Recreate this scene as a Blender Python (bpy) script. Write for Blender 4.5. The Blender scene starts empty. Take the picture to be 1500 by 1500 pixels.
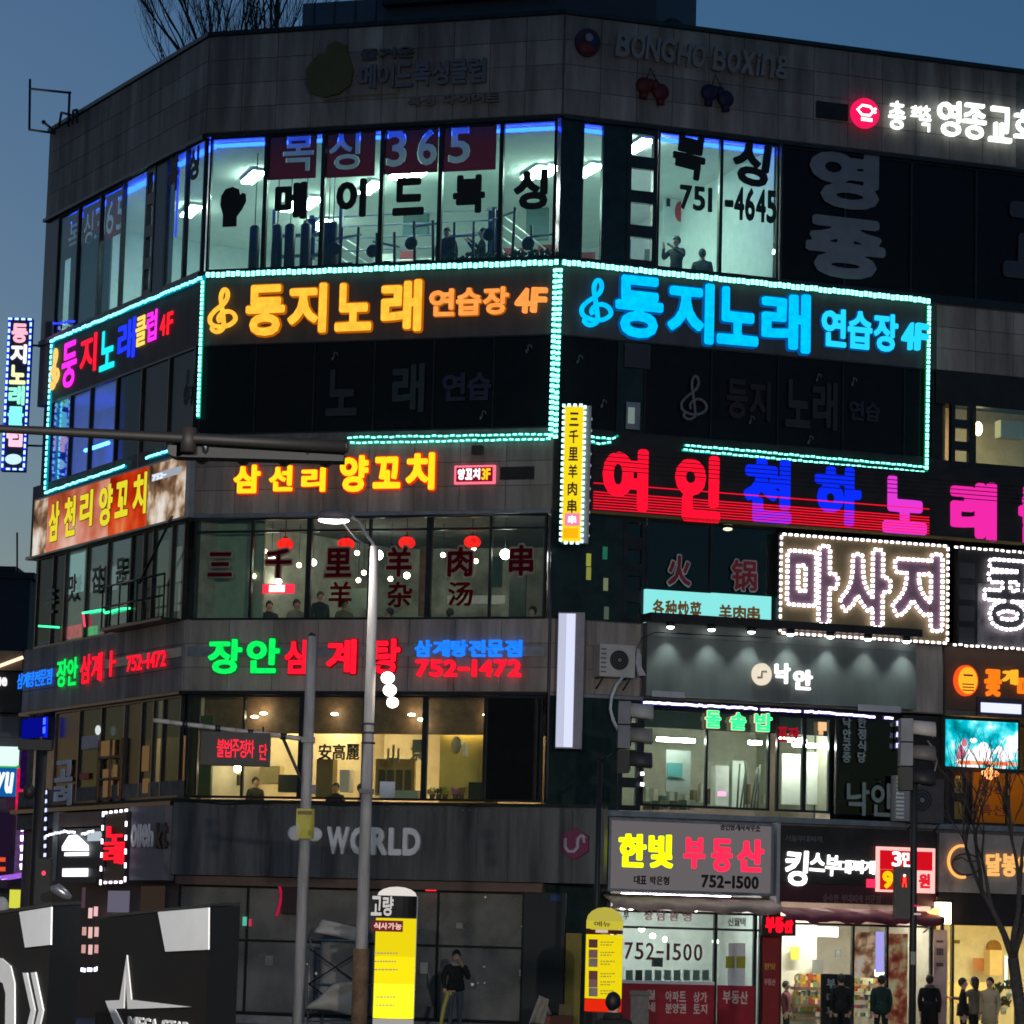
import bpy, bmesh, math, random
import numpy as np
from mathutils import Vector, Matrix
random.seed(7)
SC = bpy.context.scene
COL = SC.collection
# ------------------------------------------------------------------ camera
FPX, PITCH, ROLL, HC = 4441.67, math.radians(7.8187), math.radians(1.5526), 2.4
CAMP = Vector((0, 0, HC))
cd = bpy.data.cameras.new('camera'); cam = bpy.data.objects.new('camera', cd); COL.objects.link(cam)
fwd = Vector((0, math.cos(PITCH), math.sin(PITCH))); up = Vector((0, -math.sin(PITCH), math.cos(PITCH))); rt = Vector((1, 0, 0))
RI = rt*math.cos(ROLL)+up*math.sin(ROLL); UI = -rt*math.sin(ROLL)+up*math.cos(ROLL)
cam.matrix_world = Matrix.Translation(CAMP) @ Matrix((RI, UI, -fwd)).transposed().to_4x4()
cd.sensor_width = 36; cd.lens = 36*FPX/1500; cd.clip_start = .5; cd.clip_end = 3000
SC.camera = cam
# ------------------------------------------------------------------ sky, sun, exposure
SUN_EL, SUN_AZ = math.radians(2.8), math.radians(-32)
w = bpy.data.worlds.new('World'); SC.world = w; w.use_nodes = True
nt = w.node_tree; bg = nt.nodes['Background']
sky = nt.nodes.new('ShaderNodeTexSky'); sky.sky_type = 'NISHITA'; sky.sun_disc = False
sky.sun_elevation = SUN_EL; sky.sun_rotation = SUN_AZ; sky.air_density = 1.1; sky.dust_density = .6; sky.ozone_density = 4.3
nt.links.new(sky.outputs[0], bg.inputs[0]); bg.inputs[1].default_value = 0.135
sl = bpy.data.lights.new('sun', 'SUN'); sl.energy = 0.03; sl.angle = math.radians(15); sl.color = (1, .85, .7)
so = bpy.data.objects.new('sun', sl); COL.objects.link(so); so.rotation_euler = (-Vector((math.sin(SUN_AZ)*math.cos(SUN_EL), math.cos(SUN_AZ)*math.cos(SUN_EL), math.sin(SUN_EL)))).to_track_quat('-Z', 'Y').to_euler()
SC.view_settings.view_transform = 'Standard'; SC.view_settings.look = 'None'; SC.view_settings.exposure = 0; SC.view_settings.gamma = 1
SC.render.engine = 'CYCLES'; SC.cycles.use_denoising = True; SC.cycles.filter_width = 1.7
SC.cycles.max_bounces = 6; SC.cycles.transparent_max_bounces = 12; SC.cycles.sample_clamp_indirect = 4
SC.cycles.caustics_reflective = False; SC.cycles.caustics_refractive = False

# ------------------------------------------------------------------ materials
def lin(h):
    h = h.lstrip('#'); r = []
    for i in (0, 2, 4):
        c = int(h[i:i+2], 16)/255; r.append(c/12.92 if c <= .04045 else ((c+.055)/1.055)**2.4)
    return tuple(r)
def newmat(name):
    m = bpy.data.materials.new(name); m.use_nodes = True; n = m.node_tree; n.nodes.clear()
    out = n.nodes.new('ShaderNodeOutputMaterial'); return m, n, out
def surf(name, c, rough=.7, metal=0, var=.25, scale=3., bump=.0, streak=0., objvar=0., spec=.5):
    m, n, out = newmat(name); N = n.nodes.new; L = n.links.new
    p = N('ShaderNodeBsdfPrincipled'); L(p.outputs[0], out.inputs[0])
    p.inputs['Roughness'].default_value = rough; p.inputs['Metallic'].default_value = metal
    p.inputs['Specular IOR Level'].default_value = spec
    g = N('ShaderNodeNewGeometry'); mp = N('ShaderNodeMapping'); L(g.outputs['Position'], mp.inputs[0])
    if streak: mp.inputs['Scale'].default_value = (1, 1, .12)
    no = N('ShaderNodeTexNoise'); no.inputs['Scale'].default_value = scale; no.inputs['Detail'].default_value = 6; no.inputs['Roughness'].default_value = .65
    L(mp.outputs[0], no.inputs[0])
    mx = N('ShaderNodeMixRGB'); mx.inputs[1].default_value = (*[x*(1-var) for x in c], 1); mx.inputs[2].default_value = (*[min(1, x*(1+var)) for x in c], 1)
    rp = N('ShaderNodeValToRGB'); rp.color_ramp.elements[0].position = .35; rp.color_ramp.elements[1].position = .68
    L(no.outputs[0], rp.inputs[0]); L(rp.outputs[0], mx.inputs[0]); src = mx.outputs[0]
    if objvar:
        oi = N('ShaderNodeObjectInfo'); hs = N('ShaderNodeHueSaturation'); mr = N('ShaderNodeMapRange')
        mr.inputs['To Min'].default_value = 1-objvar; mr.inputs['To Max'].default_value = 1+objvar
        L(oi.outputs['Random'], mr.inputs[0]); L(mr.outputs[0], hs.inputs['Value']); L(src, hs.inputs['Color']); src = hs.outputs[0]
    L(src, p.inputs['Base Color'])
    if bump:
        b = N('ShaderNodeBump'); b.inputs['Strength'].default_value = bump; b.inputs['Distance'].default_value = .02
        n2 = N('ShaderNodeTexNoise'); n2.inputs['Scale'].default_value = scale*8; L(g.outputs['Position'], n2.inputs[0]); L(n2.outputs[0], b.inputs['Height']); L(b.outputs[0], p.inputs['Normal'])
    return m
_em = {}
def emi(hx, s=1., samp=True, var=0):
    k = (hx, s, samp, var)
    if k in _em: return _em[k]
    m, n, out = newmat('glow_'+hx.strip('#')+'_%g' % s); e = n.nodes.new('ShaderNodeEmission')
    c = lin(hx); e.inputs[0].default_value = (*c, 1); e.inputs[1].default_value = s
    if var:
        g = n.nodes.new('ShaderNodeNewGeometry'); no = n.nodes.new('ShaderNodeTexNoise'); no.inputs['Scale'].default_value = 7
        n.links.new(g.outputs['Position'], no.inputs[0]); mr = n.nodes.new('ShaderNodeMapRange')
        mr.inputs['From Min'].default_value = .3; mr.inputs['From Max'].default_value = .7
        mr.inputs['To Min'].default_value = s*(1-var); mr.inputs['To Max'].default_value = s*(1+var)
        n.links.new(no.outputs[0], mr.inputs[0]); n.links.new(mr.outputs[0], e.inputs[1])
    n.links.new(e.outputs[0], out.inputs[0])
    if not samp: m.cycles.emission_sampling = 'NONE'
    _em[k] = m; return m
def glass(name, tint, refl=.12, rough=.03):
    m, n, out = newmat(name); N = n.nodes.new; L = n.links.new
    t = N('ShaderNodeBsdfTransparent'); t.inputs[0].default_value = (*tint, 1)
    g = N('ShaderNodeBsdfGlossy'); g.inputs['Roughness'].default_value = rough; g.inputs[0].default_value = (.9, .95, 1, 1)
    f = N('ShaderNodeLayerWeight'); f.inputs[0].default_value = .25
    mr = N('ShaderNodeMapRange'); mr.inputs['To Min'].default_value = refl*.6; mr.inputs['To Max'].default_value = min(1, refl*4)
    L(f.outputs['Fresnel'], mr.inputs[0]); mx = N('ShaderNodeMixShader'); L(mr.outputs[0], mx.inputs[0]); L(t.outputs[0], mx.inputs[1]); L(g.outputs[0], mx.inputs[2]); L(mx.outputs[0], out.inputs[0])
    return m
def colmat(hx, rough=.6, metal=0, var=.12, **k): return surf('paint_'+hx.strip('#'), lin(hx), rough, metal, var, **k)
def film_mat(name, c, tr=.6):
    m, n, out = newmat(name); N = n.nodes.new; L = n.links.new
    d = N('ShaderNodeBsdfDiffuse'); d.inputs[0].default_value = (*[x*.5 for x in c], 1); t = N('ShaderNodeBsdfTranslucent'); t.inputs[0].default_value = (*c, 1)
    mx = N('ShaderNodeMixShader'); mx.inputs[0].default_value = tr; L(d.outputs[0], mx.inputs[1]); L(t.outputs[0], mx.inputs[2]); L(mx.outputs[0], out.inputs[0]); return m
_cm = {}
def C(hx, rough=.6, metal=0, var=.12):
    k = (hx, rough, metal, var)
    if k not in _cm: _cm[k] = colmat(hx, rough, metal, var)
    return _cm[k]
M = dict(
    granite=surf('granite_cladding', (.27, .235, .21), .8, var=.42, scale=1.9, bump=.3, objvar=.2, streak=1),
    signback=surf('sign_backing', (.075, .068, .064), .7, var=.25, scale=2, streak=1),
    granite_in=surf('wall_backing', (.12, .115, .11), .85, var=.3, scale=4),
    frame=surf('dark_aluminium', (.03, .032, .035), .35, .6, var=.3),
    greyalu=surf('grey_aluminium', (.28, .29, .31), .45, .7, var=.2),
    black=surf('black_panel', (.022, .021, .021), .5, var=.3, scale=2, spec=.3),
    slate=surf('slate_sign_panel', (.11, .125, .12), .6, var=.25, scale=1.2, streak=1),
    dirty=surf('streaked_dark_panel', (.085, .085, .088), .55, var=.6, scale=2.2, streak=1),
    gym=surf('gym_wall', (.60, .66, .64), .8, var=.08),
    gymdark=surf('gym_dark_wall', (.10, .16, .16), .8, var=.15),
    ceil=surf('white_ceiling', (.7, .7, .68), .9, var=.05),
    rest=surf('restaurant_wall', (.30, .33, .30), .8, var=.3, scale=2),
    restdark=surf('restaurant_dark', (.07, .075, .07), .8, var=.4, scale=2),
    wood=surf('brown_wood', (.16, .085, .045), .6, var=.35, scale=5),
    warm=surf('warm_plaster', (.58, .52, .40), .8, var=.12),
    yellow=surf('yellow_plaster', (.70, .52, .14), .8, var=.08),
    floor=surf('dull_floor', (.20, .19, .18), .6, var=.2),
    asphalt=surf('asphalt', (.05, .05, .052), .85, var=.3, scale=8, bump=.3),
    paving=surf('paving_slab', (.25, .23, .21), .8, var=.25, scale=4, objvar=.12),
    concrete=surf('concrete_pole', (.30, .29, .29), .8, var=.3, scale=9, streak=1),
    conc2=surf('plain_concrete', (.22, .22, .22), .85, var=.3, scale=2),
    white=surf('white_paint', (.75, .75, .75), .5, var=.08),
    film=film_mat('maroon_film', (.27, .03, .07), .8),
    bark=surf('bark', (.06, .05, .045), .9, var=.4, scale=12),
    glass=glass('clear_glass', (.86, .97, .92), .10),
    gglass=glass('green_glass', (.76, .92, .84), .07),
    dglass=glass('dark_glass', (.30, .35, .34), .07),
    wglass=glass('restaurant_glass', (.9, .95, .88), .06),
    bglass=surf('black_film_glass', (.008, .008, .009), .2, var=.2, spec=.16),
    tealglass=surf('dark_teal_glass', (.014, .026, .028), .2, var=.3, spec=.25),

    skin=surf('skin', (.50, .30, .22), .6, var=.1), hair=surf('black_hair', (.015, .012, .012), .6, var=.2),
)
def brightened_glass():
    m, n, out = newmat('brightened_glass'); N = n.nodes.new; L = n.links.new
    t = N('ShaderNodeBsdfTransparent'); t.inputs[0].default_value = (.6, .62, .6, 1); d = N('ShaderNodeBsdfDiffuse'); d.inputs[0].default_value = (.33, .32, .30, 1)
    g = N('ShaderNodeNewGeometry'); no = N('ShaderNodeTexNoise'); no.inputs['Scale'].default_value = 1.3; no.inputs['Detail'].default_value = 7; L(g.outputs['Position'], no.inputs[0])
    mr = N('ShaderNodeMapRange'); mr.inputs['From Min'].default_value = .35; mr.inputs['From Max'].default_value = .65; mr.inputs['To Min'].default_value = .35; mr.inputs['To Max'].default_value = .62; L(no.outputs[0], mr.inputs[0])
    mx = N('ShaderNodeMixShader'); L(mr.outputs[0], mx.inputs[0]); L(t.outputs[0], mx.inputs[1]); L(d.outputs[0], mx.inputs[2])
    gl = N('ShaderNodeBsdfGlossy'); gl.inputs['Roughness'].default_value = .08; m2 = N('ShaderNodeMixShader'); m2.inputs[0].default_value = .05; L(mx.outputs[0], m2.inputs[1]); L(gl.outputs[0], m2.inputs[2]); L(m2.outputs[0], out.inputs[0]); return m
M['brightened'] = brightened_glass()  # pale film mixed in to brighten the hazy shop glass
# ------------------------------------------------------------------ frames (a vertical plane: u along it, off towards the street, z up)
WM = {}; _last = [None]
def LAST(): return _last[0]
ORD = 'first second third fourth fifth sixth seventh eighth ninth tenth eleventh twelfth thirteenth fourteenth fifteenth sixteenth seventeenth eighteenth nineteenth'.split()
def ray(px, py): return (fwd*FPX + RI*(px-750) + UI*(750-py)).normalized()
def ray_z(px, py, z):
    d = ray(px, py); return CAMP + d*((z-HC)/d.z)
class Fr:
    def __init__(s, O, d):
        s.O = Vector((O[0], O[1], 0)); s.d = Vector((d[0], d[1], 0)).normalized(); s.n = Vector((s.d.y, -s.d.x, 0))
        s.R = Matrix((s.d, -s.n, Vector((0, 0, 1)))).transposed().to_4x4()
    def P(s, u, off, z): return s.O + s.d*u + s.n*off + Vector((0, 0, z))
    def mat(s, u, off, z): return Matrix.Translation(s.P(u, off, z)) @ s.R
    def px(s, x, y, off=0):
        r = ray(x, y); t = ((s.O+s.n*off-CAMP).dot(s.n))/r.dot(s.n); p = CAMP+r*t
        return (p-s.O).dot(s.d), p.z
    def rect(s, xl, yb, xr, yt, off=0):
        u0, z0 = s.px(xl, yb, off); u1, z1 = s.px(xr, yt, off); return u0, u1, z0, z1
C1 = Vector((-7.4068, 69.2414)); C2 = Vector((.8937, 66.6786)); LL = Vector((-12.5245, 78.4514)); aR = math.radians(18.975)
FL = Fr(LL, C1-LL); FM = Fr(C1, C2-C1); FR = Fr(C2, (math.cos(aR), math.sin(aR)))
LEN_L = (C1-LL).length; LEN_M = (C2-C1).length; LEN_R = 17.0
_pl = {}
def PL(Y):
    if Y not in _pl: _pl[Y] = Fr((0, Y), (1, 0))
    return _pl[Y]
# ------------------------------------------------------------------ object helpers
def put(name, me, world, parent=None, mat=None, label=None, kind=None):
    o = bpy.data.objects.new(name, me); COL.objects.link(o); _last[0] = o
    if mat is not None and me is not None:
        if len(me.materials) == 0: me.materials.append(None)
        o.material_slots[0].link = 'OBJECT'; o.material_slots[0].material = mat
    WM[o.name] = world
    if parent is not None:
        o.parent = parent; o.matrix_local = WM[parent.name].inverted() @ world
    else: o.matrix_world = world
    if label: o['label'] = label
    if kind: o['kind'] = kind
    return o
def tag(o, label, cat=None, group=None, kind=None):
    if label: o['label'] = label
    if cat: o['category'] = cat
    if group: o['group'] = group
    if kind: o['kind'] = kind
    return o
def thing(name, label, cat, fr, u, off, z, group=None):
    o = put(name, None, fr.mat(u, off, z)); o.empty_display_size = .2
    return tag(o, label, cat, group)
def mesh(vs, fs, name='m', smooth=False):
    me = bpy.data.meshes.new(name); me.from_pydata([tuple(v) for v in vs], [], fs)
    if smooth: me.polygons.foreach_set('use_smooth', [True]*len(me.polygons))
    return me
BF = [(0, 1, 3, 2), (4, 6, 7, 5), (0, 4, 5, 1), (2, 3, 7, 6), (0, 2, 6, 4), (1, 5, 7, 3)]
_bx = {}
def boxmesh(a, b, c):
    k = (round(a, 3), round(b, 3), round(c, 3))
    if k not in _bx: _bx[k] = mesh([(x*a/2, y*b/2, z*c/2) for x in (-1, 1) for y in (-1, 1) for z in (-1, 1)], BF)
    return _bx[k]
def box(par, fr, name, u0, u1, z0, z1, o0, o1, mat, **k):
    return put(name, boxmesh(abs(u1-u0), abs(o1-o0), abs(z1-z0)), fr.mat((u0+u1)/2, (o0+o1)/2, (z0+z1)/2), par, mat, **k)
def pbox(par, fr, name, xl, yb, xr, yt, o0, o1, mat, **k):
    u0, u1, z0, z1 = fr.rect(xl, yb, xr, yt, o1); return box(par, fr, name, u0, u1, z0, z1, o0, o1, mat, **k)
def multi(par, fr, name, boxes, mat, **k):          # boxes: (u0,u1,z0,z1,o0,o1) joined in one part
    b0 = boxes[0]; cu, co, cz = (b0[0]+b0[1])/2, (b0[4]+b0[5])/2, (b0[2]+b0[3])/2
    vs = []; fs = []
    for (u0, u1, z0, z1, o0, o1) in boxes:
        n = len(vs); vs += [(x-cu, -(y-co), z-cz) for x in (u0, u1) for y in (o1, o0) for z in (z0, z1)]; fs += [tuple(i+n for i in f) for f in BF]
    return put(name, mesh(vs, fs), fr.mat(cu, co, cz), par, mat, **k)
def tubegeo(pts, rads, n=8, close=True):
    vs = []; fs = []; pts = [Vector(p) for p in pts]; N = len(pts); prev = None
    for i, p in enumerate(pts):
        t = (pts[min(i+1, N-1)]-pts[max(i-1, 0)])
        if t.length < 1e-6: t = Vector((0, 0, 1))
        t.normalize()
        a = prev if prev is not None else (Vector((0, 1, 0)) if abs(t.y) < .9 else Vector((1, 0, 0)))
        x = (a - t*a.dot(t)).normalized(); prev = x; y = t.cross(x); r = rads[i] if isinstance(rads, (list, tuple)) else rads
        for j in range(n):
            q = 2*math.pi*j/n; vs.append(p + x*math.cos(q)*r + y*math.sin(q)*r)
    for i in range(N-1):
        for j in range(n): fs.append((i*n+j, i*n+(j+1) % n, (i+1)*n+(j+1) % n, (i+1)*n+j))
    if close: fs.append(tuple(range(n-1, -1, -1))); fs.append(tuple((N-1)*n+j for j in range(n)))
    return vs, fs
def tube(par, fr, name, pts, r, mat, n=8, **k):     # pts in (u,off,z)
    p0 = pts[0]; P = [(p[0]-p0[0], -(p[1]-p0[1]), p[2]-p0[2]) for p in pts]
    vs, fs = tubegeo(P, r, n); return put(name, mesh(vs, fs, smooth=True), fr.mat(*[p0[0], p0[1], p0[2]]), par, mat, **k)
def tubes(par, fr, name, lst, mat, n=6, **k):
    p0 = lst[0][0][0]; V = []; F = []
    for pts, r in lst:
        vs, fs = tubegeo([(p[0]-p0[0], -(p[1]-p0[1]), p[2]-p0[2]) for p in pts], r, n); b = len(V); V += vs; F += [tuple(i+b for i in f) for f in fs]
    return put(name, mesh(V, F, smooth=True), fr.mat(*p0), par, mat, **k)
_sp = {}
def sphmesh(a, b, c, n=12, top=0):
    k = (round(a, 3), round(b, 3), round(c, 3), n)
    if k in _sp: return _sp[k]
    bm = bmesh.new(); bmesh.ops.create_uvsphere(bm, u_segments=n, v_segments=max(6, n*2//3), radius=1)
    for v in bm.verts: v.co = Vector((v.co.x*a, v.co.y*b, v.co.z*c))
    me = bpy.data.meshes.new('s'); bm.to_mesh(me); bm.free(); me.polygons.foreach_set('use_smooth', [True]*len(me.polygons)); _sp[k] = me; return me
def ball(par, fr, name, u, off, z, a, b, c, mat, **k): return put(name, sphmesh(a, b, c), fr.mat(u, off, z), par, mat, **k)
def disc(par, fr, name, u, off, z, ru, rz, th, mat, n=24, **k):
    vs = []; fs = []
    for y in (-th/2, th/2): vs += [(ru*math.cos(2*math.pi*i/n), y, rz*math.sin(2*math.pi*i/n)) for i in range(n)]
    fs.append(tuple(range(n))); fs.append(tuple(range(2*n-1, n-1, -1)))
    for i in range(n): fs.append((i, i+n, (i+1) % n+n, (i+1) % n))
    return put(name, mesh(vs, fs), fr.mat(u, off, z), par, mat, **k)
def poly(par, fr, name, pts, off, th, mat, **k):     # outline (u,z) extruded
    n = len(pts); cu = sum(p[0] for p in pts)/n; cz = sum(p[1] for p in pts)/n
    vs = [(p[0]-cu, y, p[1]-cz) for y in (-th/2, th/2) for p in pts]
    fs = [tuple(range(n)), tuple(range(2*n-1, n-1, -1))]+[(i, i+n, (i+1) % n+n, (i+1) % n) for i in range(n)]
    me = mesh(vs, fs); bm = bmesh.new(); bm.from_mesh(me); bmesh.ops.triangulate(bm, faces=[f for f in bm.faces if len(f.verts) > 4]); bmesh.ops.recalc_face_normals(bm, faces=bm.faces); bm.to_mesh(me); bm.free()
    return put(name, me, fr.mat(cu, off, cz), par, mat, **k)
# ------------------------------------------------------------------ lettering
_gl = {}; _ol = {}
def outline(ch, bold):
    """outer contours of a character, widened by `bold` (em), as smooth loops"""
    k = (ch, bold)
    if k in _ol: return _ol[k]
    c = bpy.data.curves.new('t', 'FONT'); c.body = ch; c.resolution_u = 3
    o = bpy.data.objects.new('t', c); m = o.to_mesh(); m.calc_loop_triangles()
    V = np.array([v.co[:2] for v in m.vertices]); T3 = np.array([t.vertices[:] for t in m.loop_triangles])
    ec = {}
    for p in m.polygons:
        for e in p.edge_keys: ec[e] = ec.get(e, 0)+1
    E = np.array([e for e, n in ec.items() if n == 1]); o.to_mesh_clear(); bpy.data.objects.remove(o); bpy.data.curves.remove(c)
    mn = V.min(0)-bold-.03; mx = V.max(0)+bold+.03; N = 58
    st = max(mx-mn)/N; nx = int((mx[0]-mn[0])/st)+2; ny = int((mx[1]-mn[1])/st)+2
    gx, gy = np.meshgrid(mn[0]+np.arange(nx)*st, mn[1]+np.arange(ny)*st, indexing='ij'); Pt = np.stack([gx, gy], -1).reshape(-1, 2)
    A = V[E[:, 0]]; B = V[E[:, 1]]; AB = B-A; L2 = (AB**2).sum(1)+1e-12
    t = np.clip(((Pt[:, None]-A[None])*AB[None]).sum(-1)/L2, 0, 1); D = np.sqrt((((A[None]+t[..., None]*AB[None])-Pt[:, None])**2).sum(-1)).min(1)
    a, b, cc = V[T3[:, 0]], V[T3[:, 1]], V[T3[:, 2]]
    def cr(p, q, r): return (q[None, :, 0]-p[None, :, 0])*(r[:, None, 1]-p[None, :, 1])-(q[None, :, 1]-p[None, :, 1])*(r[:, None, 0]-p[None, :, 0])
    s1, s2, s3 = cr(a, b, Pt), cr(b, cc, Pt), cr(cc, a, Pt)
    ins = (((s1 >= 0) & (s2 >= 0) & (s3 >= 0)) | ((s1 <= 0) & (s2 <= 0) & (s3 <= 0))).any(1)
    S = (np.where(ins, -D, D)-bold).reshape(nx, ny)+1e-7
    seg = {}
    def ip(i0, j0, i1, j1):
        s0, s_1 = S[i0, j0], S[i1, j1]; f = s0/(s0-s_1)
        return (mn[0]+(i0+(i1-i0)*f)*st, mn[1]+(j0+(j1-j0)*f)*st)
    pos = {}
    for i in range(nx-1):
        for j in range(ny-1):
            cs = [S[i, j] < 0, S[i+1, j] < 0, S[i+1, j+1] < 0, S[i, j+1] < 0]
            if all(cs) or not any(cs): continue
            ed = []
            for q, (p0, p1) in enumerate((((i, j), (i+1, j)), ((i+1, j), (i+1, j+1)), ((i+1, j+1), (i, j+1)), ((i, j+1), (i, j)))):
                if cs[q] != cs[(q+1) % 4]:
                    key = (min(p0, p1), max(p0, p1)); pos[key] = ip(*key[0], *key[1]); ed.append((key, cs[q]))
            if len(ed) == 2:
                x, y = (ed[0][0], ed[1][0]); seg.setdefault(x, []).append(y); seg.setdefault(y, []).append(x)
            else:
                for x, y in ((0, 1), (2, 3)): seg.setdefault(ed[x][0], []).append(ed[y][0]); seg.setdefault(ed[y][0], []).append(ed[x][0])
    loops = []; seen = set()
    for k0 in seg:
        if k0 in seen: continue
        lp = [k0]; seen.add(k0); cur = k0
        while True:
            nx_ = [q for q in seg[cur] if q not in seen]
            if not nx_: break
            cur = nx_[0]; seen.add(cur); lp.append(cur)
        if len(lp) > 5: loops.append([pos[q] for q in lp])
    def dp(P, eps):
        if len(P) < 3: return P
        a = np.array(P[0]); b = np.array(P[-1]); Q = np.array(P); ab = b-a; l = np.hypot(*ab)
        d = np.abs((Q[:, 0]-a[0])*ab[1]-(Q[:, 1]-a[1])*ab[0])/l if l > 1e-9 else np.hypot(*(Q-a).T)
        i = int(d.argmax())
        if d[i] < eps: return [P[0], P[-1]]
        return dp(P[:i+1], eps)[:-1]+dp(P[i:], eps)
    out = []
    for lp in loops:
        h = len(lp)//2; s = dp(lp[:h+1], .006)[:-1]+dp(lp[h:]+[lp[0]], .006)[:-1]
        if len(s) > 2: out.append(s)
    al = np.array([p for l in out for p in l]); m0 = al.min(0); sz = al.max(0)-m0
    if ch in '-–·.': m0 = np.array([m0[0], -.11]); sz = np.array([sz[0], .72])
    out = [[((p[0]-m0[0])/sz[0], (p[1]-m0[1])/sz[1]) for p in l] for l in out]
    _ol[k] = out; return out
def glyph(ch, bold):
    k = (ch, bold)
    if k in _gl: return _gl[k]
    cu = bpy.data.curves.new('g', 'CURVE'); cu.dimensions = '2D'; cu.fill_mode = 'BOTH'; cu.extrude = .5
    for l in outline(ch, bold):
        s = cu.splines.new('POLY'); s.points.add(len(l)-1)
        for i, p in enumerate(l): s.points[i].co = (p[0], p[1], 0, 1)
        s.use_cyclic_u = True
    o = bpy.data.objects.new('g', cu); m = o.to_mesh()
    me = mesh([(v.co.x-.5, -v.co.z, v.co.y-.5) for v in m.vertices], [tuple(p.vertices) for p in m.polygons], 'glyph')
    o.to_mesh_clear(); bpy.data.objects.remove(o); bpy.data.curves.remove(cu); _gl[k] = me; return me
WT = {'1': .5, '-': .7, '–': .8, '.': .3, 'I': .35, 'i': .35, ' ': .45, 'l': .3, 'j': .4, 'W': 1.3, 'M': 1.15, 'F': .85, 'r': .6, 't': .6}
def text(par, fr, s, rect, off, depth, mats, bold=.02, gap=.08, name='letter', vert=False, shear=0, rot=0, under=None, wt=None, child_of=None):
    u0, u1, z0, z1 = rect; ws = [(wt or WT).get(c, 1 if ord(c) > 255 else .8) if not vert else 1 for c in s]; tot = sum(ws); a = 0; res = []
    for i, c in enumerate(s):
        wd = ws[i]
        if c != ' ':
            if False: pass
            if vert:
                zz1 = z1-(z1-z0)*a/tot; zz0 = z1-(z1-z0)*(a+wd)/tot; g = (zz1-zz0)*gap/2; cz, h = (zz0+zz1)/2, (zz1-zz0)-2*g; cu, wdt = (u0+u1)/2, u1-u0
            else:
                uu0 = u0+(u1-u0)*a/tot; uu1 = u0+(u1-u0)*(a+wd)/tot; g = min(uu1-uu0, (u1-u0)/tot)*gap/2; cu, wdt = (uu0+uu1)/2, (uu1-uu0)-2*g; cz, h = (z0+z1)/2, z1-z0
            if c in '1lIi' and not vert: wdt *= .55
            m = mats[i % len(mats)] if isinstance(mats, (list, tuple)) else mats
            X = fr.mat(cu, off+depth/2, cz)
            if shear: X = X @ Matrix(((1, 0, shear, 0), (0, 1, 0, 0), (0, 0, 1, 0), (0, 0, 0, 1)))
            if rot: X = X @ Matrix.Rotation(rot, 4, 'Y')
            o = put(name, glyph(c, bold), Matrix(), None, m)
            if par is not None: o.parent = par; o.matrix_local = WM[par.name].inverted() @ (X @ Matrix.Diagonal((wdt, depth, h, 1)))
            else: o.matrix_world = X @ Matrix.Diagonal((wdt, depth, h, 1))
            WM[o.name] = X @ Matrix.Diagonal((wdt, depth, h, 1)); res.append(o)
            if under:
                um, extra = under
                ob = put('letter_outline_or_halo', glyph(c, bold+extra), Matrix(), o, um); sc = 1+extra*2.0
                ob.matrix_local = Matrix.Translation((0, .3, 0)) @ Matrix.Diagonal((sc, .6, sc, 1))
        a += wd
    return res
def dotmesh(items, s, d, jit=0):      # items (u,z,off)
    vs = []; fs = []
    for (u, z, o, ang) in items:
        n = len(vs); ca, sa = math.cos(ang), math.sin(ang)
        for x in (-1, 1):
            for y in (1, -1):
                for q in (-1, 1):
                    a = x*s[0]/2; b = q*s[1]/2; k = .7 if y > 0 else 1; a *= 1; b *= 1
                    vs.append((u+a*ca-b*sa, -(o+(d if y < 0 else 0)), z+a*sa+b*ca))
        fs += [tuple(i+n for i in f) for f in BF]
    return vs, fs
def dots(par, fr, pts, spacing, size, mat, off, d=.03, name='led_bulb', duty=1, closed=False, jit=.0):
    pts = list(pts)+([pts[0]] if closed else []); it = []; acc = spacing/2
    for (a, b) in zip(pts[:-1], pts[1:]):
        L = math.hypot(b[0]-a[0], b[1]-a[1]); ang = math.atan2(b[1]-a[1], b[0]-a[0])
        while acc <= L:
            f = acc/L; it.append((a[0]+(b[0]-a[0])*f, a[1]+(b[1]-a[1])*f+random.uniform(-jit, jit), off, ang+random.uniform(-1, 1)*jit*12)); acc += spacing*(1+random.uniform(-1, 1)*jit*3)
        acc -= L
    return it
def dotobj(par, fr, items, size, d, mat, name='led_bulb', **k):
    u0, z0 = items[0][0], items[0][1]; vs, fs = dotmesh([(i[0]-u0, i[1]-z0, i[2], i[3]) for i in items], size, d)
    return put(name, mesh(vs, fs), fr.mat(u0, 0, z0), par, mat, kind='stuff', **k)
def holed(par, fr, name, u0, u1, z0, z1, off, letters, mat, bold=.02):   # a film panel with letter shaped openings
    cu = bpy.data.curves.new('g', 'CURVE'); cu.dimensions = '2D'; cu.fill_mode = 'BOTH'; cu.extrude = .004
    L = [[(u0, z0), (u1, z0), (u1, z1), (u0, z1)]]
    for ch, (a, b, c, d) in letters: L += [[(a+p[0]*(b-a), c+p[1]*(d-c)) for p in l] for l in outline(ch, bold)]
    cm, cz = (u0+u1)/2, (z0+z1)/2
    for l in L:
        s = cu.splines.new('POLY'); s.points.add(len(l)-1)
        for i, p in enumerate(l): s.points[i].co = (p[0]-cm, p[1]-cz, 0, 1)
        s.use_cyclic_u = True
    o = bpy.data.objects.new('g', cu); m = o.to_mesh(); me = mesh([(v.co.x, -v.co.z, v.co.y) for v in m.vertices], [tuple(p.vertices) for p in m.polygons]); o.to_mesh_clear(); bpy.data.objects.remove(o); bpy.data.curves.remove(cu)
    return put(name, me, fr.mat(cm, off, cz), par, mat)
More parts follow.
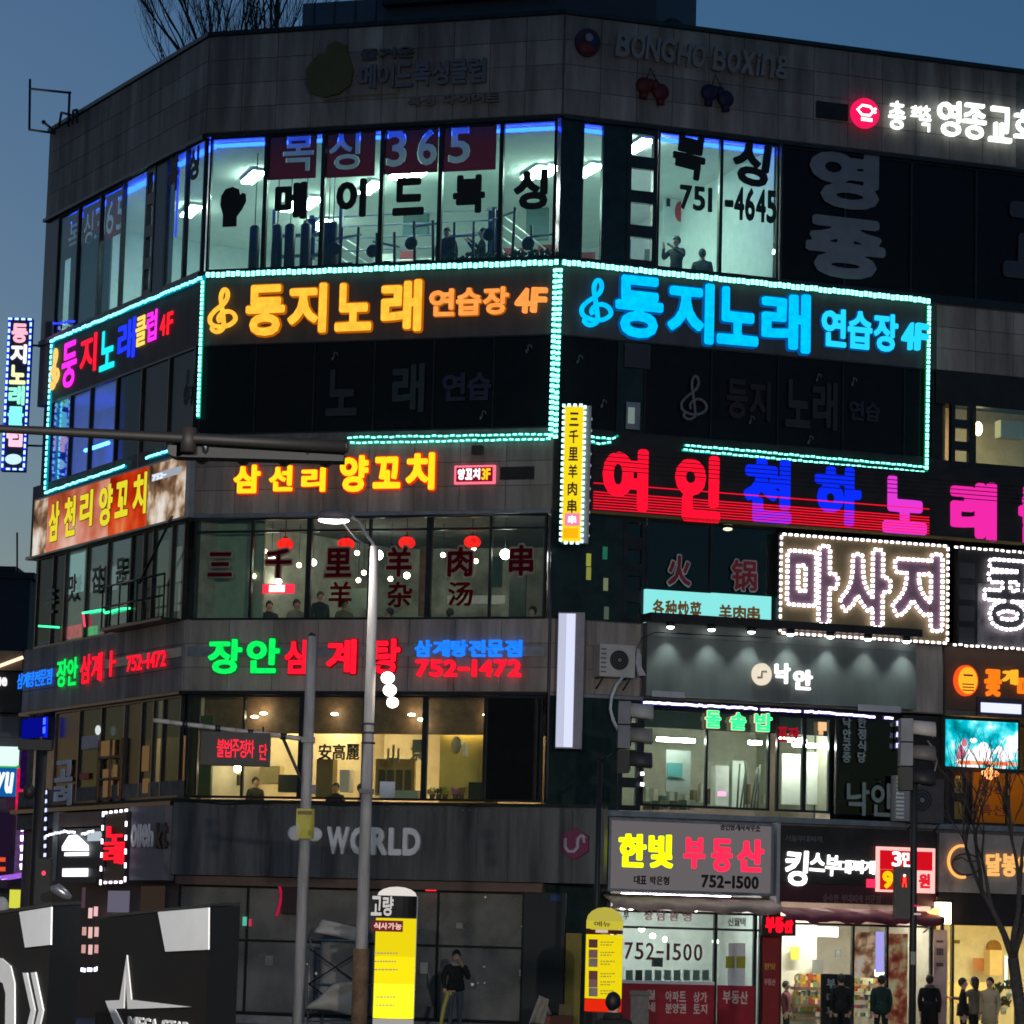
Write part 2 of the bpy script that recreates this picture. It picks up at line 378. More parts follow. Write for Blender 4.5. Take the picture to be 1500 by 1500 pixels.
def clef(par, fr, xl, yb, xr, yt, off, mat, r=.05, name='treble_clef', **k):
    u0, u1, z0, z1 = fr.rect(xl, yb, xr, yt, off); P = [(.05, .16), (.12, .04), (.32, .0), (.45, .1), (.5, .3), (.56, .62), (.62, .85), (.6, .97), (.5, .99), (.42, .86), (.44, .74), (.62, .62)]
    P = [(.20, .14), (.14, .05), (.3, -.02), (.5, .03), (.56, .16), (.46, .6), (.42, .82), (.5, .97), (.62, .96), (.66, .82), (.55, .66), (.25, .5), (.06, .34), (.1, .18), (.4, .1), (.75, .13), (.97, .26), (.9, .4), (.68, .46), (.45, .4), (.36, .29), (.44, .19)]
    out = []
    for i in range(len(P)-1):
        p = [P[max(i-1, 0)], P[i], P[i+1], P[min(i+2, len(P)-1)]]
        for t in (0, .33, .66):
            q = [.5*((2*p[1][c])+(-p[0][c]+p[2][c])*t+(2*p[0][c]-5*p[1][c]+4*p[2][c]-p[3][c])*t*t+(-p[0][c]+3*p[1][c]-3*p[2][c]+p[3][c])*t**3) for c in (0, 1)]; out.append(q)
    return tube(par, fr, name, [(u0+(u1-u0)*q[0], off+r, z0+(z1-z0)*q[1]) for q in out], r, mat, 6, **k)
def note(par, fr, x, y, s, mat, name='music_note'):
    u, z = fr.px(x, y); h = s; vs = []
    tubes(par, fr, name, [([(u, .02, z), (u+.02, .02, z)], h*.28), ([(u+h*.22, .02, z), (u+h*.32, .02, z+h*.95)], h*.07), ([(u+h*.32, .02, z+h*.95), (u+h*.75, .02, z+h*.8), (u+h*.8, .02, z+h*.45)], h*.08)], mat)
def window(bld, fr, us, z0, z1, gl, fm=None, depth=.10, bar=.05, mull=.06, rails=(), off=0., name='window', sash=None):
    fm = fm or M['frame']; a, b = us[0], us[-1]
    bs = [(a, b, z0, z0+bar, off-depth, off), (a, b, z1-bar, z1, off-depth, off), (a, a+bar, z0+bar, z1-bar, off-depth, off-.002), (b-bar, b, z0+bar, z1-bar, off-depth, off-.002)]
    wd = multi(bld, fr, name, bs, fm)
    for i, u in enumerate(us[1:-1]):
        m_ = mull if not isinstance(mull, (list, tuple)) else mull[i]
        box(wd, fr, 'mullion', u-m_/2, u+m_/2, z0+bar, z1-bar, off-depth, off+.012, fm)
    for zr in rails: box(wd, fr, 'transom', a+bar, b-bar, zr-.025, zr+.025, off-depth, off-.004, fm)
    for i in range(len(us)-1):
        g = gl[i] if isinstance(gl, (list, tuple)) else gl
        box(wd, fr, 'pane', us[i]+mull_w(mull)/2, us[i+1]-mull_w(mull)/2, z0+bar, z1-bar, off-depth/2-.006, off-depth/2+.006, g)
    return wd
def mull_w(m): return m if not isinstance(m, (list, tuple)) else m[0]
def cladding(bld, fr, u0, u1, z0, z1, nu, nz, off=.0, g=.014, name='cladding_panel'):
    du = (u1-u0)/nu; dz = (z1-z0)/nz; me = boxmesh(du-g, .03, dz-g)
    for i in range(nu):
        for j in range(nz): put(name, me, fr.mat(u0+du*(i+.5), off+.015+random.uniform(-.003, .003), z0+dz*(j+.5)), bld, M['granite'])
def backing(bld, fr, u0, u1, z0, z1, th=.3, mat=None, name='wall', off=0): return box(bld, fr, name, u0, u1, z0, z1, off-th, off, mat or M['granite_in'])
def room(bld, pts, z0, z1, wall, ceil, floor, skip=(0,), name='room'):
    """pts: Vectors (x,y); walls on every edge except those in skip"""
    n = len(pts); vs = [(p.x, p.y, z) for z in (z0, z1) for p in pts]
    I = Matrix()
    put(name+'_wall', mesh(vs, [(i, (i+1) % n, (i+1) % n+n, i+n) for i in range(n) if i not in skip]), I, bld, wall)
    put(name+'_floor', mesh([(p.x, p.y, z0+.01) for p in pts], [tuple(range(n))]), I, bld, floor)
    put(name+'_ceiling', mesh([(p.x, p.y, z1-.01) for p in pts], [tuple(range(n))]), I, bld, ceil)
def V2(fr, u, off): p = fr.P(u, off, 0); return Vector((p.x, p.y))
def neon_strip(name, label, fr, us, zs, off, mat, r=.03, group=None):
    o = tube(None, fr, name, [(u, off, z) for u, z in zip(us, zs)], r, mat, 6); return tag(o, label, 'light strip', group)

# ------------------------------------------------------------------ people (one skinned body each)
def body_mesh(pose):
    N = []; E_ = []
    def v(p, r, parent=None):
        N.append((p, r if isinstance(r, tuple) else (r, r)))
        if parent is not None: E_.append((parent, len(N)-1))
        return len(N)-1
    pel = v((0, 0, .93), (.155, .12)); wa = v((0, .0, 1.08), (.155, .12), pel); ch = v((0, .0, 1.30), (.175, .13), wa); nk = v((0, 0, 1.46), .055, ch)
    h1 = v((0, -.015, 1.54), (.07, .075), nk); h2 = v((0, -.02, 1.61), (.078, .092), h1); v((0, -.005, 1.68), (.06, .07), h2); v((0, -.115, 1.595), .014, h2)
    for s in (-1, 1): v((s*.085, 0, 1.60), .016, h2)
    P = dict(stand=[((.20, 0, 1.38), (.235, .03, 1.10), (.225, -.06, .86))]*2,
             smoke=[((.2, 0, 1.38), (.27, .02, 1.12), (.23, -.06, .93)), ((.2, 0, 1.38), (.27, -.05, 1.14), (.10, -.20, 1.42))],
             guard=[((.2, 0, 1.38), (.30, -.12, 1.18), (.14, -.34, 1.40)), ((.2, 0, 1.38), (.29, -.10, 1.18), (.10, -.28, 1.38))],
             reach=[((.2, 0, 1.38), (.26, .03, 1.10), (.25, -.05, .86)), ((.2, 0, 1.38), (.34, -.14, 1.20), (.42, -.36, 1.22))])[pose]
    hands = []
    for i, s in enumerate((-1, 1)):
        sh, el, wr = [Vector((p[0]*s, p[1], p[2])) for p in P[i]]
        a = v(sh, .082, ch); b = v(el, .064, a); c = v(wr, .036, b); d = (wr-el).normalized(); hd = wr+d*.075; pm = v(hd, (.034, .022), c); hands.append(wr)
        side = d.cross(Vector((0, 1, 0))); side = side.normalized() if side.length > .1 else Vector((1, 0, 0))
        for q, ln in ((-.026, .06), (-.009, .075), (.009, .07), (.026, .055)):
            f1 = v(hd+side*q+d*(.03+ln*.5), .009, pm); v(hd+side*q+d*(.03+ln)+Vector((0, -.012, 0)), .008, f1)
        t = v(wr+d*.05-side*.04, .011, c); v(wr+d*.085-side*.055, .009, t)
    for s in (-1, 1):
        a = v((s*.095, 0, .86), (.095, .10), pel); b = v((s*.10, -.015, .50), .065, a); c = v((s*.105, .02, .10), .045, b); t = v((s*.115, -.07, .045), (.045, .035), c); v((s*.12, -.15, .035), (.04, .028), t)
    me = mesh([n[0] for n in N], []); me.edges.add(len(E_)); me.edges.foreach_set('vertices', [i for e in E_ for i in e])
    o = bpy.data.objects.new('b', me); COL.objects.link(o); md = o.modifiers.new('s', 'SKIN'); md.branch_smoothing = .3
    for i, n in enumerate(N): me.skin_vertices[0].data[i].radius = n[1]
    me.skin_vertices[0].data[0].use_root = True
    s = o.modifiers.new('u', 'SUBSURF'); s.levels = 1
    dg = bpy.context.evaluated_depsgraph_get(); m2 = bpy.data.meshes.new_from_object(o.evaluated_get(dg)); bpy.data.objects.remove(o)
    m2.materials.clear()
    for _ in range(4): m2.materials.append(None)
    for p in m2.polygons:
        c = p.center; k = 0
        if c.z > 1.475 or any((c-h).length < .19 and (c-h).dot(h-Vector((h.x, 0, 1.25))) > 0 and (c-h).length > .0 for h in hands): k = 2
        elif c.z < .075: k = 3
        elif c.z < .90 and abs(c.x) < .22 and abs(c.y) < .13: k = 1
        p.material_index = k
    m2.polygons.foreach_set('use_smooth', [True]*len(m2.polygons)); return m2
BODY = {k: body_mesh(k) for k in ('stand', 'smoke', 'guard', 'reach')}
for _k in list(WM): del WM[_k]
HAIR = {}
def hairmesh(kind):
    if kind in HAIR: return HAIR[kind]
    bm = bmesh.new(); bmesh.ops.create_uvsphere(bm, u_segments=14, v_segments=10, radius=1)
    for v in bm.verts:
        x, y, z = v.co; f = 1+.05*math.sin(x*9+z*5)
        lo = -.95 if y > .15 else (-.45 if y > -.25 else .28)
        if kind == 'long' and y > -.1: lo = -1
        z = max(z, lo); v.co = Vector((x*.096*f, y*.112*f+.016, (z*.125 if z > 0 else z*(.32 if kind == 'long' and y > -.1 else .115))+1.635))
    me = bpy.data.meshes.new('h'); bm.to_mesh(me); bm.free(); me.polygons.foreach_set('use_smooth', [True]*len(me.polygons)); HAIR[kind] = me; return me
def person(label, fr, u, off, z, h, pose, top, legs, hair='short', rz=0, coat=0, hood=None, haircol=None, group=None, bag=None, fur=None, z_is_head=False):
    s = h/1.71
    if z_is_head: z = z-h
    X = fr.mat(u, off, z) @ Matrix.Rotation(rz, 4, 'Z')
    me = BODY[pose].copy(); mats = [C(top, .85), C(legs, .85), M['skin'], C('#1a1a1c')]
    for i in range(4): me.materials[i] = mats[i]
    o = bpy.data.objects.new('person', me); COL.objects.link(o); Xs = X @ Matrix.Scale(s, 4); o.matrix_world = Xs; WM[o.name] = Xs
    tag(o, label, 'person', group)
    put('hair', hairmesh(hair), Xs, o, C(haircol) if haircol else M['hair'])
    for q in (-1, 1): put('eye', sphmesh(.012, .008, .009, 6), Xs @ Matrix.Translation((q*.032, -.108, 1.625)), o, M['hair'])
    put('mouth', boxmesh(.04, .01, .008), Xs @ Matrix.Translation((0, -.098, 1.545)), o, C('#8a3a35'))
    if coat:   # a jacket or coat hem round the hips
        vs, fs = tubegeo([(0, 0, 1.12), (0, 0, .98), (0, 0, .92-coat)], [.175, .195, .20+coat*.06], 14); vs = [Vector((a.x, a.y*.8, a.z)) for a in vs]
        put('jacket_hem', mesh(vs, fs, smooth=True), Xs, o, mats[0])
    if hood:
        vs, fs = tubegeo([(0, .01, 1.42), (0, .005, 1.50)], [.135, .115], 12); vs = [Vector((a.x, a.y*.8, a.z)) for a in vs]; put('hood', mesh(vs, fs, smooth=True), Xs, o, C(hood, .9))
    if bag: put('backpack', sphmesh(.15, .10, .23), Xs @ Matrix.Translation((0, .16, 1.2)), o, C(bag, .8))
    return o
# ------------------------------------------------------------------ setting: ground, road, pavement
def ground(name, x0, x1, y0, y1, z, mat, th=0):
    me = mesh([(x0, y0, z), (x1, y0, z), (x1, y1, z), (x0, y1, z)], [(0, 1, 2, 3)]); o = put(name, me, Matrix(), None, mat); tag(o, None, kind='structure'); return o
g = ground('ground', -900, 900, -300, 1500, -.15, M['conc2'])
ground('road', -60, 60, -4, 52, -.146, M['asphalt'])
for i in range(7):
    x = -9+i*2.2; ground('road_marking', x, x+1.1, 44, 50, -.142, C('#c8c8c0'))
ex = lambda a, b: a
pav = [(-60, 53), (60, 53), (60, 120), (-60, 120)]
pv = put('pavement', mesh([(x, y, z) for z in (-.14, -.004) for x, y in pav], [(4, 5, 6, 7), (0, 1, 5, 4), (1, 2, 6, 5), (2, 3, 7, 6), (3, 0, 4, 7)]), Matrix(), None, M['conc2']); tag(pv, None, kind='structure')
kb = box(None, PL(53), 'kerb', -60, 60, -.146, .012, -.0, .18, M['conc2']); tag(kb, None, kind='structure')
sm = boxmesh(.98, .98, .012)
for i in range(-11, 12):
    for j in range(8): put('paving_slab', sm, Matrix.Translation((i+.5, 57.5+j+.0, .003+random.uniform(0, .003))), pv, M['paving'])
# ------------------------------------------------------------------ the building
B = thing('commercial_building', 'five storey corner building clad in grey stone, dark glass and neon signs', 'building', FM, 4.3, 0, 0)
ZR, Z5T, Z5B, Z3T, Z3B, Z2T, Z1T = 23.0, 20.57, 17.25, 11.61, 9.22, 7.55, 4.94
Z4S = FM.px(560, 497)[1]; Z4W = FM.px(560, 632)[1]; Z4LED = FM.px(560, 641)[1]
Z2B = FM.px(560, 1172)[1]
uR = lambda x, y: FR.px(x, y)[0]
uM = lambda x, y: FM.px(x, y)[0]
uL = lambda x, y: FL.px(x, y)[0]
# floor slabs and the back of the house
foot = [V2(FL, .02, -.32), V2(FL, LEN_L, -.32), V2(FM, LEN_M, -.32), V2(FR, LEN_R, -.32), Vector((11.8, 86.0)), Vector((-6.2, 83.4))]
def prism(name, pts, z0, z1, mat, par=B):
    n = len(pts); return put(name, mesh([(p.x, p.y, z) for z in (z0, z1) for p in pts], [tuple(range(n))[::-1], tuple(range(n, 2*n))]+[(i, (i+1) % n, (i+1) % n+n, i+n) for i in range(n)]), Matrix(), par, mat)
for z0, z1 in ((.0, .16), (Z1T-.35, Z1T-.05), (Z2T+.05, Z2T+.3), (Z3T+.05, Z3T+.3), (Z5B-.5, Z5B-.18), (Z5T+.08, Z5T+.4)): prism('floor_slab', foot, z0, z1, M['conc2'])
for a, b in ((3, 4), (4, 5), (5, 0)):
    p, q = foot[a], foot[b]; f = Fr(p, q-p); box(B, f, 'rear_wall', 0, (q-p).length, 0, ZR, -.001, .25, M['granite_in'])
prism('roof', foot, Z5T+.9, Z5T+1.1, M['conc2'])
# solid zones of the three fronts
for fr, Ln, nm in ((FL, LEN_L, 12), (FM, LEN_M, 10), (FR, LEN_R, 19)):
    backing(B, fr, 0, Ln, Z5T+.06, ZR, .25)
    box(B, fr, 'coping', -.03, Ln+.03, ZR, ZR+.10, -.3, .08, M['frame'])
    box(B, fr, 'soffit', 0, Ln, Z5T-.02, Z5T+.06, -.3, .10, M['frame'])
    backing(B, fr, 0, Ln, Z4S, Z5B-.05, .25, M['signback']); box(B, fr, 'sill', 0, Ln, Z5B-.05, Z5B+.10, -.25, .06, M['frame'])
cladding(B, FL, .05, LEN_L-.01, Z5T+.10, ZR-.02, 12, 4); cladding(B, FM, .01, LEN_M-.01, Z5T+.10, ZR-.02, 10, 4); cladding(B, FR, .01, 11.5, Z5T+.10, ZR-.02, 13, 4)
for fr, Ln in ((FL, LEN_L), (FM, LEN_M)):
    backing(B, fr, 0, Ln, Z3T, Z4W, .25); backing(B, fr, 0, Ln, Z2T, Z3B, .25)
    box(B, fr, 'ledge', 0, Ln, Z3T-.06, Z3T+.02, -.25, .12, M['greyalu']); box(B, fr, 'ledge', 0, Ln, Z2T-.05, Z2T+.02, -.25, .10, M['frame'])
cladding(B, FM, .01, LEN_M-.01, Z3T+.03, Z4LED-.05, 8, 3); cladding(B, FM, .01, LEN_M-.01, Z2T+.03, Z3B-.02, 8, 3); cladding(B, FL, .01, LEN_L-.01, Z2T+.03, Z3B-.02, 9, 3)
for fr, Ln in ((FL, LEN_L), (FM, LEN_M)): box(B, fr, 'sign_rail', .1, Ln-.05, (Z2T+Z3B)/2-.02, (Z2T+Z3B)/2+.20, .03, .07, M['greyalu'])
# right front: spandrels
uA = uR(912, 850); uB = uR(945, 850); uC = uR(1135, 850)
backing(B, FR, 0, LEN_R, Z3T, Z4W, .25, M['black']); backing(B, FR, 0, LEN_R, Z2T, Z3B, .25)
cladding(B, FR, .02, uR(938, 950), Z2T+.03, Z3B-.02, 2, 3)
uE = uR(1372, 470); cladding(B, FR, uE, uE+3, Z4S+.0, Z5B-.1, 3, 3)
box(B, FR, 'ledge', 0, uR(940, 1015), Z2T-.05, Z2T+.02, -.25, .08, M['greyalu'])
u33, u38 = uR(1333, 1000), uR(1378, 1000)
box(B, FR, 'pillar', u33, u38, Z2T+.02, Z3B, 0, .12, M['granite']); 
backing(B, FR, 0, LEN_R, Z1T-.3, Z1T+.02, .25); box(B, FR, 'ledge', uR(885, 1190), LEN_R, Z1T-.02, Z1T+.10, 0, .14, M['greyalu'])
# ---- fifth floor: boxing gym
uS = uR(1141, 300)
gymp = [V2(FL, .3, -.3), V2(FL, LEN_L, -.3), V2(FM, LEN_M, -.3), V2(FR, uS, -.3), V2(FR, uS+.0, -12), Vector((-5.5, 82.3))]
room(B, gymp, Z5B-.15, Z5T+.02, M['gym'], M['ceil'], M['gym'], skip=(0, 1, 2), name='gym')
um5 = [.12]+[uM(x, 290) for x in (388, 472, 558, 644, 733)]+[LEN_M-.12]
window(B, FM, um5, Z5B+.1, Z5T-.02, M['gglass'], mull=.10)
uL5 = [uL(82, 390), uL(112, 380), uL(145, 360), uL(178, 340), uL(213, 320)]
window(B, FL, uL5, Z5B+.1, Z5T-.02, [M['gglass']]*4, mull=.08)
a_ = [uL(84, 390), uL(143, 360)]; o = box(None, FL, 'dark_sheet', a_[0], a_[1], Z5B-.1, FL.px(110, 352)[1], -.40, -.36, C('#26365a')); tag(o, 'dark blue sheet added to darken the panes under the maroon banner at the left corner', 'curtain')  # sheet added behind the panes to keep them dark
window(B, FL, [uL(241, 330), uL(270, 320), uL(297, 300)], Z5B+.1, Z5T-.02, M['gglass'], mull=.08)
def ladder(fr, u0, u1, z0, z1, gl, n=4, nm='ladder_window', bar=.28):
    h = (z1-z0)/n; bs = [(u0, u0+.10, z0, z1, -.12, .02), (u1-.10, u1, z0, z1, -.12, .02)]
    for i in range(n+1): zc = z0+i*h; bs.append((u0+.10, u1-.10, max(z0, zc-bar/2), min(z1, zc+bar/2), -.12, .018))
    w_ = multi(B, fr, nm, bs, M['frame'])
    for i in range(n): box(w_, fr, 'pane', u0+.09, u1-.09, z0+i*h+bar/2, z0+(i+1)*h-bar/2, -.06, -.05, gl)
ladder(FL, uL(213, 320), uL(226, 320), Z5B+.1, Z5T-.02, M['glass'])
box(B, FL, 'pier', uL(226, 320), uL(241, 320), Z5B+.1, Z5T-.02, -.25, .0, M['tealglass']); box(B, FL, 'pier', 0, uL(82, 390), Z5B+.1, Z5T-.02, -.25, 0, M['tealglass'])
r5 = [uR(x, 290) for x in (851, 885, 918, 962)]
box(B, FR, 'pier', .0, r5[0], Z5B+.1, Z5T-.02, -.25, .0, M['tealglass']); window(B, FR, r5[:2], Z5B+.1, Z5T-.02, M['gglass'])
box(B, FR, 'pier', r5[1], r5[2], Z5B+.1, Z5T-.02, -.25, .0, M['tealglass']); ladder(FR, r5[2], r5[3], Z5B+.1, Z5T-.02, M['glass'])
window(B, FR, [r5[3]+.02, uR(1056, 300), uS], Z5B+.1, Z5T-.02, M['gglass'], mull=.08)
window(B, FR, [uS+.05, uR(1238, 300), uR(1335, 300), uR(1430, 300), uR(1530, 300), LEN_R-.1], Z5B+.1, Z5T-.02, M['bglass'], mull=.05)
def film(name, label, fr, xl, yb, xr, yt, off, mat, cat='banner', group=None):
    u0, u1, z0, z1 = fr.rect(xl, yb, xr, yt, off); o = box(None, fr, name, u0, u1, z0, z1, off-.012, off, mat); return tag(o, label, cat, group)
# red banners of film behind the glass
gy = film_mat('grey_film', (.47, .46, .50), .8)
G = thing('gym_banner', 'maroon banner reading 복싱 365 across four panes above the gym lettering', 'banner', FM, uM(560, 200), -.15, 18)
for (xl, yb, xr, yt), ls in (((394, 264, 465, 190), (('복', (413, 252, 461, 192)),)), ((474, 261, 551, 184), (('싱', (481, 250, 529, 190)),)), ((561, 256, 643, 178), (('3', (565, 245, 597, 190)), ('6', (610, 243, 641, 188)))), ((650, 252, 728, 174), (('5', (656, 240, 690, 186)),))):
    q = FM.rect(xl, yb, xr, yt, -.15); LS = [(c, FM.rect(*r, -.15)) for c, r in ls]; holed(G, FM, 'banner_panel', q[0], q[1], q[2], q[3], -.15, LS, M['film']); [text(G, FM, c, r, -.165, .006, gy, .022) for c, r in LS]
G = thing('gym_banner', 'maroon banner reading 복싱365 on the street side by the left corner', 'banner', FL, uL(125, 320), -.15, 18)
a = FL.rect(82, 372, 177, 262); zfb = FL.px(145, 352)[1]
zz0, zz1 = FL.px(100, 368)[1], FL.px(100, 322)[1]
ub = [a[0], uL(112, 340), uL(145, 330), a[1]]
LS = [('복', (uL(93, 345), uL(109, 340), zz0, zz1)), ('싱', (uL(115, 338), uL(128, 335), zz0, zz1)), ('3', (uL(131, 333), uL(142, 330), zz0, zz1)), ('6', (uL(147, 330), uL(158, 325), zz0, zz1)), ('5', (uL(162, 325), uL(173, 320), zz0, zz1))]
for i, k in enumerate(((0, 1), (1, 3), (3, 5))): holed(G, FL, 'banner_panel', ub[i]+.03, ub[i+1]-.03, zfb, Z5T-.08, -.15, LS[k[0]:k[1]], M['film'], .01)
for c, r in LS: text(G, FL, c, r, -.165, .006, gy, .012)
# black window lettering
bk = C('#0a0c0c')
G = thing('window_lettering', 'black boxing glove and rounded letters 메이드복싱 on the gym glass', 'lettering', FM, uM(560, 300), .01, 18)
u0, u1, z0, z1 = FM.rect(322, 333, 362, 273); W_, H_ = u1-u0, z1-z0
poly(G, FM, 'boxing_glove_decal', [(u0+W_*a, z0+H_*b) for a, b in ((.12, 0), (.66, 0), (.66, .25), (.85, .42), (1, .62), (.98, .8), (.85, .84), (.76, .78), (.7, .93), (.45, 1), (.18, .95), (.02, .78), (0, .55), (.12, .3))], .02, .02, bk)
for ch, r in (('메', (400, 323, 453, 266)), ('이', (490, 320, 540, 261)), ('드', (573, 317, 625, 259)), ('복', (661, 314, 714, 255)), ('싱', (750, 309, 806, 247))): text(G, FM, ch, FM.rect(*r), .01, .02, bk, .05)
G = thing('window_lettering', 'black letters 복싱 and phone number 751-4645 on the right gym panes', 'lettering', FR, uR(1060, 280), .01, 18)
text(G, FR, '복', FR.rect(982, 258, 1036, 200), .01, .02, bk, .045, shear=.25); text(G, FR, '싱', FR.rect(1070, 268, 1130, 212), .01, .02, bk, .045, shear=.25)
text(G, FR, '751', FR.rect(994, 306, 1046, 276), .01, .02, C('#16302c'), .03); text(G, FR, '-4645', FR.rect(1060, 320, 1138, 280), .01, .02, C('#16302c'), .03)
G = thing('window_lettering', 'dark letters 복싱 on the two panes beside the left corner', 'lettering', FL, uL(270, 250), .01, 18)
text(G, FL, '복', FL.rect(247, 285, 264, 222), .01, .02, bk, .04); text(G, FL, '싱', FL.rect(277, 268, 294, 212), .01, .02, bk, .04)
G = thing('window_lettering', 'large grey letters 영 and 종 on the dark church windows', 'lettering', FR, uR(1240, 310), .01, 18); lg = C('#7c828c')
text(G, FR, '영', FR.rect(1180, 300, 1292, 226), .01, .02, lg, .05); text(G, FR, '종', FR.rect(1174, 402, 1302, 326), .01, .02, lg, .05); text(G, FR, '교', FR.rect(1464, 405, 1575, 305), .01, .02, C('#3c414c'), .05)
# blue light strips at the head of the gym windows
BLU = emi('#1a3cff', 16)
zb = FM.px(560, 196)[1]
for i, (fr, us, lb) in enumerate(((FM, (.2, LEN_M-.1), 'blue light strip above the gym windows of the corner front'), (FR, (.05, r5[1]+.4), 'blue light strip above the narrow gym pane right of the corner'), (FR, (r5[3]+.05, uS-.1), 'blue light strip above the window lettering 751-4645'), (FL, (uL5[0]+.1, uL5[4]), 'blue light strip left of the ladder window'), (FL, (uL(241, 330), LEN_L-.1), 'blue light strip over the left corner panes'))):
    neon_strip('blue_light_strip', lb, fr, us, (zb, zb), -.30, BLU, .045 if fr is not FL else .06)
o = tube(None, FL, 'blue_light_strip', [(uL(242, 330), -.28, zb), (uL(242, 330), -.28, FL.px(242, 345)[1])], .03, emi('#1a30ff', 1.6), 6); tag(o, 'upright blue light strip beside the left gym pier', 'light strip')
# ceiling lights in the gym
FLUO = emi('#f0fff8', 74)
k = 0; onames = ['leftmost', 'second from left', 'third from left', 'fourth from left', 'fifth from left', 'sixth from left', 'seventh from left', 'eighth from left', 'ninth from left', 'tenth from left', 'eleventh from left', 'twelfth from left', 'thirteenth from left', 'rightmost']
for i, (x, y) in enumerate(((280, 308), (371, 258), (428, 300), (455, 296), (470, 328), (543, 274), (587, 252), (610, 255), (783, 252), (803, 250), (862, 248), (936, 212), (1118, 372))):
    p = ray_z(x, y, Z5T-.06)
    f = Fr((p.x, p.y), (math.cos(aR), math.sin(aR)))
    if p.y > 81: f = Fr((p.x*80/p.y, 80), (1, 0)); 
    t = thing('ceiling_light', 'white fluorescent ceiling light of the gym, '+onames[i], 'ceiling light', f, 0, 0, Z5T-.12, 'fluorescent ceiling lights in the gym')
    box(t, f, 'housing', -.17, .17, Z5T-.07, Z5T-.01, -.62, .62, M['white']); box(t, f, 'diffuser', -.14, .14, Z5T-.12, Z5T-.072, -.6, .6, FLUO)
# gym furniture
t = thing('boxing_ring', 'boxing ring with grey posts and pale ropes inside the gym', 'boxing ring', FM, 4.5, -4.5, Z5B-.1); zf = Z5B-.1
box(t, FM, 'platform', 1.6, 6.4, zf, zf+.75, -7.6, -2.6, M['gymdark'])
for u, o_ in ((1.7, -2.7), (6.3, -2.7), (1.7, -7.5), (6.3, -7.5)):
    box(t, FM, 'corner_post', u-.06, u+.06, zf+.76, zf+2.1, o_-.06, o_+.06, M['greyalu']); box(t, FM, 'corner_pad', u-.12, u+.12, zf+1.0, zf+2.0, o_+.07, o_+.13, C('#24405a'))
for z in (.45, .75, 1.05, 1.3):
    for a, b in (((1.7, -2.7), (6.3, -2.7)), ((1.7, -7.5), (6.3, -7.5)), ((1.7, -2.7), (1.7, -7.5)), ((6.3, -2.7), (6.3, -7.5))): tube(t, FM, 'rope', [(a[0], a[1], zf+.75+z), (b[0], b[1], zf+.75+z)], .022, M['white'], 5)
for i, x in enumerate((405, 424, 447, 480, 487, 372)):
    u, z = FM.px(x, 372, -1.6); t = thing('heavy_bag', 'black hanging boxing bag in the gym, %s' % onames[i if i < 5 else 13].replace('rightmost', 'shorter one by the glove decal'), 'punching bag', FM, u, -1.6, z-.5, 'boxing bags hanging behind the gym windows')
    tube(t, FM, 'bag', [(u, -1.6, 17.5), (u, -1.6, 17.55), (u, -1.6, 18.75), (u, -1.6, 18.8)], [.10, .13, .13, .08], M['black'], 10); tube(t, FM, 'chain', [(u, -1.6, 18.8), (u, -1.6, Z5T)], .012, M['frame'], 5)
o = multi(None, FM, 'training_rack', [(.9, .98, zf, 19.3, -2.2, -2.1), (2.6, 2.68, zf, 19.3, -2.2, -2.1), (.9, 2.68, 18.6, 18.68, -2.2, -2.1), (.9, 2.68, 18.1, 18.18, -2.2, -2.1), (1.7, 1.78, zf, 19.0, -2.2, -2.1)], M['greyalu']); tag(o, 'grey metal training rack left inside the gym window', 'rack')
for (x, y0, x1, y1, lb) in ((770, 352, 803, 300, 'dark doorway panel in the back of the gym near the corner'), (590, 345, 628, 295, 'dark poster board on the gym wall behind the ring')):
    a = FM.rect(x, y0, x1, y1, -8.2); o = box(None, FM, 'wall_board', a[0], a[1], a[2], a[3], -8.3, -8.2, M['gymdark']); tag(o, lb, 'board')
a = FR.rect(990, 330, 1003, 290, -6.0); t = thing('flag_poster', 'white poster with a red disc and dark marks on the gym wall', 'poster', FR, a[0], -6, a[2]); cu, cz = (a[0]+a[1])/2, (a[2]+a[3])/2
box(t, FR, 'sheet', cu-.45, cu+.45, cz-.65, cz+.65, -6.05, -6.02, M['gym']); disc(t, FR, 'red_disc', cu, -6.0, cz, .14, .26, .02, C('#a02830')); box(t, FR, 'dark_mark', cu-.38, cu-.28, cz+.1, cz+.3, -6.01, -5.99, bk); box(t, FR, 'dark_mark', cu+.26, cu+.36, cz-.35, cz-.1, -6.01, -5.99, bk)
rg = random.Random(5)
for i in range(9):
    u = .8+i*.93; o_ = -9.0-rg.random(); o = box(None, FM, 'gym_poster', u, u+rg.uniform(.3, .6), 18.9+rg.random()*.4, 19.6+rg.random()*.3, o_, o_+.03, C(rg.choice(['#3a4a48', '#8a3038', '#c8c0a8', '#28486a', '#e0e0d8']))); tag(o, 'poster or board on the gym back wall, %s from the left' % ORD[i], 'poster', 'posters on the gym back wall')
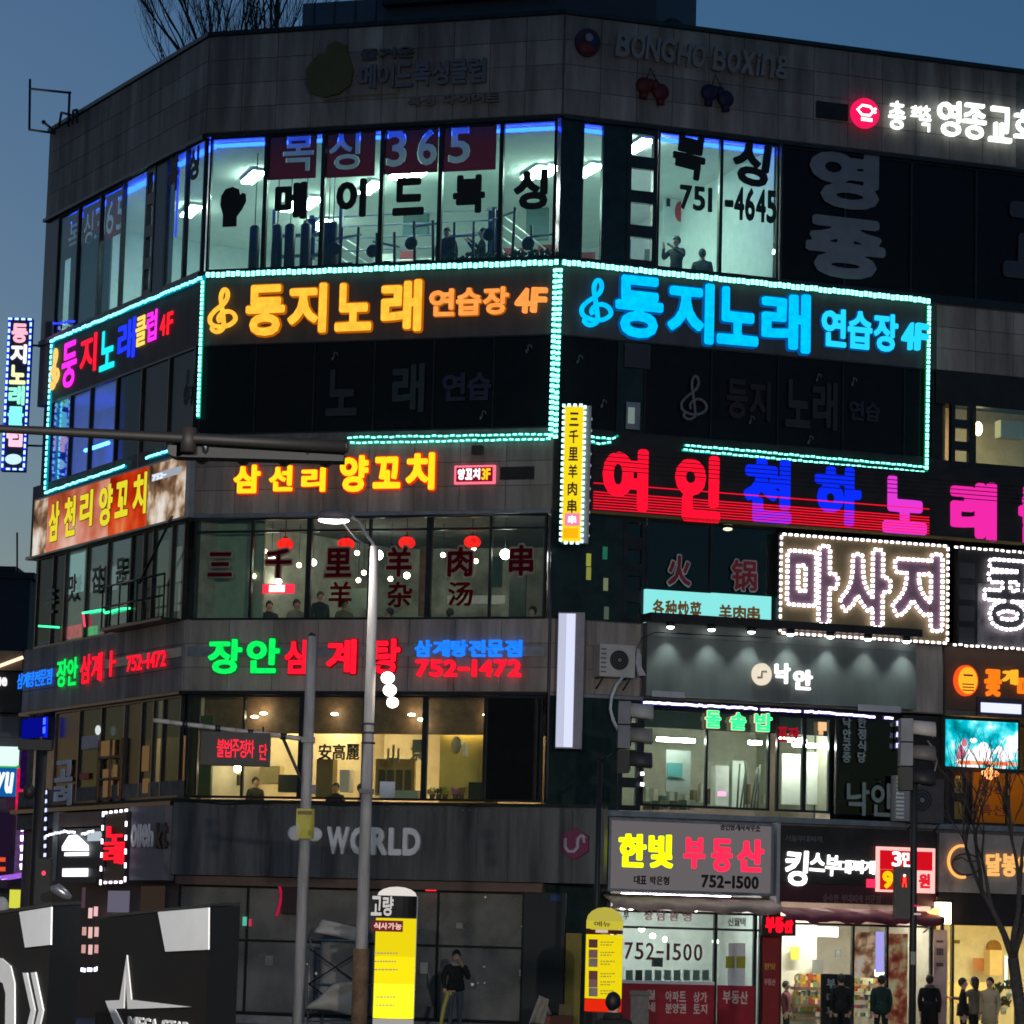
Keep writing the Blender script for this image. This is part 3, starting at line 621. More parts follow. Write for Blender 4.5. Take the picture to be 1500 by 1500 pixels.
for i in range(6):
    u = 2.9+i*.95; t = thing('gym_machine', 'dark exercise machine behind the gym glass, %s from the left' % ORD[i], 'exercise machine', FM, u, -2, zf, 'exercise machines in the gym'); h = rg.uniform(.9, 1.5)
    for a in (0, .45): tube(t, FM, 'upright', [(u+a, -1.4, 17.3), (u+a+rg.uniform(-.1, .1), -1.4, 17.5+h)], .035, M['black'], 6)
    tube(t, FM, 'handle_bar', [(u-.12, -1.4, 17.45+h*rg.uniform(.6, .95)), (u+.55, -1.4, 17.45+h*rg.uniform(.6, 1))], .03, M['greyalu'], 6); box(t, FM, 'pad', u+.05, u+.4, 17.5, 17.72, -1.6, -1.2, C('#301c1e')); ball(t, FM, 'weight', u-.12, -1.4, 17.45+h*.6, .16, .05, .16, M['black'])
def at(fr, x, y, off): return fr.px(x, y, off)
for (fr, x, y, off, pose, top, rz, lb) in ((FM, 655, 335, -1.5, 'stand', '#1c2624', .3, 'dark haired person in a dark shirt left of the ring ropes in the gym'), (FM, 707, 336, -2.0, 'guard', '#18201f', -1.2, 'person in dark clothes leaning beside the second last gym pane'), (FR, 991, 348, -1.2, 'guard', '#141a1a', -1.0, 'dark silhouetted boxer with raised fists under the number 751'), (FR, 1029, 367, -1.4, 'stand', '#20302c', 2.6, 'person with short dark hair seated low right of the silhouetted boxer'), (FR, 1121, 383, -1.4, 'stand', '#303a38', .5, 'person low at the right edge of the last gym pane')):
    u, z = at(fr, x, y, off); person(lb, fr, u, off, z, 1.62, pose, top, '#15181a', rz=rz, z_is_head=True)
t = thing('potted_shrub', 'row of low dark leafy plants along the gym sill by the corner', 'plants', FM, 7, -.6, 17.4)
bs = []
for i in range(150): bs.append(([(5.6+random.random()*2.9, -.5-random.random()*.3, 17.4), (5.6+random.random()*.01, -.5, 17.4)], .03))
lv = []
for i in range(260):
    u = 5.7+random.random()*2.8; z = 17.36+random.random()*.30; o_ = -.45-random.random()*.35; lv.append((u, z, o_, random.random()*6))
put('leaves', mesh(*dotmesh([(a-7, b-17.4, c, d) for a, b, c, d in lv], (.10, .05), .02)), FM.mat(7, 0, 17.4), t, C('#10302a'), kind='stuff')
# ---- fourth floor: black film windows
us = [.1]+[uM(x, 560) for x in (374, 460, 548, 635, 723)]+[LEN_M-.1]
window(B, FM, us, Z4W, Z4S, M['bglass'], fm=M['frame'], mull=.03, bar=.04)
window(B, FR, [.1, uR(905, 560), uR(945, 560), uR(1042, 560), uR(1140, 560), uR(1235, 560), uR(1325, 560), uE-.05], Z4W, Z4S, [M['bglass'], M['tealglass']]+[M['bglass']]*5, mull=.03, bar=.04)
backing(B, FM, 0, LEN_M, Z4W-.0, Z4S, .1, M['black'], off=-.16); backing(B, FR, 0, uR(1385, 640), Z4W, Z4S, .1, M['black'], off=-.16)
# small open casement on the right front
t = thing('casement_window', 'small open casement with a white inner frame between dark karaoke windows', 'window', FR, uR(927, 610), .02, FR.px(927, 625)[1]); pbox(t, FR, 'sash', 917, 628, 938, 590, .01, .05, M['greyalu']); pbox(t, FR, 'pane', 920, 620, 930, 597, .05, .06, emi('#7f8f8a', .8)); 
pbox(B, FR, 'vent_panel', 915, 537, 953, 505, .0, .03, C('#2a2e33'))
u4 = [uL(72, 640), uL(101, 640), uL(130, 640), uL(168, 630), uL(205, 620), uL(245, 610), LEN_L-.1]
window(B, FL, u4, Z4W-1.6, Z4S-.0, [M['glass'], M['glass'], M['glass'], M['dglass'], M['bglass'], M['bglass']], mull=.06, bar=.05)
room(B, [V2(FL, .15, -.3), V2(FL, u4[3], -.3), V2(FL, u4[3]-.2, -1.6), V2(FL, .4, -1.6)], Z4W-1.7, Z4S, C('#5a7ac0'), C('#5a7ac0'), C('#425a90'), skip=(0,), name='blue_reflection_room')  # blue room and tubes added to stand in for the sign's reflection
for i, (u, z, s_) in enumerate(((.5, Z4W-1.2, 5), (1.3, Z4W+.9, 3))):
    o = tube(None, FL, 'added_blue_lamp', [(u, -.9, z), (u+1.6, -.9, z)], .05, emi('#2858ff', s_*14), 8); tag(o, 'added blue tube standing in for a sign reflection in the left windows, %s one' % ('lower', 'upper')[i], 'lamp')
backing(B, FL, u4[3]+.1, LEN_L, Z4W-1.6, Z4S, .1, M['black'], off=-.2)
fg = C('#23262c'); fw = C('#62666c')
G = thing('window_lettering', 'faint unlit letters 노래연습 on the black windows of the corner front', 'lettering', FM, uM(560, 570), .01, 14)
text(G, FM, '노', FM.rect(475, 610, 527, 540), .01, .02, fg, .03); text(G, FM, '래', FM.rect(572, 605, 625, 532), .01, .02, C('#1d3034'), .03); text(G, FM, '연습', FM.rect(646, 588, 722, 545), .01, .02, C('#1c1e3c'), .03)
G = thing('window_lettering', 'faint grey letters 노래연습 on the black windows of the right front', 'lettering', FR, uR(1180, 590), .01, 14)
text(G, FR, '둥지', FR.rect(1062, 612, 1130, 560), .01, .02, C('#1b1219'), .03); text(G, FR, '노래', FR.rect(1148, 625, 1228, 562), .01, .02, fg, .03); text(G, FR, '연습', FR.rect(1242, 615, 1290, 590), .01, .02, C('#1c1e30'), .03)
clef(None, FR, 995, 612, 1036, 552, .01, fw, .035, 'treble_clef_decal')['label'] = 'pale grey treble clef decal on black glass right of the corner'; bpy.data.objects['treble_clef_decal']['category'] = 'decal'
clef(None, FL, 271, 592, 283, 540, .01, C('#3a3f46'), .03, 'treble_clef_decal'); bpy.data.objects['treble_clef_decal.001']['label'] = 'dim treble clef decal on the left street front'; bpy.data.objects['treble_clef_decal.001']['category'] = 'decal'
nl = ['high near the upper right', 'on the second pane', 'low beside the rope light', 'left of the casement', 'right of the yellow sign', 'low under the last letters', 'over the grey letters', 'left of the last mullion', 'below the grey clef']
for i, (fr, x, y) in enumerate(((FM, 771, 515), (FM, 487, 526), (FM, 704, 612), (FR, 845, 530), (FR, 880, 595), (FR, 1183, 648), (FR, 1195, 557), (FR, 1247, 563), (FR, 1097, 619))):
    note(None, fr, x, y, .16, fw); o = bpy.data.objects['music_note' + ('.%03d' % i if i else '')]; tag(o, 'small pale music note decal on black glass, '+nl[i], 'decal', 'music note decals on the black windows')
# warm lit window at the far right of the fourth floor
uW = uR(1393, 650); backing(B, FR, uE, LEN_R, FR.px(1400, 592)[1], Z4S, .25, M['black']); zW0, zW1 = Z4W-.15, FR.px(1400, 594)[1]
room(B, [V2(FR, uW, -.3), V2(FR, LEN_R-.2, -.3), V2(FR, LEN_R-.2, -4), V2(FR, uW, -4)], Z4W-.6, Z4S-.1, M['warm'], M['restdark'], M['floor'], skip=(0,), name='warm_room')
ladder(FR, uW, uR(1425, 650), zW0, zW1+.1, M['glass'], 3, bar=.2); window(B, FR, [uR(1427, 650), uR(1530, 650), LEN_R-.2], zW0, zW1+.1, M['glass'])
for x, y, lb in ((1433, 628, 'warm pendant lamp glowing in the far right fourth floor window'),):
    u, z = FR.px(x, y, -1); o = ball(None, FR, 'pendant_lamp', u, -1, z, .10, .10, .17, emi('#ffe0a0', 14)); tag(o, lb, 'lamp')
o = pbox(None, FR, 'air_conditioner', 1466, 640, 1500, 618, -1.3, -1.0, M['white']); tag(o, 'white wall air conditioner inside the warm fourth floor window', 'air conditioner')
o = box(None, FR, 'room_lamp', uW+1.5, uW+2.3, Z4S-.25, Z4S-.2, -2.6, -1.9, emi('#ffd9a0', 30)); tag(o, 'warm ceiling panel lamp above the far right fourth floor window', 'lamp')
# ---- third floor: skewer restaurant
ru = [V2(FM, .15, -.3), V2(FM, LEN_M-.15, -.3), V2(FM, 6.6, -6.5), V2(FM, 2.8, -6.5)]
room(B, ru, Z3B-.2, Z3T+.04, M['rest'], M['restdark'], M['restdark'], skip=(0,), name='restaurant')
window(B, FM, [.12, uM(367, 850), uM(451, 850), uM(540, 850), uM(627, 850), uM(717, 850), LEN_M-.12], Z3B-.02, Z3T-.06, M['wglass'], mull=(.05, .12, .05, .13, .05), rails=(FM.px(540, 776)[1],))
red = film_mat('dark_red_film', (.34, .02, .04), .6); pale = film_mat('pale_film', (.75, .70, .68), .7)
G = thing('window_lettering', 'dark red characters 三千里羊肉串 outlined in grey on the restaurant glass', 'lettering', FM, uM(540, 825), .01, 11)
for ch, r in (('三', (303, 845, 343, 809)), ('千', (387, 846, 430, 804)), ('里', (474, 846, 518, 803)), ('羊', (564, 845, 606, 801)), ('肉', (654, 845, 695, 801)), ('串', (744, 844, 784, 798))): text(G, FM, ch, FM.rect(*r), .012, .02, red, .028, under=(pale, .065))
G = thing('window_lettering', 'brown red characters 羊杂汤 in the lower row of the restaurant glass', 'lettering', FM, uM(580, 870), .01, 10)
for ch, r in (('羊', (480, 890, 518, 852)), ('杂', (566, 890, 606, 852)), ('汤', (655, 888, 695, 852))): text(G, FM, ch, FM.rect(*r), .012, .02, red, .02)
ln = ['left', 'second', 'third', 'right']
for i, (x, y) in enumerate(((418, 797), (507, 797), (596, 795), (692, 794))):
    u, z = FM.px(x, y, -.9); t = thing('paper_lantern', 'glowing red paper lantern behind the restaurant glass, %s of four' % ln[i], 'lantern', FM, u, -.9, z, 'red lanterns in the restaurant window')
    ball(t, FM, 'lantern_shade', u, -.9, z, .20, .20, .145, emi('#f01c14', 1.5, True, .35)); tube(t, FM, 'cap', [(u, -.9, z+.13), (u, -.9, z+.17)], .06, M['frame'], 8); tube(t, FM, 'cord', [(u, -.9, z+.17), (u, -.9, Z3T)], .01, M['frame'], 5)
bulb = [(388, 808, 0), (398, 817, 1), (438, 828, 0), (394, 838, 1), (372, 844, 0), (408, 852, 1), (459, 824, 1), (523, 810, 0), (533, 839, 0), (525, 850, 0), (554, 813, 2), (596, 843, 1), (572, 848, 0), (625, 819, 1), (649, 813, 0), (697, 822, 0), (740, 812, 2), (694, 803, 0)]
for i, (x, y, s_) in enumerate(bulb):
    off = -(.8+random.random()*3.2); u, z = FM.px(x, y, off); r = (.055, .075, .115)[s_]; cl_ = ('#ffd9b0', '#fff0e0', '#ffffff')[s_]  # bright points drawn as glowing globes on cords
    t = thing('pendant_lamp', 'round glowing globe on a cord in the skewer restaurant, %s from the left' % ORD[sorted(b[0] for b in bulb).index(x)], 'lamp', FM, u, off, z, 'glowing globes on cords in the skewer restaurant')
    ball(t, FM, 'globe', u, off, z, r, r, r, emi(cl_, 34)); tube(t, FM, 'cord', [(u, off, z+r), (u, off, Z3T+.03)], .007, M['frame'], 4)
box(B, FM, 'partition', .3, uM(366, 850), Z3B-.1, Z3T, -.9, -.8, C('#93a89c')); 
for (x0, yb, x1, yt, off, mt, nm, lb) in ((612, 902, 628, 800, -2, M['wood'], 'wood_post', 'brown wooden post between the second and third restaurant panes'), (745, 903, 770, 842, -1.2, M['restdark'], 'dark_cabinet', 'dark cabinet low inside the right restaurant pane'), (720, 860, 735, 815, -2.5, C('#1b3a30'), 'green_board', 'dark green board on the restaurant back wall'), (655, 885, 740, 872, -2.2, M['white'], 'menu_rail', 'pale menu strip along the restaurant back wall'), (512, 893, 537, 862, -1.6, C('#a8c4be'), 'wall_poster', 'pale poster beside the street lamp pole inside the restaurant'), (793, 900, 806, 775, -.6, M['granite'], 'stone_post', 'stone faced post at the right end of the restaurant glass')):
    a = FM.rect(x0, yb, x1, yt, off); o = box(None, FM, nm, a[0], a[1], a[2], a[3], off-.1, off, mt); tag(o, lb, nm.split('_')[1])
t = thing('light_board', 'small white and red lit board under the character 千', 'sign', FM, uM(407, 862), -.7, FM.px(407, 868)[1]); pbox(t, FM, 'box', 384, 869, 430, 855, -.8, -.7, emi('#ff3050', 1.3)); pbox(t, FM, 'face', 394, 867, 417, 857, -.7, -.69, emi('#ffffff', 2.5))
for i, (x, y, c) in enumerate(((345, 886, '#14201c'), (395, 882, '#101412'), (435, 880, '#8d908c'), (470, 868, '#16181a'), (505, 880, '#6b6850'), (570, 892, '#1a1c1c'), (660, 893, '#1a201c'), (780, 890, '#0e1a16'))):
    off = -1.0-i % 2*.6; u, z = FM.px(x, y, off); person('diner behind restaurant glass %s, in %s' % (('by the pale partition', 'under the lit board', 'right of the lit board', 'left of the character 里', 'right under the third lantern', 'under the middle character 杂', 'under the right character 汤', 'in the last pane')[i], 'a grey top' if c == '#8d908c' else 'dark clothes'), FM, u, off, z, 1.55, 'stand', c, '#141414', rz=random.uniform(-1.5, 3), z_is_head=True, group='diners in the skewer restaurant')
# left street front, third floor
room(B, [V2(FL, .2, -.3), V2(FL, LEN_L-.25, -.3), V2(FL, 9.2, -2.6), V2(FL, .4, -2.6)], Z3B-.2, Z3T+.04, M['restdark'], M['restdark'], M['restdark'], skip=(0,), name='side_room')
u3 = [uL(52, 880), uL(76, 875), uL(94, 872), uL(125, 868), uL(156, 864), uL(190, 860), uL(208, 858), uL(222, 855), uL(250, 850), uL(268, 848)]
window(B, FL, u3, Z3B-.02, Z3T-.06, [M['dglass'], M['dglass'], M['glass'], M['glass'], M['glass'], M['dglass'], M['bglass'], M['wglass'], M['wglass']], mull=.07)
def lpanel(x0, yb, x1, yt, off, mt, nm, lb, cat): 
    a = FL.rect(x0, yb, x1, yt, off); o = box(None, FL, nm, a[0], a[1], a[2], a[3], off-.02, off, mt); return tag(o, lb, cat)
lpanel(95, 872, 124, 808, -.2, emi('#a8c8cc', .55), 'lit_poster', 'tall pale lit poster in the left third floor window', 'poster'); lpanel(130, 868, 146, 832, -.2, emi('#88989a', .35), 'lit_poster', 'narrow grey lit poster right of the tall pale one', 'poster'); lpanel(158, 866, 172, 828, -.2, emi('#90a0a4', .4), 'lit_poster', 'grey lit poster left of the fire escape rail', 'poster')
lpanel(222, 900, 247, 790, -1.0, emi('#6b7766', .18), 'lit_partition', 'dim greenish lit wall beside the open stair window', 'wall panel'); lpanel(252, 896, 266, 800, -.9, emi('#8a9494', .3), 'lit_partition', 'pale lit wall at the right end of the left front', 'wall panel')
for i, (ch, x, y, c) in enumerate((('촌', 68, 900, '#7f8a86'), ('맛', 100, 882, '#3a3230'), ('집', 135, 870, '#3a3230'), ('문', 170, 858, '#3a3230'))):
    o = text(None, FL, ch, FL.rect(x, y, x+14, y-42), .01, .02, C(c), .02)[0]; tag(o, 'dark upright character decal on the left third floor glass, %s' % ('first', 'second', 'third', 'fourth')[i], 'decal', 'character decals on the left third floor glass')
gg = emi('#3cffa0', 2.2)
for i, (pts, m_, lb) in enumerate(((((57, 917), (86, 919)), gg, 'pale green neon line low in the first left pane'), (((121, 898), (151, 893), (154, 898), (176, 892), (190, 891)), gg, 'zigzag green neon line in the left third floor window'), (((122, 898), (124, 918)), emi('#ff4060', 1.5), 'short red neon line joining the green zigzag'))):
    o = tube(None, FL, 'neon_line', [(FL.px(x, y, .03)[0], .03, FL.px(x, y, .03)[1]) for x, y in pts], .028, m_, 6); tag(o, lb, 'neon')
for (x0, yb, x1, yt, hx, s_, lb) in ((88, 938, 119, 914, '#e01838', .8, 'red glowing neon reflection panel low in the left window'), (124, 932, 142, 916, '#18b860', .8, 'green glowing neon reflection panel low in the left window'), (57, 944, 84, 936, '#1830d0', .8, 'blue glowing neon reflection panel low in the first left pane')): lpanel(x0, yb, x1, yt, -.12, emi(hx, s_, True, .5), 'neon_reflection', lb, 'light panel')  # panels glow to paint neon reflections in the glass
t = thing('fire_escape', 'black metal balcony rail and diagonal ladder on the left third floor', 'railing', FL, uL(220, 880), .3, Z3B)
ra, rb = uL(175, 900), uL(266, 890)
for z in (Z3B+.05, Z3B+.55, Z3B+1.05): tube(t, FL, 'rail', [(ra, .45, z), (rb, .45, z)], .025, M['frame'], 6)
for i in range(8): u = ra+(rb-ra)*i/7; tube(t, FL, 'baluster', [(u, .45, Z3B+.05), (u, .45, Z3B+1.05)], .022, M['frame'], 6)
box(t, FL, 'deck', ra, rb, Z3B-.02, Z3B+.04, .03, .5, M['frame']); tube(t, FL, 'ladder', [(uL(222, 850), .3, Z3B+1.0), (uL(268, 800), .3, Z3T)], .035, M['frame'], 6)
# third floor, right front: hotpot windows
box(B, FR, 'pier', 0, uA, Z3B, Z3T, -.25, .0, M['tealglass']); ladder(FR, uA, uB, Z3B-.0, Z3T, M['dglass'], 4)
rmr = [V2(FR, uA, -.3), V2(FR, uC+.0, -.3), V2(FR, uC, -4), V2(FR, uA+.6, -4)]
room(B, rmr, Z3B-.2, Z3T+.04, C('#6a7476'), M['restdark'], M['restdark'], skip=(0,), name='hotpot_room')
window(B, FR, [uB+.02, uR(1041, 850), uC], Z3B, Z3T-.02, M['dglass'], mull=.05)
for i, (x, y) in enumerate(((941, 772), (1066, 780))):
    u, z = FR.px(x, y, -.5); o = ball(None, FR, 'downlight', u, -.5, Z3T-.05, .11, .11, .04, emi('#ffe8c0', 14)); tag(o, 'small warm downlight at the head of the hotpot window, %s one' % ('left', 'right')[i], 'lamp')
G = thing('window_lettering', 'red characters 火锅 outlined in white above the turquoise light box', 'lettering', FR, uR(1040, 840), .01, 10)
text(G, FR, '火', FR.rect(976, 857, 1013, 815), .012, .02, C('#8a1626'), .03, under=(C('#a8b4b4'), .05)); text(G, FR, '锅', FR.rect(1069, 864, 1110, 822), .012, .02, C('#8a1626'), .02, under=(C('#a89a9c'), .045))
t = thing('light_box_sign', 'turquoise light box reading 各种炒菜 and 羊肉串 in orange characters', 'sign', FR, uR(1035, 895), .1, 9)
pbox(t, FR, 'face', 945, 914, 1041, 869, .02, .14, emi('#8ef0ec', .95)); pbox(t, FR, 'face', 1042, 921, 1130, 874, .02, .14, emi('#8ef0ec', .95))
text(t, FR, '各种炒菜', FR.rect(955, 902, 1028, 882, .14), .14, .02, C('#c98a30'), .03); text(t, FR, '羊肉串', FR.rect(1052, 908, 1114, 889, .14), .14, .02, C('#c98a30'), .03)
for i, (x, y, hx) in enumerate(((862, 820, '#b8c050'), (862, 840, '#a8b050'), (886, 810, '#2c8060'), (887, 856, '#8a9a70'), (888, 898, '#607060'))):
    pbox(None, FR, 'wall_reflection', x-3, y+9, x+4, y-9, .0, .02, emi(hx, .55)); tag(LAST(), 'small painted reflection in the dark green wall, %s' % ('upper yellow one', 'lower yellow one', 'teal one', 'pale one on the right', 'lowest dim one')[i], 'lit pane')  # glowing patches paint the reflections on the dark wall
# ---- second floor: chicken soup restaurant
room(B, [V2(FM, .15, -.3), V2(FM, LEN_M-.15, -.3), V2(FM, 6.6, -6), V2(FM, 2.8, -6)], Z2B-.2, Z2T+.04, M['warm'], M['wood'], M['wood'], skip=(0,), name='dining_room')
window(B, FM, [.12, uM(288, 1110), uM(355, 1110), uM(440, 1110), uM(531, 1110), uM(621, 1110), uM(709, 1110), uM(783, 1110), LEN_M-.1], Z2B, Z2T-.06, [M['dglass']]+[M['wglass']]*5+[M['bglass'], M['bglass']], mull=(.04, .04, .12, .05, .12, .06, .05))
zt = FM.px(660, 1073)[1]
box(B, FM, 'bulkhead', .15, LEN_M-.15, zt, Z2T, -.75, -.6, M['wood'])
box(B, FM, 'yellow_wall', uM(625, 1120), uM(712, 1120), Z2B, zt, -.95, -.9, M['yellow'])
box(B, FM, 'green_wall', uM(272, 1120), uM(297, 1120), Z2B, Z2T-.5, -.6, -.5, C('#3c4a30'))
WL = emi('#ffe9c8', 34)
ords = ['first', 'second', 'third', 'fourth', 'fifth', 'sixth', 'seventh', 'eighth']
for i, (x, y) in enumerate(((373, 1050), (386, 1045), (423, 1063), (490, 1046), (603, 1047), (617, 1054), (713, 1047))):
    off = -.4 if y < 1060 else -1.5; u, z = FM.px(x, y, off); z = min(z, Z2T-.05); o = ball(None, FM, 'downlight', u, off, z, .085, .085, .03, WL); tag(o, 'warm round downlight over the second floor windows, %s from the left' % ords[i], 'lamp', 'downlights over the soup restaurant windows')
for i, (u, o_) in enumerate(((1.6, -2.8), (3.4, -2.4), (4.6, -3), (6.4, -1.9), (2.6, -4.5))):
    box(None, FM, 'ceiling_lamp', u-.3, u+.3, Z2T-.10, Z2T-.05, o_-.25, o_+.25, emi('#ffdfa6', 58)); tag(LAST(), 'square warm ceiling lamp inside the soup restaurant, %s' % ('over the red sign', 'by the pole', 'by the characters', 'before the yellow wall', 'far back')[i], 'lamp', 'ceiling lamps of the soup restaurant')
o = ball(None, FM, 'globe_lamp', *[FM.px(348, 1126, -1)[0], -1, FM.px(348, 1126, -1)[1]], .09, .09, .09, WL); tag(o, 'round white globe lamp under the red message sign', 'lamp')
u, z = FM.px(675, 1092, -.8); o = box(None, FM, 'added_wall_lamp', uM(632, 1080), uM(704, 1080), zt+.10, zt+.14, -.86, -.80, emi('#ffe0a0', 16)); tag(o, 'hidden warm lamp strip added to brighten the yellow wall with the fan', 'lamp')  # unseen strip added to brighten the yellow wall
t = thing('wall_fan', 'grey wall fan tilted on the yellow wall', 'fan', FM, u, -.8, z)
put('fan_cage', sphmesh(.20, .03, .20, 16), FM.mat(u-.05, -.62, z) @ Matrix.Rotation(math.radians(-38), 4, 'Z') @ Matrix.Rotation(math.radians(25), 4, 'Y'), t, C('#8b8672')); box(t, FM, 'bracket', u+.08, u+.16, z-.25, z+.05, -.85, -.68, M['white']); tube(t, FM, 'motor', [(u-.03, -.66, z), (u+.12, -.78, z)], .05, M['white'], 8)
G = thing('window_lettering', 'dark characters 安高麗 on the warm second floor glass', 'lettering', FM, uM(498, 1100), .01, 6); text(G, FM, '安高麗', FM.rect(466, 1113, 528, 1090), .01, .02, C('#221d14'), .02)
G = thing('window_lettering', 'pale characters on the glass right of the lamp pole', 'lettering', FM, uM(585, 1100), .01, 6); text(G, FM, '山', FM.rect(560, 1114, 580, 1090), -.3, .02, C('#9a8c70'), .03); text(G, FM, '景', FM.rect(594, 1114, 615, 1082), -.3, .02, C('#9a8c70'), .03)
def furn(x0, yb, x1, yt, off, mt, nm, lb, fr=FM, d=.3):
    a = fr.rect(x0, yb, x1, yt, off); o = box(None, fr, nm, a[0], a[1], a[2], a[3], off-d, off, mt); return tag(o, lb, nm.split('_')[-1])
t = thing('wooden_screen', 'pale wooden screen of four dark panels behind the lamp pole', 'screen', FM, uM(580, 1140), -1.6, Z2B)
a = FM.rect(549, 1165, 608, 1112, -1.6); box(t, FM, 'frame', a[0], a[1], a[2], a[3], -1.7, -1.6, C('#9c8a58'))
for i in range(4): b = a[0]+.08+(a[1]-a[0]-.1)*i/4; box(t, FM, 'panel', b, b+(a[1]-a[0])/4-.08, a[2]+.05, a[3]-.25, -1.6, -1.58, C('#4a4530'))
furn(462, 1168, 488, 1112, -1.8, C('#6a6040'), 'partition_cabinet', 'olive cabinet under the dark characters'); furn(497, 1160, 512, 1128, -1.2, M['white'], 'white_cloth', 'white cloth hanging inside the window left of the lamp pole'); furn(380, 1148, 410, 1122, -2, C('#c8b680'), 'lit_counter', 'pale lit counter under the red message sign')
furn(297, 1168, 315, 1118, -1.3, C('#8f6a40'), 'wood_partition', 'brown wood panel at the left of the soup restaurant'); furn(318, 1150, 350, 1135, -1.6, C('#2c3430'), 'dark_cabinet', 'dark cabinet low inside the left restaurant pane'); furn(407, 1160, 437, 1135, -1.7, C('#26302a'), 'dark_freezer', 'dark freezer low beside the mast pole'); furn(578, 1170, 612, 1158, -.5, C('#a8b0a0'), 'folded_awning', 'folded pale tarp on the sill by the yellow wall', d=.2)
furn(686, 1170, 712, 1146, -.4, C('#1a2c2c'), 'dark_planter', 'dark planter on the sill before the yellow wall', d=.2)
for i, (x, hx) in enumerate(((633, '#8f8a30'), (642, '#3a2a1c'), (652, '#b0a030'), (667, '#c060a0'), (676, '#9a7040'))):
    u, z = FM.px(x, 1166, -.4); t = thing('flower_pot', 'small pot with a %s plant on the sill of the yellow wall' % ('olive', 'dark', 'yellow', 'pink', 'brown')[i], 'pot', FM, u, -.4, z-.05); tube(t, FM, 'pot', [(u, -.4, z-.08), (u, -.4, z+.04)], [.05, .07], C('#6a4a3a'), 8); put('leaves', mesh(*dotmesh([(random.uniform(-.09, .09), .05+random.random()*.13, random.uniform(-.05, .05), random.random()*6) for _ in range(30)], (.05, .03), .01)), FM.mat(u, -.4, z), t, C(hx), kind='stuff')
for i, (x, y) in enumerate(((492, 1148), (375, 1140), (530, 1150))):
    u, z = FM.px(x, y, -1.5); person('dark haired diner in the warm restaurant, %s' % ('left of the lamp pole', 'below the red message sign', 'right behind the lamp pole')[i], FM, u, -1.5, z, 1.5, 'stand', ('#2a2018', '#20241c', '#c8c0b0')[i], '#201a14', rz=i, z_is_head=True)
# left street front, second floor
room(B, [V2(FL, .2, -.3), V2(FL, LEN_L-.25, -.3), V2(FL, 9.2, -2.6), V2(FL, .4, -2.6)], Z2B-.2, Z2T+.04, M['warm'], M['restdark'], M['wood'], skip=(0,), name='side_dining_room')
u2 = [uL(78, 1110), uL(114, 1110), uL(146, 1110), uL(180, 1110), uL(205, 1110), uL(222, 1110), uL(236, 1110), uL(262, 1110)]
window(B, FL, u2, Z2B, Z2T-.06, [M['bglass'], M['dglass'], M['dglass'], M['bglass'], M['dglass'], M['wglass'], M['dglass']], mull=.08)
box(B, FL, 'bulkhead', .2, LEN_L-.3, FL.px(150, 1085)[1], Z2T, -.6, -.5, M['restdark'])
t = thing('window_lattice', 'wooden lattice with pale panes on the left second floor', 'lattice', FL, uL(165, 1130), .05, 5)
for x0, yb, x1, yt in ((147, 1108, 166, 1084), (150, 1140, 163, 1126), (165, 1140, 170, 1120), (150, 1168, 163, 1143), (172, 1165, 178, 1145), (207, 1130, 217, 1092), (208, 1162, 217, 1140)): pbox(t, FL, 'lit_pane', x0, yb, x1, yt, -.03, .01, emi('#b08a5c', .30))
for u in (uL(147, 1120), uL(164, 1120), uL(180, 1120)): tube(t, FL, 'upright', [(u, .04, Z2B), (u, .04, FL.px(165, 1083)[1])], .04, M['wood'], 6)
for y in (1110, 1141): z = FL.px(160, y)[1]; tube(t, FL, 'crossbar', [(uL(147, y), .04, z), (uL(180, y), .04, z)], .035, M['wood'], 6)
for i, (u, o_) in enumerate(((3.5, -1.2), (6.3, -1.3), (8.5, -1.2))): box(None, FL, 'ceiling_lamp', u-.25, u+.25, Z2T-.12, Z2T-.06, o_-.9, o_-.6, emi('#ffcf90', 22)); tag(LAST(), 'warm ceiling lamp inside the left second floor, %s' % ('far one', 'middle one', 'near the corner')[i], 'lamp')
Q = text(None, FL, '고려', (uL(81, 1140), uL(107, 1140), FL.px(94, 1182)[1], FL.px(94, 1112)[1]), .01, .02, C('#c8ccd8'), .05, vert=True); tag(Q[0], 'pale brush letter 고 on the left dark pane, upper one', 'lettering'); tag(Q[1], 'pale brush letter 려 on the left dark pane, lower one', 'lettering')
lpanel(119, 1098, 145, 1076, .02, C('#a8a8b0'), 'notice_sheet', 'grey notice sheet on the left second floor glass', 'notice'); lpanel(116, 1142, 129, 1132, .02, C('#a02c34'), 'notice_sheet', 'small red notice on the left second floor glass', 'notice')
o = ball(None, FL, 'round_lamp', uL(152, 1070), .15, FL.px(152, 1070)[1], .07, .07, .12, emi('#dfe8e8', .9)); tag(o, 'oval white lamp on the left second floor glass', 'lamp')
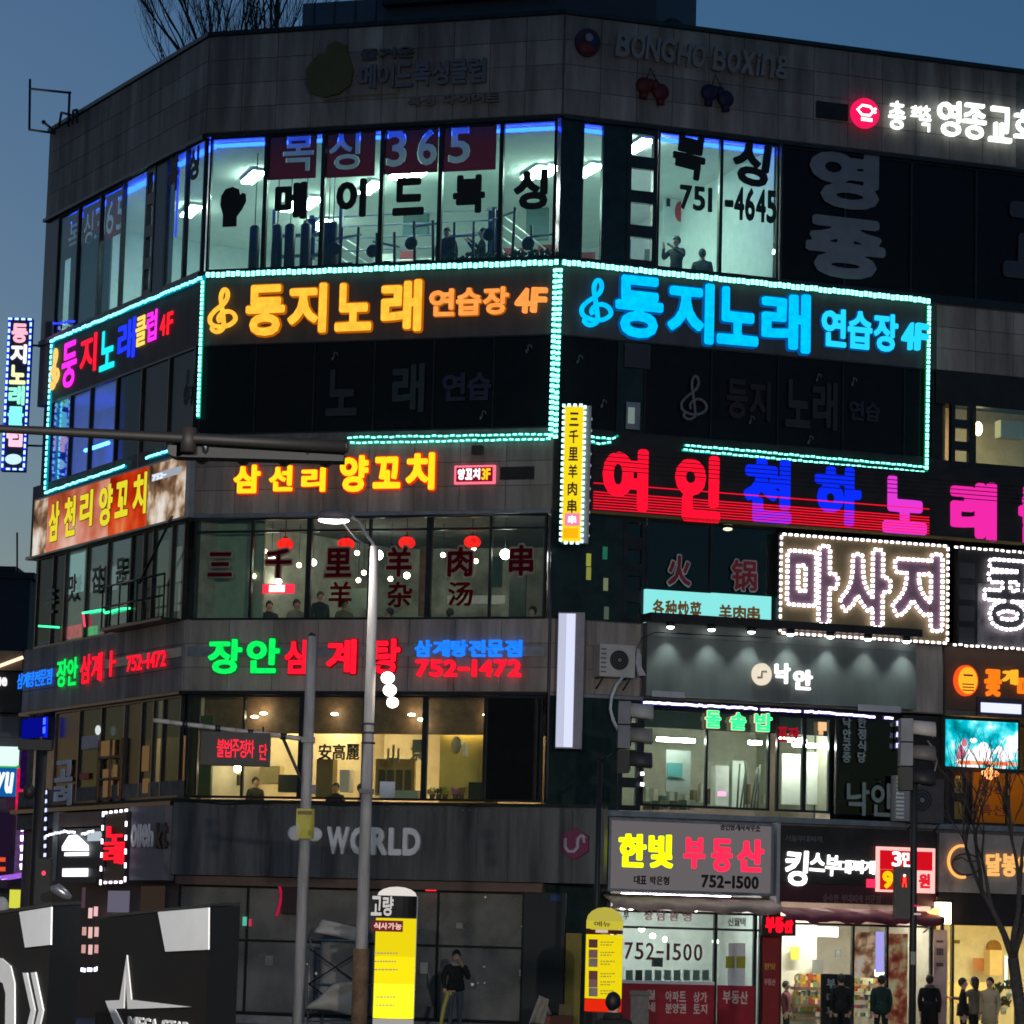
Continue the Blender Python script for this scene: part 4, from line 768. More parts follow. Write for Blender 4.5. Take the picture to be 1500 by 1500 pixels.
# second floor, right front
u21, u22 = uR(905, 1140), uR(938, 1140)
backing(B, FR, 0, u21, Z1T+.1, Z2T-.05, .25, M['tealglass'], name='dark_wall'); ladder(FR, u21, u22, Z1T+.12, Z2T-.05, M['glass'], 4, bar=.22)
bx_ = [uR(x, 1120) for x in (940, 1035, 1128, 1138, 1178, 1217, 1225, 1322)]
z2b = FR.px(1035, 1184)[1]; z2t = Z2T-.2
room(B, [V2(FR, u21, -.3), V2(FR, bx_[6], -.3), V2(FR, bx_[6], -4.5), V2(FR, u21+.8, -4.5)], z2b-.2, Z2T, C('#b8b4a8'), M['ceil'], M['floor'], skip=(0,), name='cafe')
window(B, FR, bx_[:3], z2b, z2t, M['glass'], mull=.05); window(B, FR, bx_[3:6], z2b, z2t, M['glass'], mull=.09); window(B, FR, bx_[6:8], z2b, z2t, M['dglass'], mull=.04)
box(B, FR, 'cafe_back', bx_[6], bx_[7]+.1, z2b-.1, Z2T, -1.2, -1.1, C('#27403c')); backing(B, FR, bx_[7], uR(1395, 1100), Z1T+.1, Z2T-.05, .25, M['black'], name='dark_wall')
zh = FR.px(1035, 1068)[1]; box(B, FR, 'bulkhead', u22, bx_[7], zh, Z2T, -.35, -.3, M['black'])
for i, (x, y, wd_) in enumerate(((990, 1084, .9), (1106, 1088, .3), (1160, 1084, .7), (1185, 1092, .8))):
    u, z = FR.px(x, y, -.45); o = tube(None, FR, 'tube_light', [(u-wd_/2, -.45, z), (u+wd_/2, -.45, z)], .045, emi('#fff4e4', 90), 8); tag(o, 'white tube light inside the second floor cafe, %s from the left' % ords[i], 'lamp', 'tube lights in the cafe')
furn(1048, 1180, 1068, 1122, -1.2, M['white'], 'white_fridge', 'white refrigerator inside the cafe window', FR); furn(1072, 1182, 1092, 1115, -1.5, M['gym'], 'pale_cabinet', 'pale cabinet right of the refrigerator', FR); furn(1145, 1178, 1173, 1105, -1.0, M['white'], 'white_screen', 'white panel door behind the left cafe doorway pane', FR, d=.06); furn(1182, 1178, 1212, 1103, -1.0, M['white'], 'white_screen', 'white panel door behind the right cafe doorway pane', FR, d=.06)
furn(975, 1160, 1012, 1100, -1.0, C('#8f9a9c'), 'grey_poster', 'grey poster on the left cafe pane', FR, d=.02); furn(978, 1138, 1000, 1118, -.95, C('#3a7a80'), 'teal_print', 'teal print on the grey cafe poster', FR, d=.02); furn(1052, 1166, 1064, 1159, -.4, emi('#ffb0d8', 1.6), 'pink_lamp', 'small pink lit lamp in front of the refrigerator', FR, d=.05)
for i in range(6): furn(945+i*13, 1186, 954+i*13, 1176-random.randint(0, 5), -.4, C(random.choice(['#7a6a50', '#a89a80', '#50604a', '#c0b8a8'])), 'sill_box', 'small goods box on the cafe sill, %s from the left' % ords[i], FR, d=.15)
rc = random.Random(12)
for i in range(16):
    x = 946+i*11.5; off = -1.6-rc.random()*1.5; hh = rc.uniform(6, 26); furn(x, 1178-rc.random()*6, x+rc.uniform(4, 9), 1172-hh, off, C(rc.choice(['#d8d4c8', '#8a7a60', '#5a6a70', '#b0a090', '#e8e4da', '#6a5040'])), 'cafe_cupboard', 'plain cupboard or appliance inside the bright cafe, %s from the left' % ORD[i], FR, d=.2)
for i in range(7): u = uR(1093+i*5, 1170); tube(None, FR, 'dry_stem', [(u, -.5, z2b+.05), (u+random.uniform(-.1, .25), -.5, z2b+.9+random.random()*.3)], .022, C('#6a7068'), 5); tag(LAST(), 'pale leaning stem behind the cafe glass beside the doorway, %s from the left' % ORD[i], 'stem', 'stems behind the cafe glass')
Q = text(None, FR, '낙안', FR.rect(1238, 1194, 1310, 1148), .01, .02, C('#7f908e'), .02); tag(Q[0], 'grey letter 낙 low on the dark cafe glass, left one', 'lettering'); tag(Q[1], 'grey letter 안 low on the dark cafe glass, beside the air conditioner', 'lettering')
pbox(None, FR, 'white_partition', 1222, 1180, 1245, 1133, -.5, -.45, C('#9cb4b0')); tag(LAST(), 'pale panel behind the grey letter 낙', 'panel')
for i, (x, s_) in enumerate(((1240, '낙안궁중'), (1262, '한정식당'))): Q = text(None, FR, s_, (uR(x-6, 1080), uR(x+6, 1080), FR.px(x, 1118)[1], FR.px(x, 1050)[1]), .01, .02, C('#8a9896'), .03, vert=True); [tag(q, 'small grey letter %s, %s place of the %s column on dark cafe glass' % (s_[j], ords[j], ('left', 'right')[i]), 'lettering', 'small letter columns on dark cafe glass') for j, q in enumerate(Q)]
# ------------------------------------------------------------------ rope lights
TEAL = emi('#00c8a8', .9); CORE = emi('#8cfff0', 3.0); CY = emi('#00b8d8', .6); CYC = emi('#7df4ff', 3.0)  # glowing sleeve colours stand in for the halo round the bulbs
def ropelight(name, label, fr, runs, size, sp, off=.10, mats=(TEAL, CORE), jit=.012, rad=.035, group='turquoise rope lights'):
    P0 = runs[0][0]; u0, z0 = fr.px(*P0, off); t = thing(name, label, 'rope light', fr, u0, off, z0, group)
    it = []; tb = []
    for pts in runs:
        q = [fr.px(x, y, off) for x, y in pts]; tb.append(([(a, off-.03, b) for a, b in q], rad)); it += dots(t, fr, q, sp, size, None, off, jit=jit)
    tubes(t, fr, 'sleeve', tb, mats[0]); dotobj(t, fr, it, size, .03, mats[1]); return t
ropelight('rope_light', 'turquoise rope light along the top of the corner front sign', FM, [[(301, 403), (817, 384)]], (.085, .115), .125, rad=.05)
ropelight('rope_light', 'turquoise rope light running down between the orange and blue signs', FM, [[(814, 392), (807, 640)]], (.07, .10), .125)
ropelight('rope_light', 'second turquoise rope strand down the right edge of the orange sign', FM, [[(821, 392), (814, 640)]], (.07, .10), .125, off=.16)
ropelight('rope_light', 'double turquoise rope light under the black windows of the corner front', FM, [[(508, 641), (806, 636)], [(512, 649), (806, 643)]], (.085, .035), .145, rad=.03)
ropelight('rope_light', 'turquoise rope light running down left of the orange treble clef', FM, [[(297, 410), (290, 612)]], (.07, .06), .105, rad=.045)
ropelight('rope_light', 'turquoise rope light along the top of the blue sign', FR, [[(823, 384), (1362, 441)]], (.08, .115), .115, rad=.05)
ropelight('rope_light', 'green turquoise rope light down the right end of the blue sign', FR, [[(1361, 447), (1357, 690)]], (.07, .07), .10, mats=(emi('#00b070', .6), CORE), rad=.05)
ropelight('rope_light', 'double turquoise rope light under the right front black windows', FR, [[(1003, 652), (1355, 684)], [(1000, 659), (1355, 692)]], (.085, .035), .135, rad=.03)
ropelight('rope_light', 'short loose turquoise rope light right of the yellow sign', FR, [[(864, 640), (895, 643), (906, 638)], [(864, 647), (880, 650), (896, 648)]], (.075, .035), .13, rad=.028)
ropelight('rope_light', 'cyan rope light along the top of the left street sign', FL, [[(74, 500), (298, 406)]], (.10, .07), .16, mats=(CY, CYC), rad=.055)
ropelight('rope_light', 'cyan rope light down the left corner of the building', FL, [[(76, 503), (66, 722)]], (.09, .07), .15, mats=(CY, CYC), rad=.04)
ropelight('rope_light', 'cyan rope light along the top of the lit skewer banner', FL, [[(66, 722), (182, 683)], [(214, 671), (249, 660)]], (.12, .05), .16, mats=(CY, CYC), rad=.045)
ropelight('rope_light', 'white dotted lights framing the top and bottom of the end sign panel', FR, [[(1396, 801), (1530, 812)], [(1394, 944), (1530, 953)]], (.075, .05), .15, off=.30, mats=(M['frame'], emi('#fff4f4', 3)), rad=.01, group='white dotted lights')
# ------------------------------------------------------------------ neon signs
def nsign(name, label, fr, x, y, cat='neon sign'):
    u, z = fr.px(x, y); return thing(name, label, cat, fr, u, .03, z)
OR = emi('#ffb838', 1.25, True, .14); OR2 = emi('#ff9a48', 1.15, True, .12); OR_halo = emi('#e07408', .6); CB_halo = emi('#0068b8', .6); GR_halo = emi('#088838', .5); RR_halo = emi('#a00818', .5); BB_halo = emi('#0830a0', .6)  # dimmer glowing rims behind the letters paint their halo
t = nsign('neon_sign', 'large yellow orange neon sign 둥지노래 연습장 4F on the corner front', FM, 560, 460)
clef(t, FM, 306, 486, 349, 423, .04, OR, .055)
for ch, r in (('둥', (362, 494, 421, 418)), ('지', (424, 490, 482, 416)), ('노', (493, 487, 548, 415)), ('래', (560, 488, 621, 411))): text(t, FM, ch, FM.rect(*r), .04, .12, OR, .035, gap=0, under=(OR_halo, .03))
text(t, FM, '연습장', FM.rect(629, 465, 749, 421), .04, .10, OR2, .03, under=(OR_halo, .03)); text(t, FM, '4F', FM.rect(755, 460, 804, 422), .04, .10, OR2, .035, shear=.1)
CB = emi('#00b4ff', 1.35, True, .14)
t = nsign('neon_sign', 'large sky blue neon sign 둥지노래 연습장 4F right of the corner', FR, 1090, 460)
clef(t, FR, 848, 474, 896, 412, .04, CB, .055)
for ch, r in (('둥', (898, 493, 969, 410)), ('지', (975, 500, 1043, 418)), ('노', (1047, 504, 1108, 426)), ('래', (1112, 513, 1184, 434))): text(t, FR, ch, FR.rect(*r), .04, .12, CB, .035, gap=0, under=(CB_halo, .03))
text(t, FR, '연습장', FR.rect(1199, 507, 1314, 463), .04, .10, emi('#20c8ff', 1.3), .03, under=(CB_halo, .03)); text(t, FR, '4F', FR.rect(1318, 512, 1358, 476), .04, .10, emi('#20c8ff', 1.3), .035, shear=.1)
t = nsign('neon_sign', 'multicoloured neon sign 둥지노래클럽 4F on the left street front', FL, 160, 500)
clef(t, FL, 75, 570, 90, 509, .04, emi('#ffd070', 1.1), .045)
for ch, r, c in (('둥', (91, 572, 116, 496), '#ff30e8'), ('지', (118, 552, 145, 486), '#ff1c38'), ('노', (147, 546, 172, 478), '#20e0f0'), ('래', (173, 533, 202, 463), '#2038ff'), ('클', (200, 510, 217, 460), '#ffd060'), ('럽', (216, 503, 233, 452), '#ff30e8'), ('4', (236, 494, 245, 460), '#ff2030'), ('F', (246, 491, 256, 455), '#ff2030')): text(t, FL, ch, FL.rect(*r), .03, .02, emi(c, 1.3), .02, gap=.04)
YO = emi('#ffc61c', 1.5); RD = emi('#ff3a10', .8)
t = nsign('neon_sign', 'yellow and red neon sign 삼선리 양꼬치 on the third floor fascia', FM, 490, 700)
for ch, r in (('삼', (345, 724, 385, 682)), ('선', (397, 721, 432, 683)), ('리', (444, 722, 480, 686)), ('양', (500, 722, 543, 668)), ('꼬', (549, 717, 590, 670)), ('치', (597, 719, 640, 664))): text(t, FM, ch, FM.rect(*r), .06, .10, YO, .04, gap=0, under=(RD, .04))
t = nsign('neon_sign', 'small pink framed lit sign 양꼬치 3F on the third floor fascia', FM, 695, 695)
pbox(t, FM, 'box', 665, 709, 725, 681, .03, .12, emi('#ff7088', 1.3)); pbox(t, FM, 'plate', 668, 706, 722, 684, .12, .125, emi('#a01828', .6)); text(t, FM, '양꼬치', FM.rect(670, 703, 704, 686, .13), .127, .02, emi('#ffe8f4', 1.6), .05); text(t, FM, '3F', FM.rect(705, 703, 719, 686, .13), .127, .02, emi('#ffc020', 1.3), .03)
pbox(B, FM, 'dark_plate', 732, 703, 783, 683, .035, .04, M['black']); pbox(B, FM, 'floodlight', 691, 665, 706, 652, .05, .2, C('#2c3430'))
GR = emi('#10f060', 1.15, True, .12); RR = emi('#ff1830', 1.25, True, .12); BB = emi('#1c78ff', 1.3, True, .12)
t = nsign('neon_sign', 'green, red and blue neon sign 장안삼계탕 752-1472 on the corner front', FM, 540, 965)
for ch, r, m_ in (('장', (308, 988, 359, 937), GR), ('안', (364, 987, 414, 936), GR), ('삼', (420, 988, 459, 938), RR), ('계', (481, 988, 526, 937), RR), ('탕', (548, 989, 590, 936), RR)): text(t, FM, ch, FM.rect(*r), .08, .10, m_, .035, gap=0, under=(GR_halo if m_ is GR else RR_halo, .03))
text(t, FM, '삼계탕전문점', FM.rect(609, 963, 768, 938), .08, .08, BB, .04); text(t, FM, '752-1472', FM.rect(610, 992, 767, 967), .08, .08, RR, .035)
t = nsign('neon_sign', 'narrow green, red and blue neon sign 장안삼계탕 on the left street front', FL, 140, 980)
text(t, FL, '삼계탕전문점', FL.rect(30, 1010, 82, 979), .085, .02, BB, .012); text(t, FL, '장안', FL.rect(87, 1008, 120, 962), .085, .02, GR, .02); text(t, FL, '삼계', FL.rect(122, 1003, 156, 955), .085, .02, RR, .02); 
text(t, FL, 'ㅏ', FL.rect(165, 992, 176, 952), .085, .02, RR, .015); text(t, FL, '752-1472', FL.rect(190, 985, 249, 952), .085, .02, RR, .015)
# lit skewer banner (left street front)
def printmat(name, stops, scale, s):
    m, n, out = newmat(name); N = n.nodes.new; L = n.links.new; g = N('ShaderNodeTexCoord'); no = N('ShaderNodeTexNoise'); no.inputs['Scale'].default_value = scale; no.inputs['Detail'].default_value = 3
    L(g.outputs['Object'], no.inputs[0]); r = N('ShaderNodeValToRGB'); L(no.outputs[0], r.inputs[0]); e = r.color_ramp.elements
    for i, (p, h) in enumerate(stops):
        q = e[i] if i < 2 else e.new(p); q.position = p; q.color = (*lin(h), 1)
    em = N('ShaderNodeEmission'); em.inputs[1].default_value = s; L(r.outputs[0], em.inputs[0]); L(em.outputs[0], out.inputs[0]); return m
t = nsign('banner_sign', 'lit orange banner sign 삼천리 양꼬치 on the left street front', FL, 160, 750, 'sign')
a = FL.rect(47, 815, 279, 678, .15); zb0, zb1 = FL.px(281, 756, .15)[1], FL.px(48, 733, .15)[1]
box(t, FL, 'housing', a[0], a[1], zb0, zb1, .02, .16, M['greyalu']); W_ = a[1]-a[0]
PR = printmat('banner_print', ((.30, '#7a2c18'), (.44, '#c0583c'), (.55, '#e09078'), (.68, '#f0c8b4')), .55, .85); PO = printmat('banner_print_red', ((.35, '#8a1808'), (.5, '#d03410'), (.62, '#e86030'), (.75, '#f0a070')), .7, .85); PWt = printmat('banner_print_pale', ((.36, '#3a2418'), (.48, '#8a6a50'), (.56, '#d8c0a8'), (.66, '#f4ece4')), 1.2, .85)
for f0, f1, m_ in ((0, .10, PWt), (.10, .52, PR), (.52, .76, PO), (.76, .985, PWt)): box(t, FL, 'printed_panel', a[0]+.04+W_*f0*.99, a[0]+.04+W_*f1*.99-.004, zb0+.05, zb1-.05, .16, .17, m_)
YL = emi('#f0e030', .95)
for ch, r in (('삼', (71, 795, 88, 733)), ('천', (93, 788, 112, 725)), ('리', (116, 775, 137, 716)), ('양', (144, 773, 166, 707)), ('꼬', (168, 760, 189, 702)), ('치', (194, 757, 216, 690))): text(t, FL, ch, FL.rect(*r, .19), .18, .02, YL, .035, gap=0, under=(C('#5a4a18'), .02))
text(t, FL, '032-751-4600'.replace('4600', '3000') if False else '752-', FL.rect(223, 705, 244, 690, .18), .172, .02, emi('#e8f0ff', 1.0), .05); pbox(t, FL, 'phone_plate', 222, 706, 266, 682, .171, .174, emi('#c8d0dc', .6))
# projecting signs at the corner
fS = Fr((C2.x, C2.y-.55), (math.cos(math.radians(-4)), math.sin(math.radians(-4))))
t = thing('projecting_sign', 'tall yellow projecting sign 三千里羊肉串 edged with white bulbs at the corner', 'sign', fS, fS.px(840, 700)[0], 0, 13)
a = fS.rect(821, 795, 857, 594); u0, u1, z0, z1 = a[0], a[1], a[2], a[3]
multi(t, fS, 'case', [(u0, u1+.14, z0, z1, -.22, -.01)], C('#9a98a0')); box(t, fS, 'face', u0+.03, u1-.02, z0+.03, z1-.03, -.009, .006, emi('#ffe21c', .98))
rdk = C('#7a1a10')
text(t, fS, '三千里羊肉串', (u0+.13, u1-.13, z0+.62, z1-.12), .006, .02, rdk, .025, vert=True, gap=.22); pbox(t, fS, 'pink_block', 827, 770, 849, 752, .006, .02, emi('#ff80a8', 1.1)); text(t, fS, '串', fS.rect(831, 767, 845, 755, .02), .02, .02, emi('#fff0f8', 1.3), .03); pbox(t, fS, 'orange_block', 825, 788, 847, 774, .006, .015, emi('#ffb010', 1.1))
it = dots(t, fS, [(u0, z0), (u0, z1), (u1, z1), (u1, z0), (u0, z0)], .13, None, None, .01); dotobj(t, fS, it, (.07, .06), .03, emi('#c8fff0', 2.4)); it = dots(t, fS, [(u1+.14, z0+.05), (u1+.14, z1-.05)], .26, None, None, -.1); dotobj(t, fS, it, (.05, .05), .03, emi('#a8c8c0', .5))
for z in (z0+.6, z1-.6): tube(t, fS, 'bracket', [(u1-.1, -.22, z), (u1+.1, -.75, z)], .03, M['frame'], 6)
t = thing('projecting_sign', 'tall blank white light box hanging at the corner above the street', 'sign', fS, fS.px(830, 1000)[0], 0, 7.6)
a = fS.rect(813, 1096, 844, 897); multi(t, fS, 'case', [(a[0], a[1]+.19, a[2], a[3], -.25, -.01)], C('#8f8a94'))
for f0, f1, s_ in ((0.03, .45, .72), (.46, .97, 1.0)): w__ = a[1]-a[0]; box(t, fS, 'face', a[0]+w__*f0, a[0]+w__*f1, a[2]+.03, a[3]-.03, -.009, .004, emi('#dfe4ff', s_))
for z in (a[2]+.6, a[3]-.6): tube(t, fS, 'bracket', [(a[1]-.1, -.25, z), (a[1]+.1, -.8, z)], .03, M['frame'], 6)
# LED matrix sign, right front
t = nsign('led_matrix_sign', 'long red and blue LED sign 여인천하노래클 on the right front', FR, 1150, 720)
u0, u1 = uR(862, 700), LEN_R-.3; zt, zb = FR.px(1000, 664)[1], FR.px(1000, 759)[1]
box(t, FR, 'panel', u0, u1, zb, zt, .02, .16, M['black']); box(t, FR, 'lower_frame', u0, u1, zb-.07, zb, .02, .20, C('#6a5a30'))
LR = emi('#ff1030', 1.2); LB = emi('#0a2cff', 1.0); LP = emi('#e83ad8', 1.0); LK = emi('#f028a8', 1.05)
for ch, r, m_ in (('여', (882, 745, 950, 659), LR), ('인', (988, 762, 1056, 669), LR), ('천', (1089, 763, 1160, 674), LB), ('하', (1193, 767, 1262, 686), LB), ('노', (1293, 780, 1358, 700), LP), ('래', (1392, 790, 1460, 708), LK), ('클', (1492, 797, 1556, 716), LK)): text(t, FR, ch, FR.rect(*r, .18), .16, .04, m_, .055, gap=0)
bs = []; ue = uR(1355, 770)
lb = [(u0+.05, ue, zb+.03+i*.062, zb+.052+i*.062, .205, .22) for i in range(7)]+[(u0+.05, ue, zb+.60, zb+.62, .205, .22)]
for b in lb: box(t, FR, 'light_line', *b, LR)
for i in range(11): z = zt-.12-i*.085; 
dk = [(u0, u1, zt-.16-i*.1, zt-.14-i*.1, .201, .206) for i in range(5)]
for b in dk: box(t, FR, 'gap_line', *b, M['black'])
# massage sign: bulbs along letter outlines
WB = emi('#fff2fa', 4.5)
def bulbletters(t, fr, s, rect, off, plate, sp=.125, size=(.072, .072), bold=.05, gap=.05):
    u0, u1, z0, z1 = rect; n = len(s); it = []
    for i, ch in enumerate(s):
        a0 = u0+(u1-u0)*i/n; a1 = u0+(u1-u0)*(i+1)/n; g = (a1-a0)*gap/2; a0 += g; a1 -= g
        o = put('letter', glyph(ch, bold-.02), Matrix(), None, plate); X = fr.mat((a0+a1)/2, off+.02, (z0+z1)/2) @ Matrix.Diagonal(((a1-a0)*.94, .04, (z1-z0)*.94, 1)); o.parent = t; o.matrix_local = WM[t.name].inverted() @ X
        for lp in outline(ch, bold): it += dots(None, fr, [(a0+p[0]*(a1-a0), z0+p[1]*(z1-z0)) for p in lp], sp, None, None, off+.05, closed=True)
    dotobj(t, fr, it, size, .04, WB)
t = nsign('massage_sign', 'brown massage sign 마사지 with letters outlined in white bulbs', FR, 1265, 860, 'sign')
a = FR.rect(1139, 931, 1391, 797, .30); zb_, zt_ = FR.px(1265, 938, .3)[1], FR.px(1265, 788, .3)[1]
box(t, FR, 'case', a[0], a[1], zb_, zt_, .02, .28, M['frame']); box(t, FR, 'face', a[0]+.03, a[1]-.03, zb_+.03, zt_-.03, .28, .30, surf('bronze_sign_face', (.20, .15, .07), .6, var=.15))
bulbletters(t, FR, '마사지', (a[0]+.15, a[1]-.18, zb_+.30, zt_-.26), .31, C('#86687a'), bold=.06)
it = dots(t, FR, [(a[0]+.05, zb_+.05), (a[0]+.05, zt_-.05), (a[1]-.05, zt_-.05), (a[1]-.05, zb_+.05), (a[0]+.05, zb_+.05)], .15, None, None, .31); dotobj(t, FR, it, (.075, .05), .03, WB)
t = nsign('end_sign', 'dark sign with the letter 콩 outlined in white bulbs beside the massage sign', FR, 1470, 870, 'sign')
b0 = uR(1396, 870); box(t, FR, 'case', b0, LEN_R-.1, zb_+.02, zt_-.02, .02, .26, M['black'])
for i in range(4): box(t, FR, 'grey_square', b0+.03, b0+.42, zb_+.1+i*.5, zb_+.45+i*.5, .26, .27, C('#3a3c40'))
box(t, FR, 'print', b0+.5, LEN_R-.12, zb_+.05, zb_+1.5, .26, .268, surf('marble_print', (.16, .15, .16), .7, var=.8, scale=1.5))
bulbletters(t, FR, '콩', (uR(1430, 870), uR(1503, 870), zb_+.45, zt_-.28), .28, C('#33363a'), bold=.035)
# church sign on the parapet
t = nsign('church_sign', 'white and crimson lit church sign 영종교회 on the right parapet', FR, 1340, 175, 'sign')
pbox(t, FR, 'backing_bar', 1197, 171, 1243, 153, .05, .12, M['black']); u, z = FR.px(1267, 166, .15)
disc(t, FR, 'logo_disc', u, .14, z, .355, .36, .10, emi('#f01858', 1.1)); tube(t, FR, 'fish_mark', [(u+.25, .21, z+.02), (u+.1, .21, z+.16), (u-.1, .21, z+.17), (u-.22, .21, z+.06), (u-.1, .21, z-.06), (u+.1, .21, z-.05), (u+.25, .21, z+.13)], .03, emi('#fff0f4', 2.5), 6); box(t, FR, 'mark_bar', u-.12, u+.16, z-.2, z-.12, .2, .22, emi('#fff0f4', 2.2))
WN = emi('#f0fffa', 2.0)
for s_, r in (('총', (1297, 190, 1323, 152)), ('회', (1330, 176, 1346, 158)), ('측', (1345, 194, 1360, 158))): text(t, FR, s_, FR.rect(*r), .1, .08, WN, .008)
text(t, FR, '영종교회', FR.rect(1367, 199, 1516, 166), .1, .10, WN, .012, gap=.12); 
# BONG HO Boxing and old lettering
gl = C('#8a8684', .6)
t = nsign('unlit_sign', 'unlit grey slanted letters BONG HO Boxing on the right parapet', FR, 1020, 85, 'sign')
text(t, FR, 'BONG HO Boxing', FR.rect(896, 85, 1152, 84-8), .08, .10, gl, .02, shear=.2)
for o in list(t.children): pass
a0 = FR.px(898, 84)[0]; a1 = FR.px(1152, 108)[0]
for o in list(t.children): bpy.data.objects.remove(o)
text(t, FR, 'BONG', (a0, FR.px(985, 90)[0], FR.px(940, 90)[1], FR.px(940, 54)[1]), .08, .10, gl, .03, shear=.2); text(t, FR, 'HO', (FR.px(988, 90)[0], FR.px(1030, 90)[0], FR.px(1010, 100)[1], FR.px(1010, 66)[1]), .08, .10, gl, .03, shear=.2)
text(t, FR, 'Boxing', (FR.px(1040, 90)[0], a1, FR.px(1095, 112)[1], FR.px(1095, 78)[1]), .08, .10, gl, .02, shear=.2)
u, z = FR.px(859, 64); t = nsign('ball_emblem', 'unlit round red and blue emblem at the corner of the parapet', FR, 859, 64, 'emblem'); disc(t, FR, 'disc', u, .08, z, .30, .33, .1, C('#3a1a2c')); ball(t, FR, 'red_lobe', u-.02, .13, z-.12, .22, .05, .16, C('#6a1420')); ball(t, FR, 'blue_lobe', u+.08, .14, z+.05, .18, .05, .18, C('#18204a')); ball(t, FR, 'white_spot', u, .18, z+.1, .1, .04, .1, C('#8a8a94'))
for i, (x, y, hx, lb) in enumerate(((953, 132, '#5a0c14', 'unlit pair of red boxing gloves under the slanted letters'), (1048, 142, '#12163c', 'unlit pair of dark blue boxing gloves under the slanted letters'))):
    u, z = FR.px(x, y); t = nsign('glove_emblem', lb, FR, x, y, 'emblem')
    for s in (-1, 1): ball(t, FR, 'glove', u+s*.20, .12, z-.05*s, .21, .10, .20, C(hx)); ball(t, FR, 'thumb', u+s*.06, .15, z+.10, .09, .08, .12, C(hx)); tube(t, FR, 'cuff', [(u+s*.20, .1, z-.05*s-.15), (u+s*.22, .1, z-.05*s-.30)], .10, C(hx), 8)
    tube(t, FR, 'lace', [(u-.15, .08, z+.15), (u-.05, .08, z+.5), (u+.15, .08, z+.15)], .015, M['black'], 4)
t = nsign('faded_sign', 'unlit faded sign with a dull yellow glove and grey letters on the corner parapet', FM, 580, 105, 'sign')
u, z = FM.px(487, 106); dy = C('#5c5630')
poly(t, FM, 'glove_shape', [(u+a, z+b) for a, b in ((-.62, -.25), (-.5, -.5), (-.15, -.62), (.2, -.55), (.5, -.35), (.55, 0), (.42, .35), (.35, .6), (.1, .72), (-.1, .62), (-.15, .45), (-.4, .35), (-.6, .1))], .08, .10, dy)
text(t, FM, '메이드복싱클럽', (FM.px(528, 120)[0], FM.px(715, 120)[0], FM.px(620, 128)[1], FM.px(620, 92)[1]), .06, .10, C('#6c6c74'), .03); text(t, FM, '복싱 다이어트', (FM.px(600, 120)[0], FM.px(735, 120)[0], FM.px(670, 154)[1], FM.px(670, 140)[1]), .06, .08, C('#77706c'), .03); text(t, FM, '즐거운', (FM.px(530, 90)[0], FM.px(610, 85)[0], FM.px(570, 88)[1], FM.px(570, 72)[1]), .06, .08, C('#55565c'), .03)
tube(t, FM, 'trailing_wire', [(FM.px(476, 150)[0], .1, FM.px(476, 150)[1]), (FM.px(510, 142)[0], .12, FM.px(510, 142)[1]), (FM.px(585, 138)[0], .1, FM.px(585, 138)[1]), (FM.px(588, 130)[0], .1, FM.px(588, 130)[1])], .018, C('#8a7c60'), 5)
# Nagan sign board with downlights
t = nsign('cafe_sign_board', 'grey green sign board with logo and white letters 낙안 under downlights', FR, 1135, 985, 'sign')
a0, a1 = uR(940, 985), u33; zt_ = FR.px(1135, 932)[1]; zb_ = FR.px(1135, 1030)[1]
box(t, FR, 'board', a0, a1, zb_, zt_-.2, .02, .30, M['slate']); box(t, FR, 'hood', a0-.05, a1, zt_+.12, zt_+.30, .02, .62, M['black']); box(t, FR, 'upper_board', a0, a1, zt_-.19, zt_+.11, .02, .27, M['slate'])
u, z = FR.px(1114, 988, .3); disc(t, FR, 'logo_disc', u, .36, z, .235, .25, .08, emi('#f4e8d0', .95)); tube(t, FR, 'logo_mark', [(u-.12, .41, z-.08), (u-.02, .41, z-.08), (u-.02, .41, z+.06), (u+.10, .41, z+.06)], .03, C('#a08c78'), 6)
text(t, FR, '낙', FR.rect(1133, 1001, 1157, 972, .33), .33, .08, emi('#ffffff', 1.6), .04); text(t, FR, '안', FR.rect(1160, 1010, 1190, 982, .33), .33, .08, emi('#ffffff', 1.6), .04)
for i, x in enumerate((970, 1030, 1088, 1145, 1203, 1258, 1314)):
    u = uR(x, 940); t2 = thing('downlight', 'white downlight over the 낙안 sign board, %s from the left' % (ords[i]), 'lamp', FR, u, .5, zt_+.05, 'downlights over the cafe sign board')
    tube(t2, FR, 'can', [(u, .48, zt_+.12), (u, .48, zt_+.02)], .10, M['frame'], 10); o = ball(t2, FR, 'bulb', u, .48, zt_+.01, .085, .085, .045, emi('#f4fff8', 10))
    sp = bpy.data.lights.new('spot', 'SPOT'); sp.energy = 78; sp.spot_size = math.radians(95); sp.spot_blend = .6; sp.color = (.85, 1, .95); sp.shadow_soft_size = .06; so_ = bpy.data.objects.new('bulb_light', sp); COL.objects.link(so_); so_.parent = t2; so_.matrix_local = WM[t2.name].inverted() @ (FR.mat(u, .47, zt_-.06) @ Matrix.Rotation(math.radians(-14), 4, 'X'))
pbox(B, FR, 'name_strip', 955, 1020, 1003, 1014, .31, .33, C('#8a8a90')); pbox(B, FR, 'name_strip', 1257, 1041, 1320, 1035, .31, .33, C('#8a8a90'))
ropelight('led_strip', 'white violet LED strip under the 낙안 sign board', FR, [[(942, 1029), (1106, 1038)], [(1114, 1039), (1170, 1042)], [(1178, 1042), (1282, 1050)], [(1295, 1051), (1305, 1052)]], (.10, .05), .11, off=.34, mats=(emi('#5a50c0', .7), emi('#e8e0ff', 3)), rad=.045, group='white LED strips')
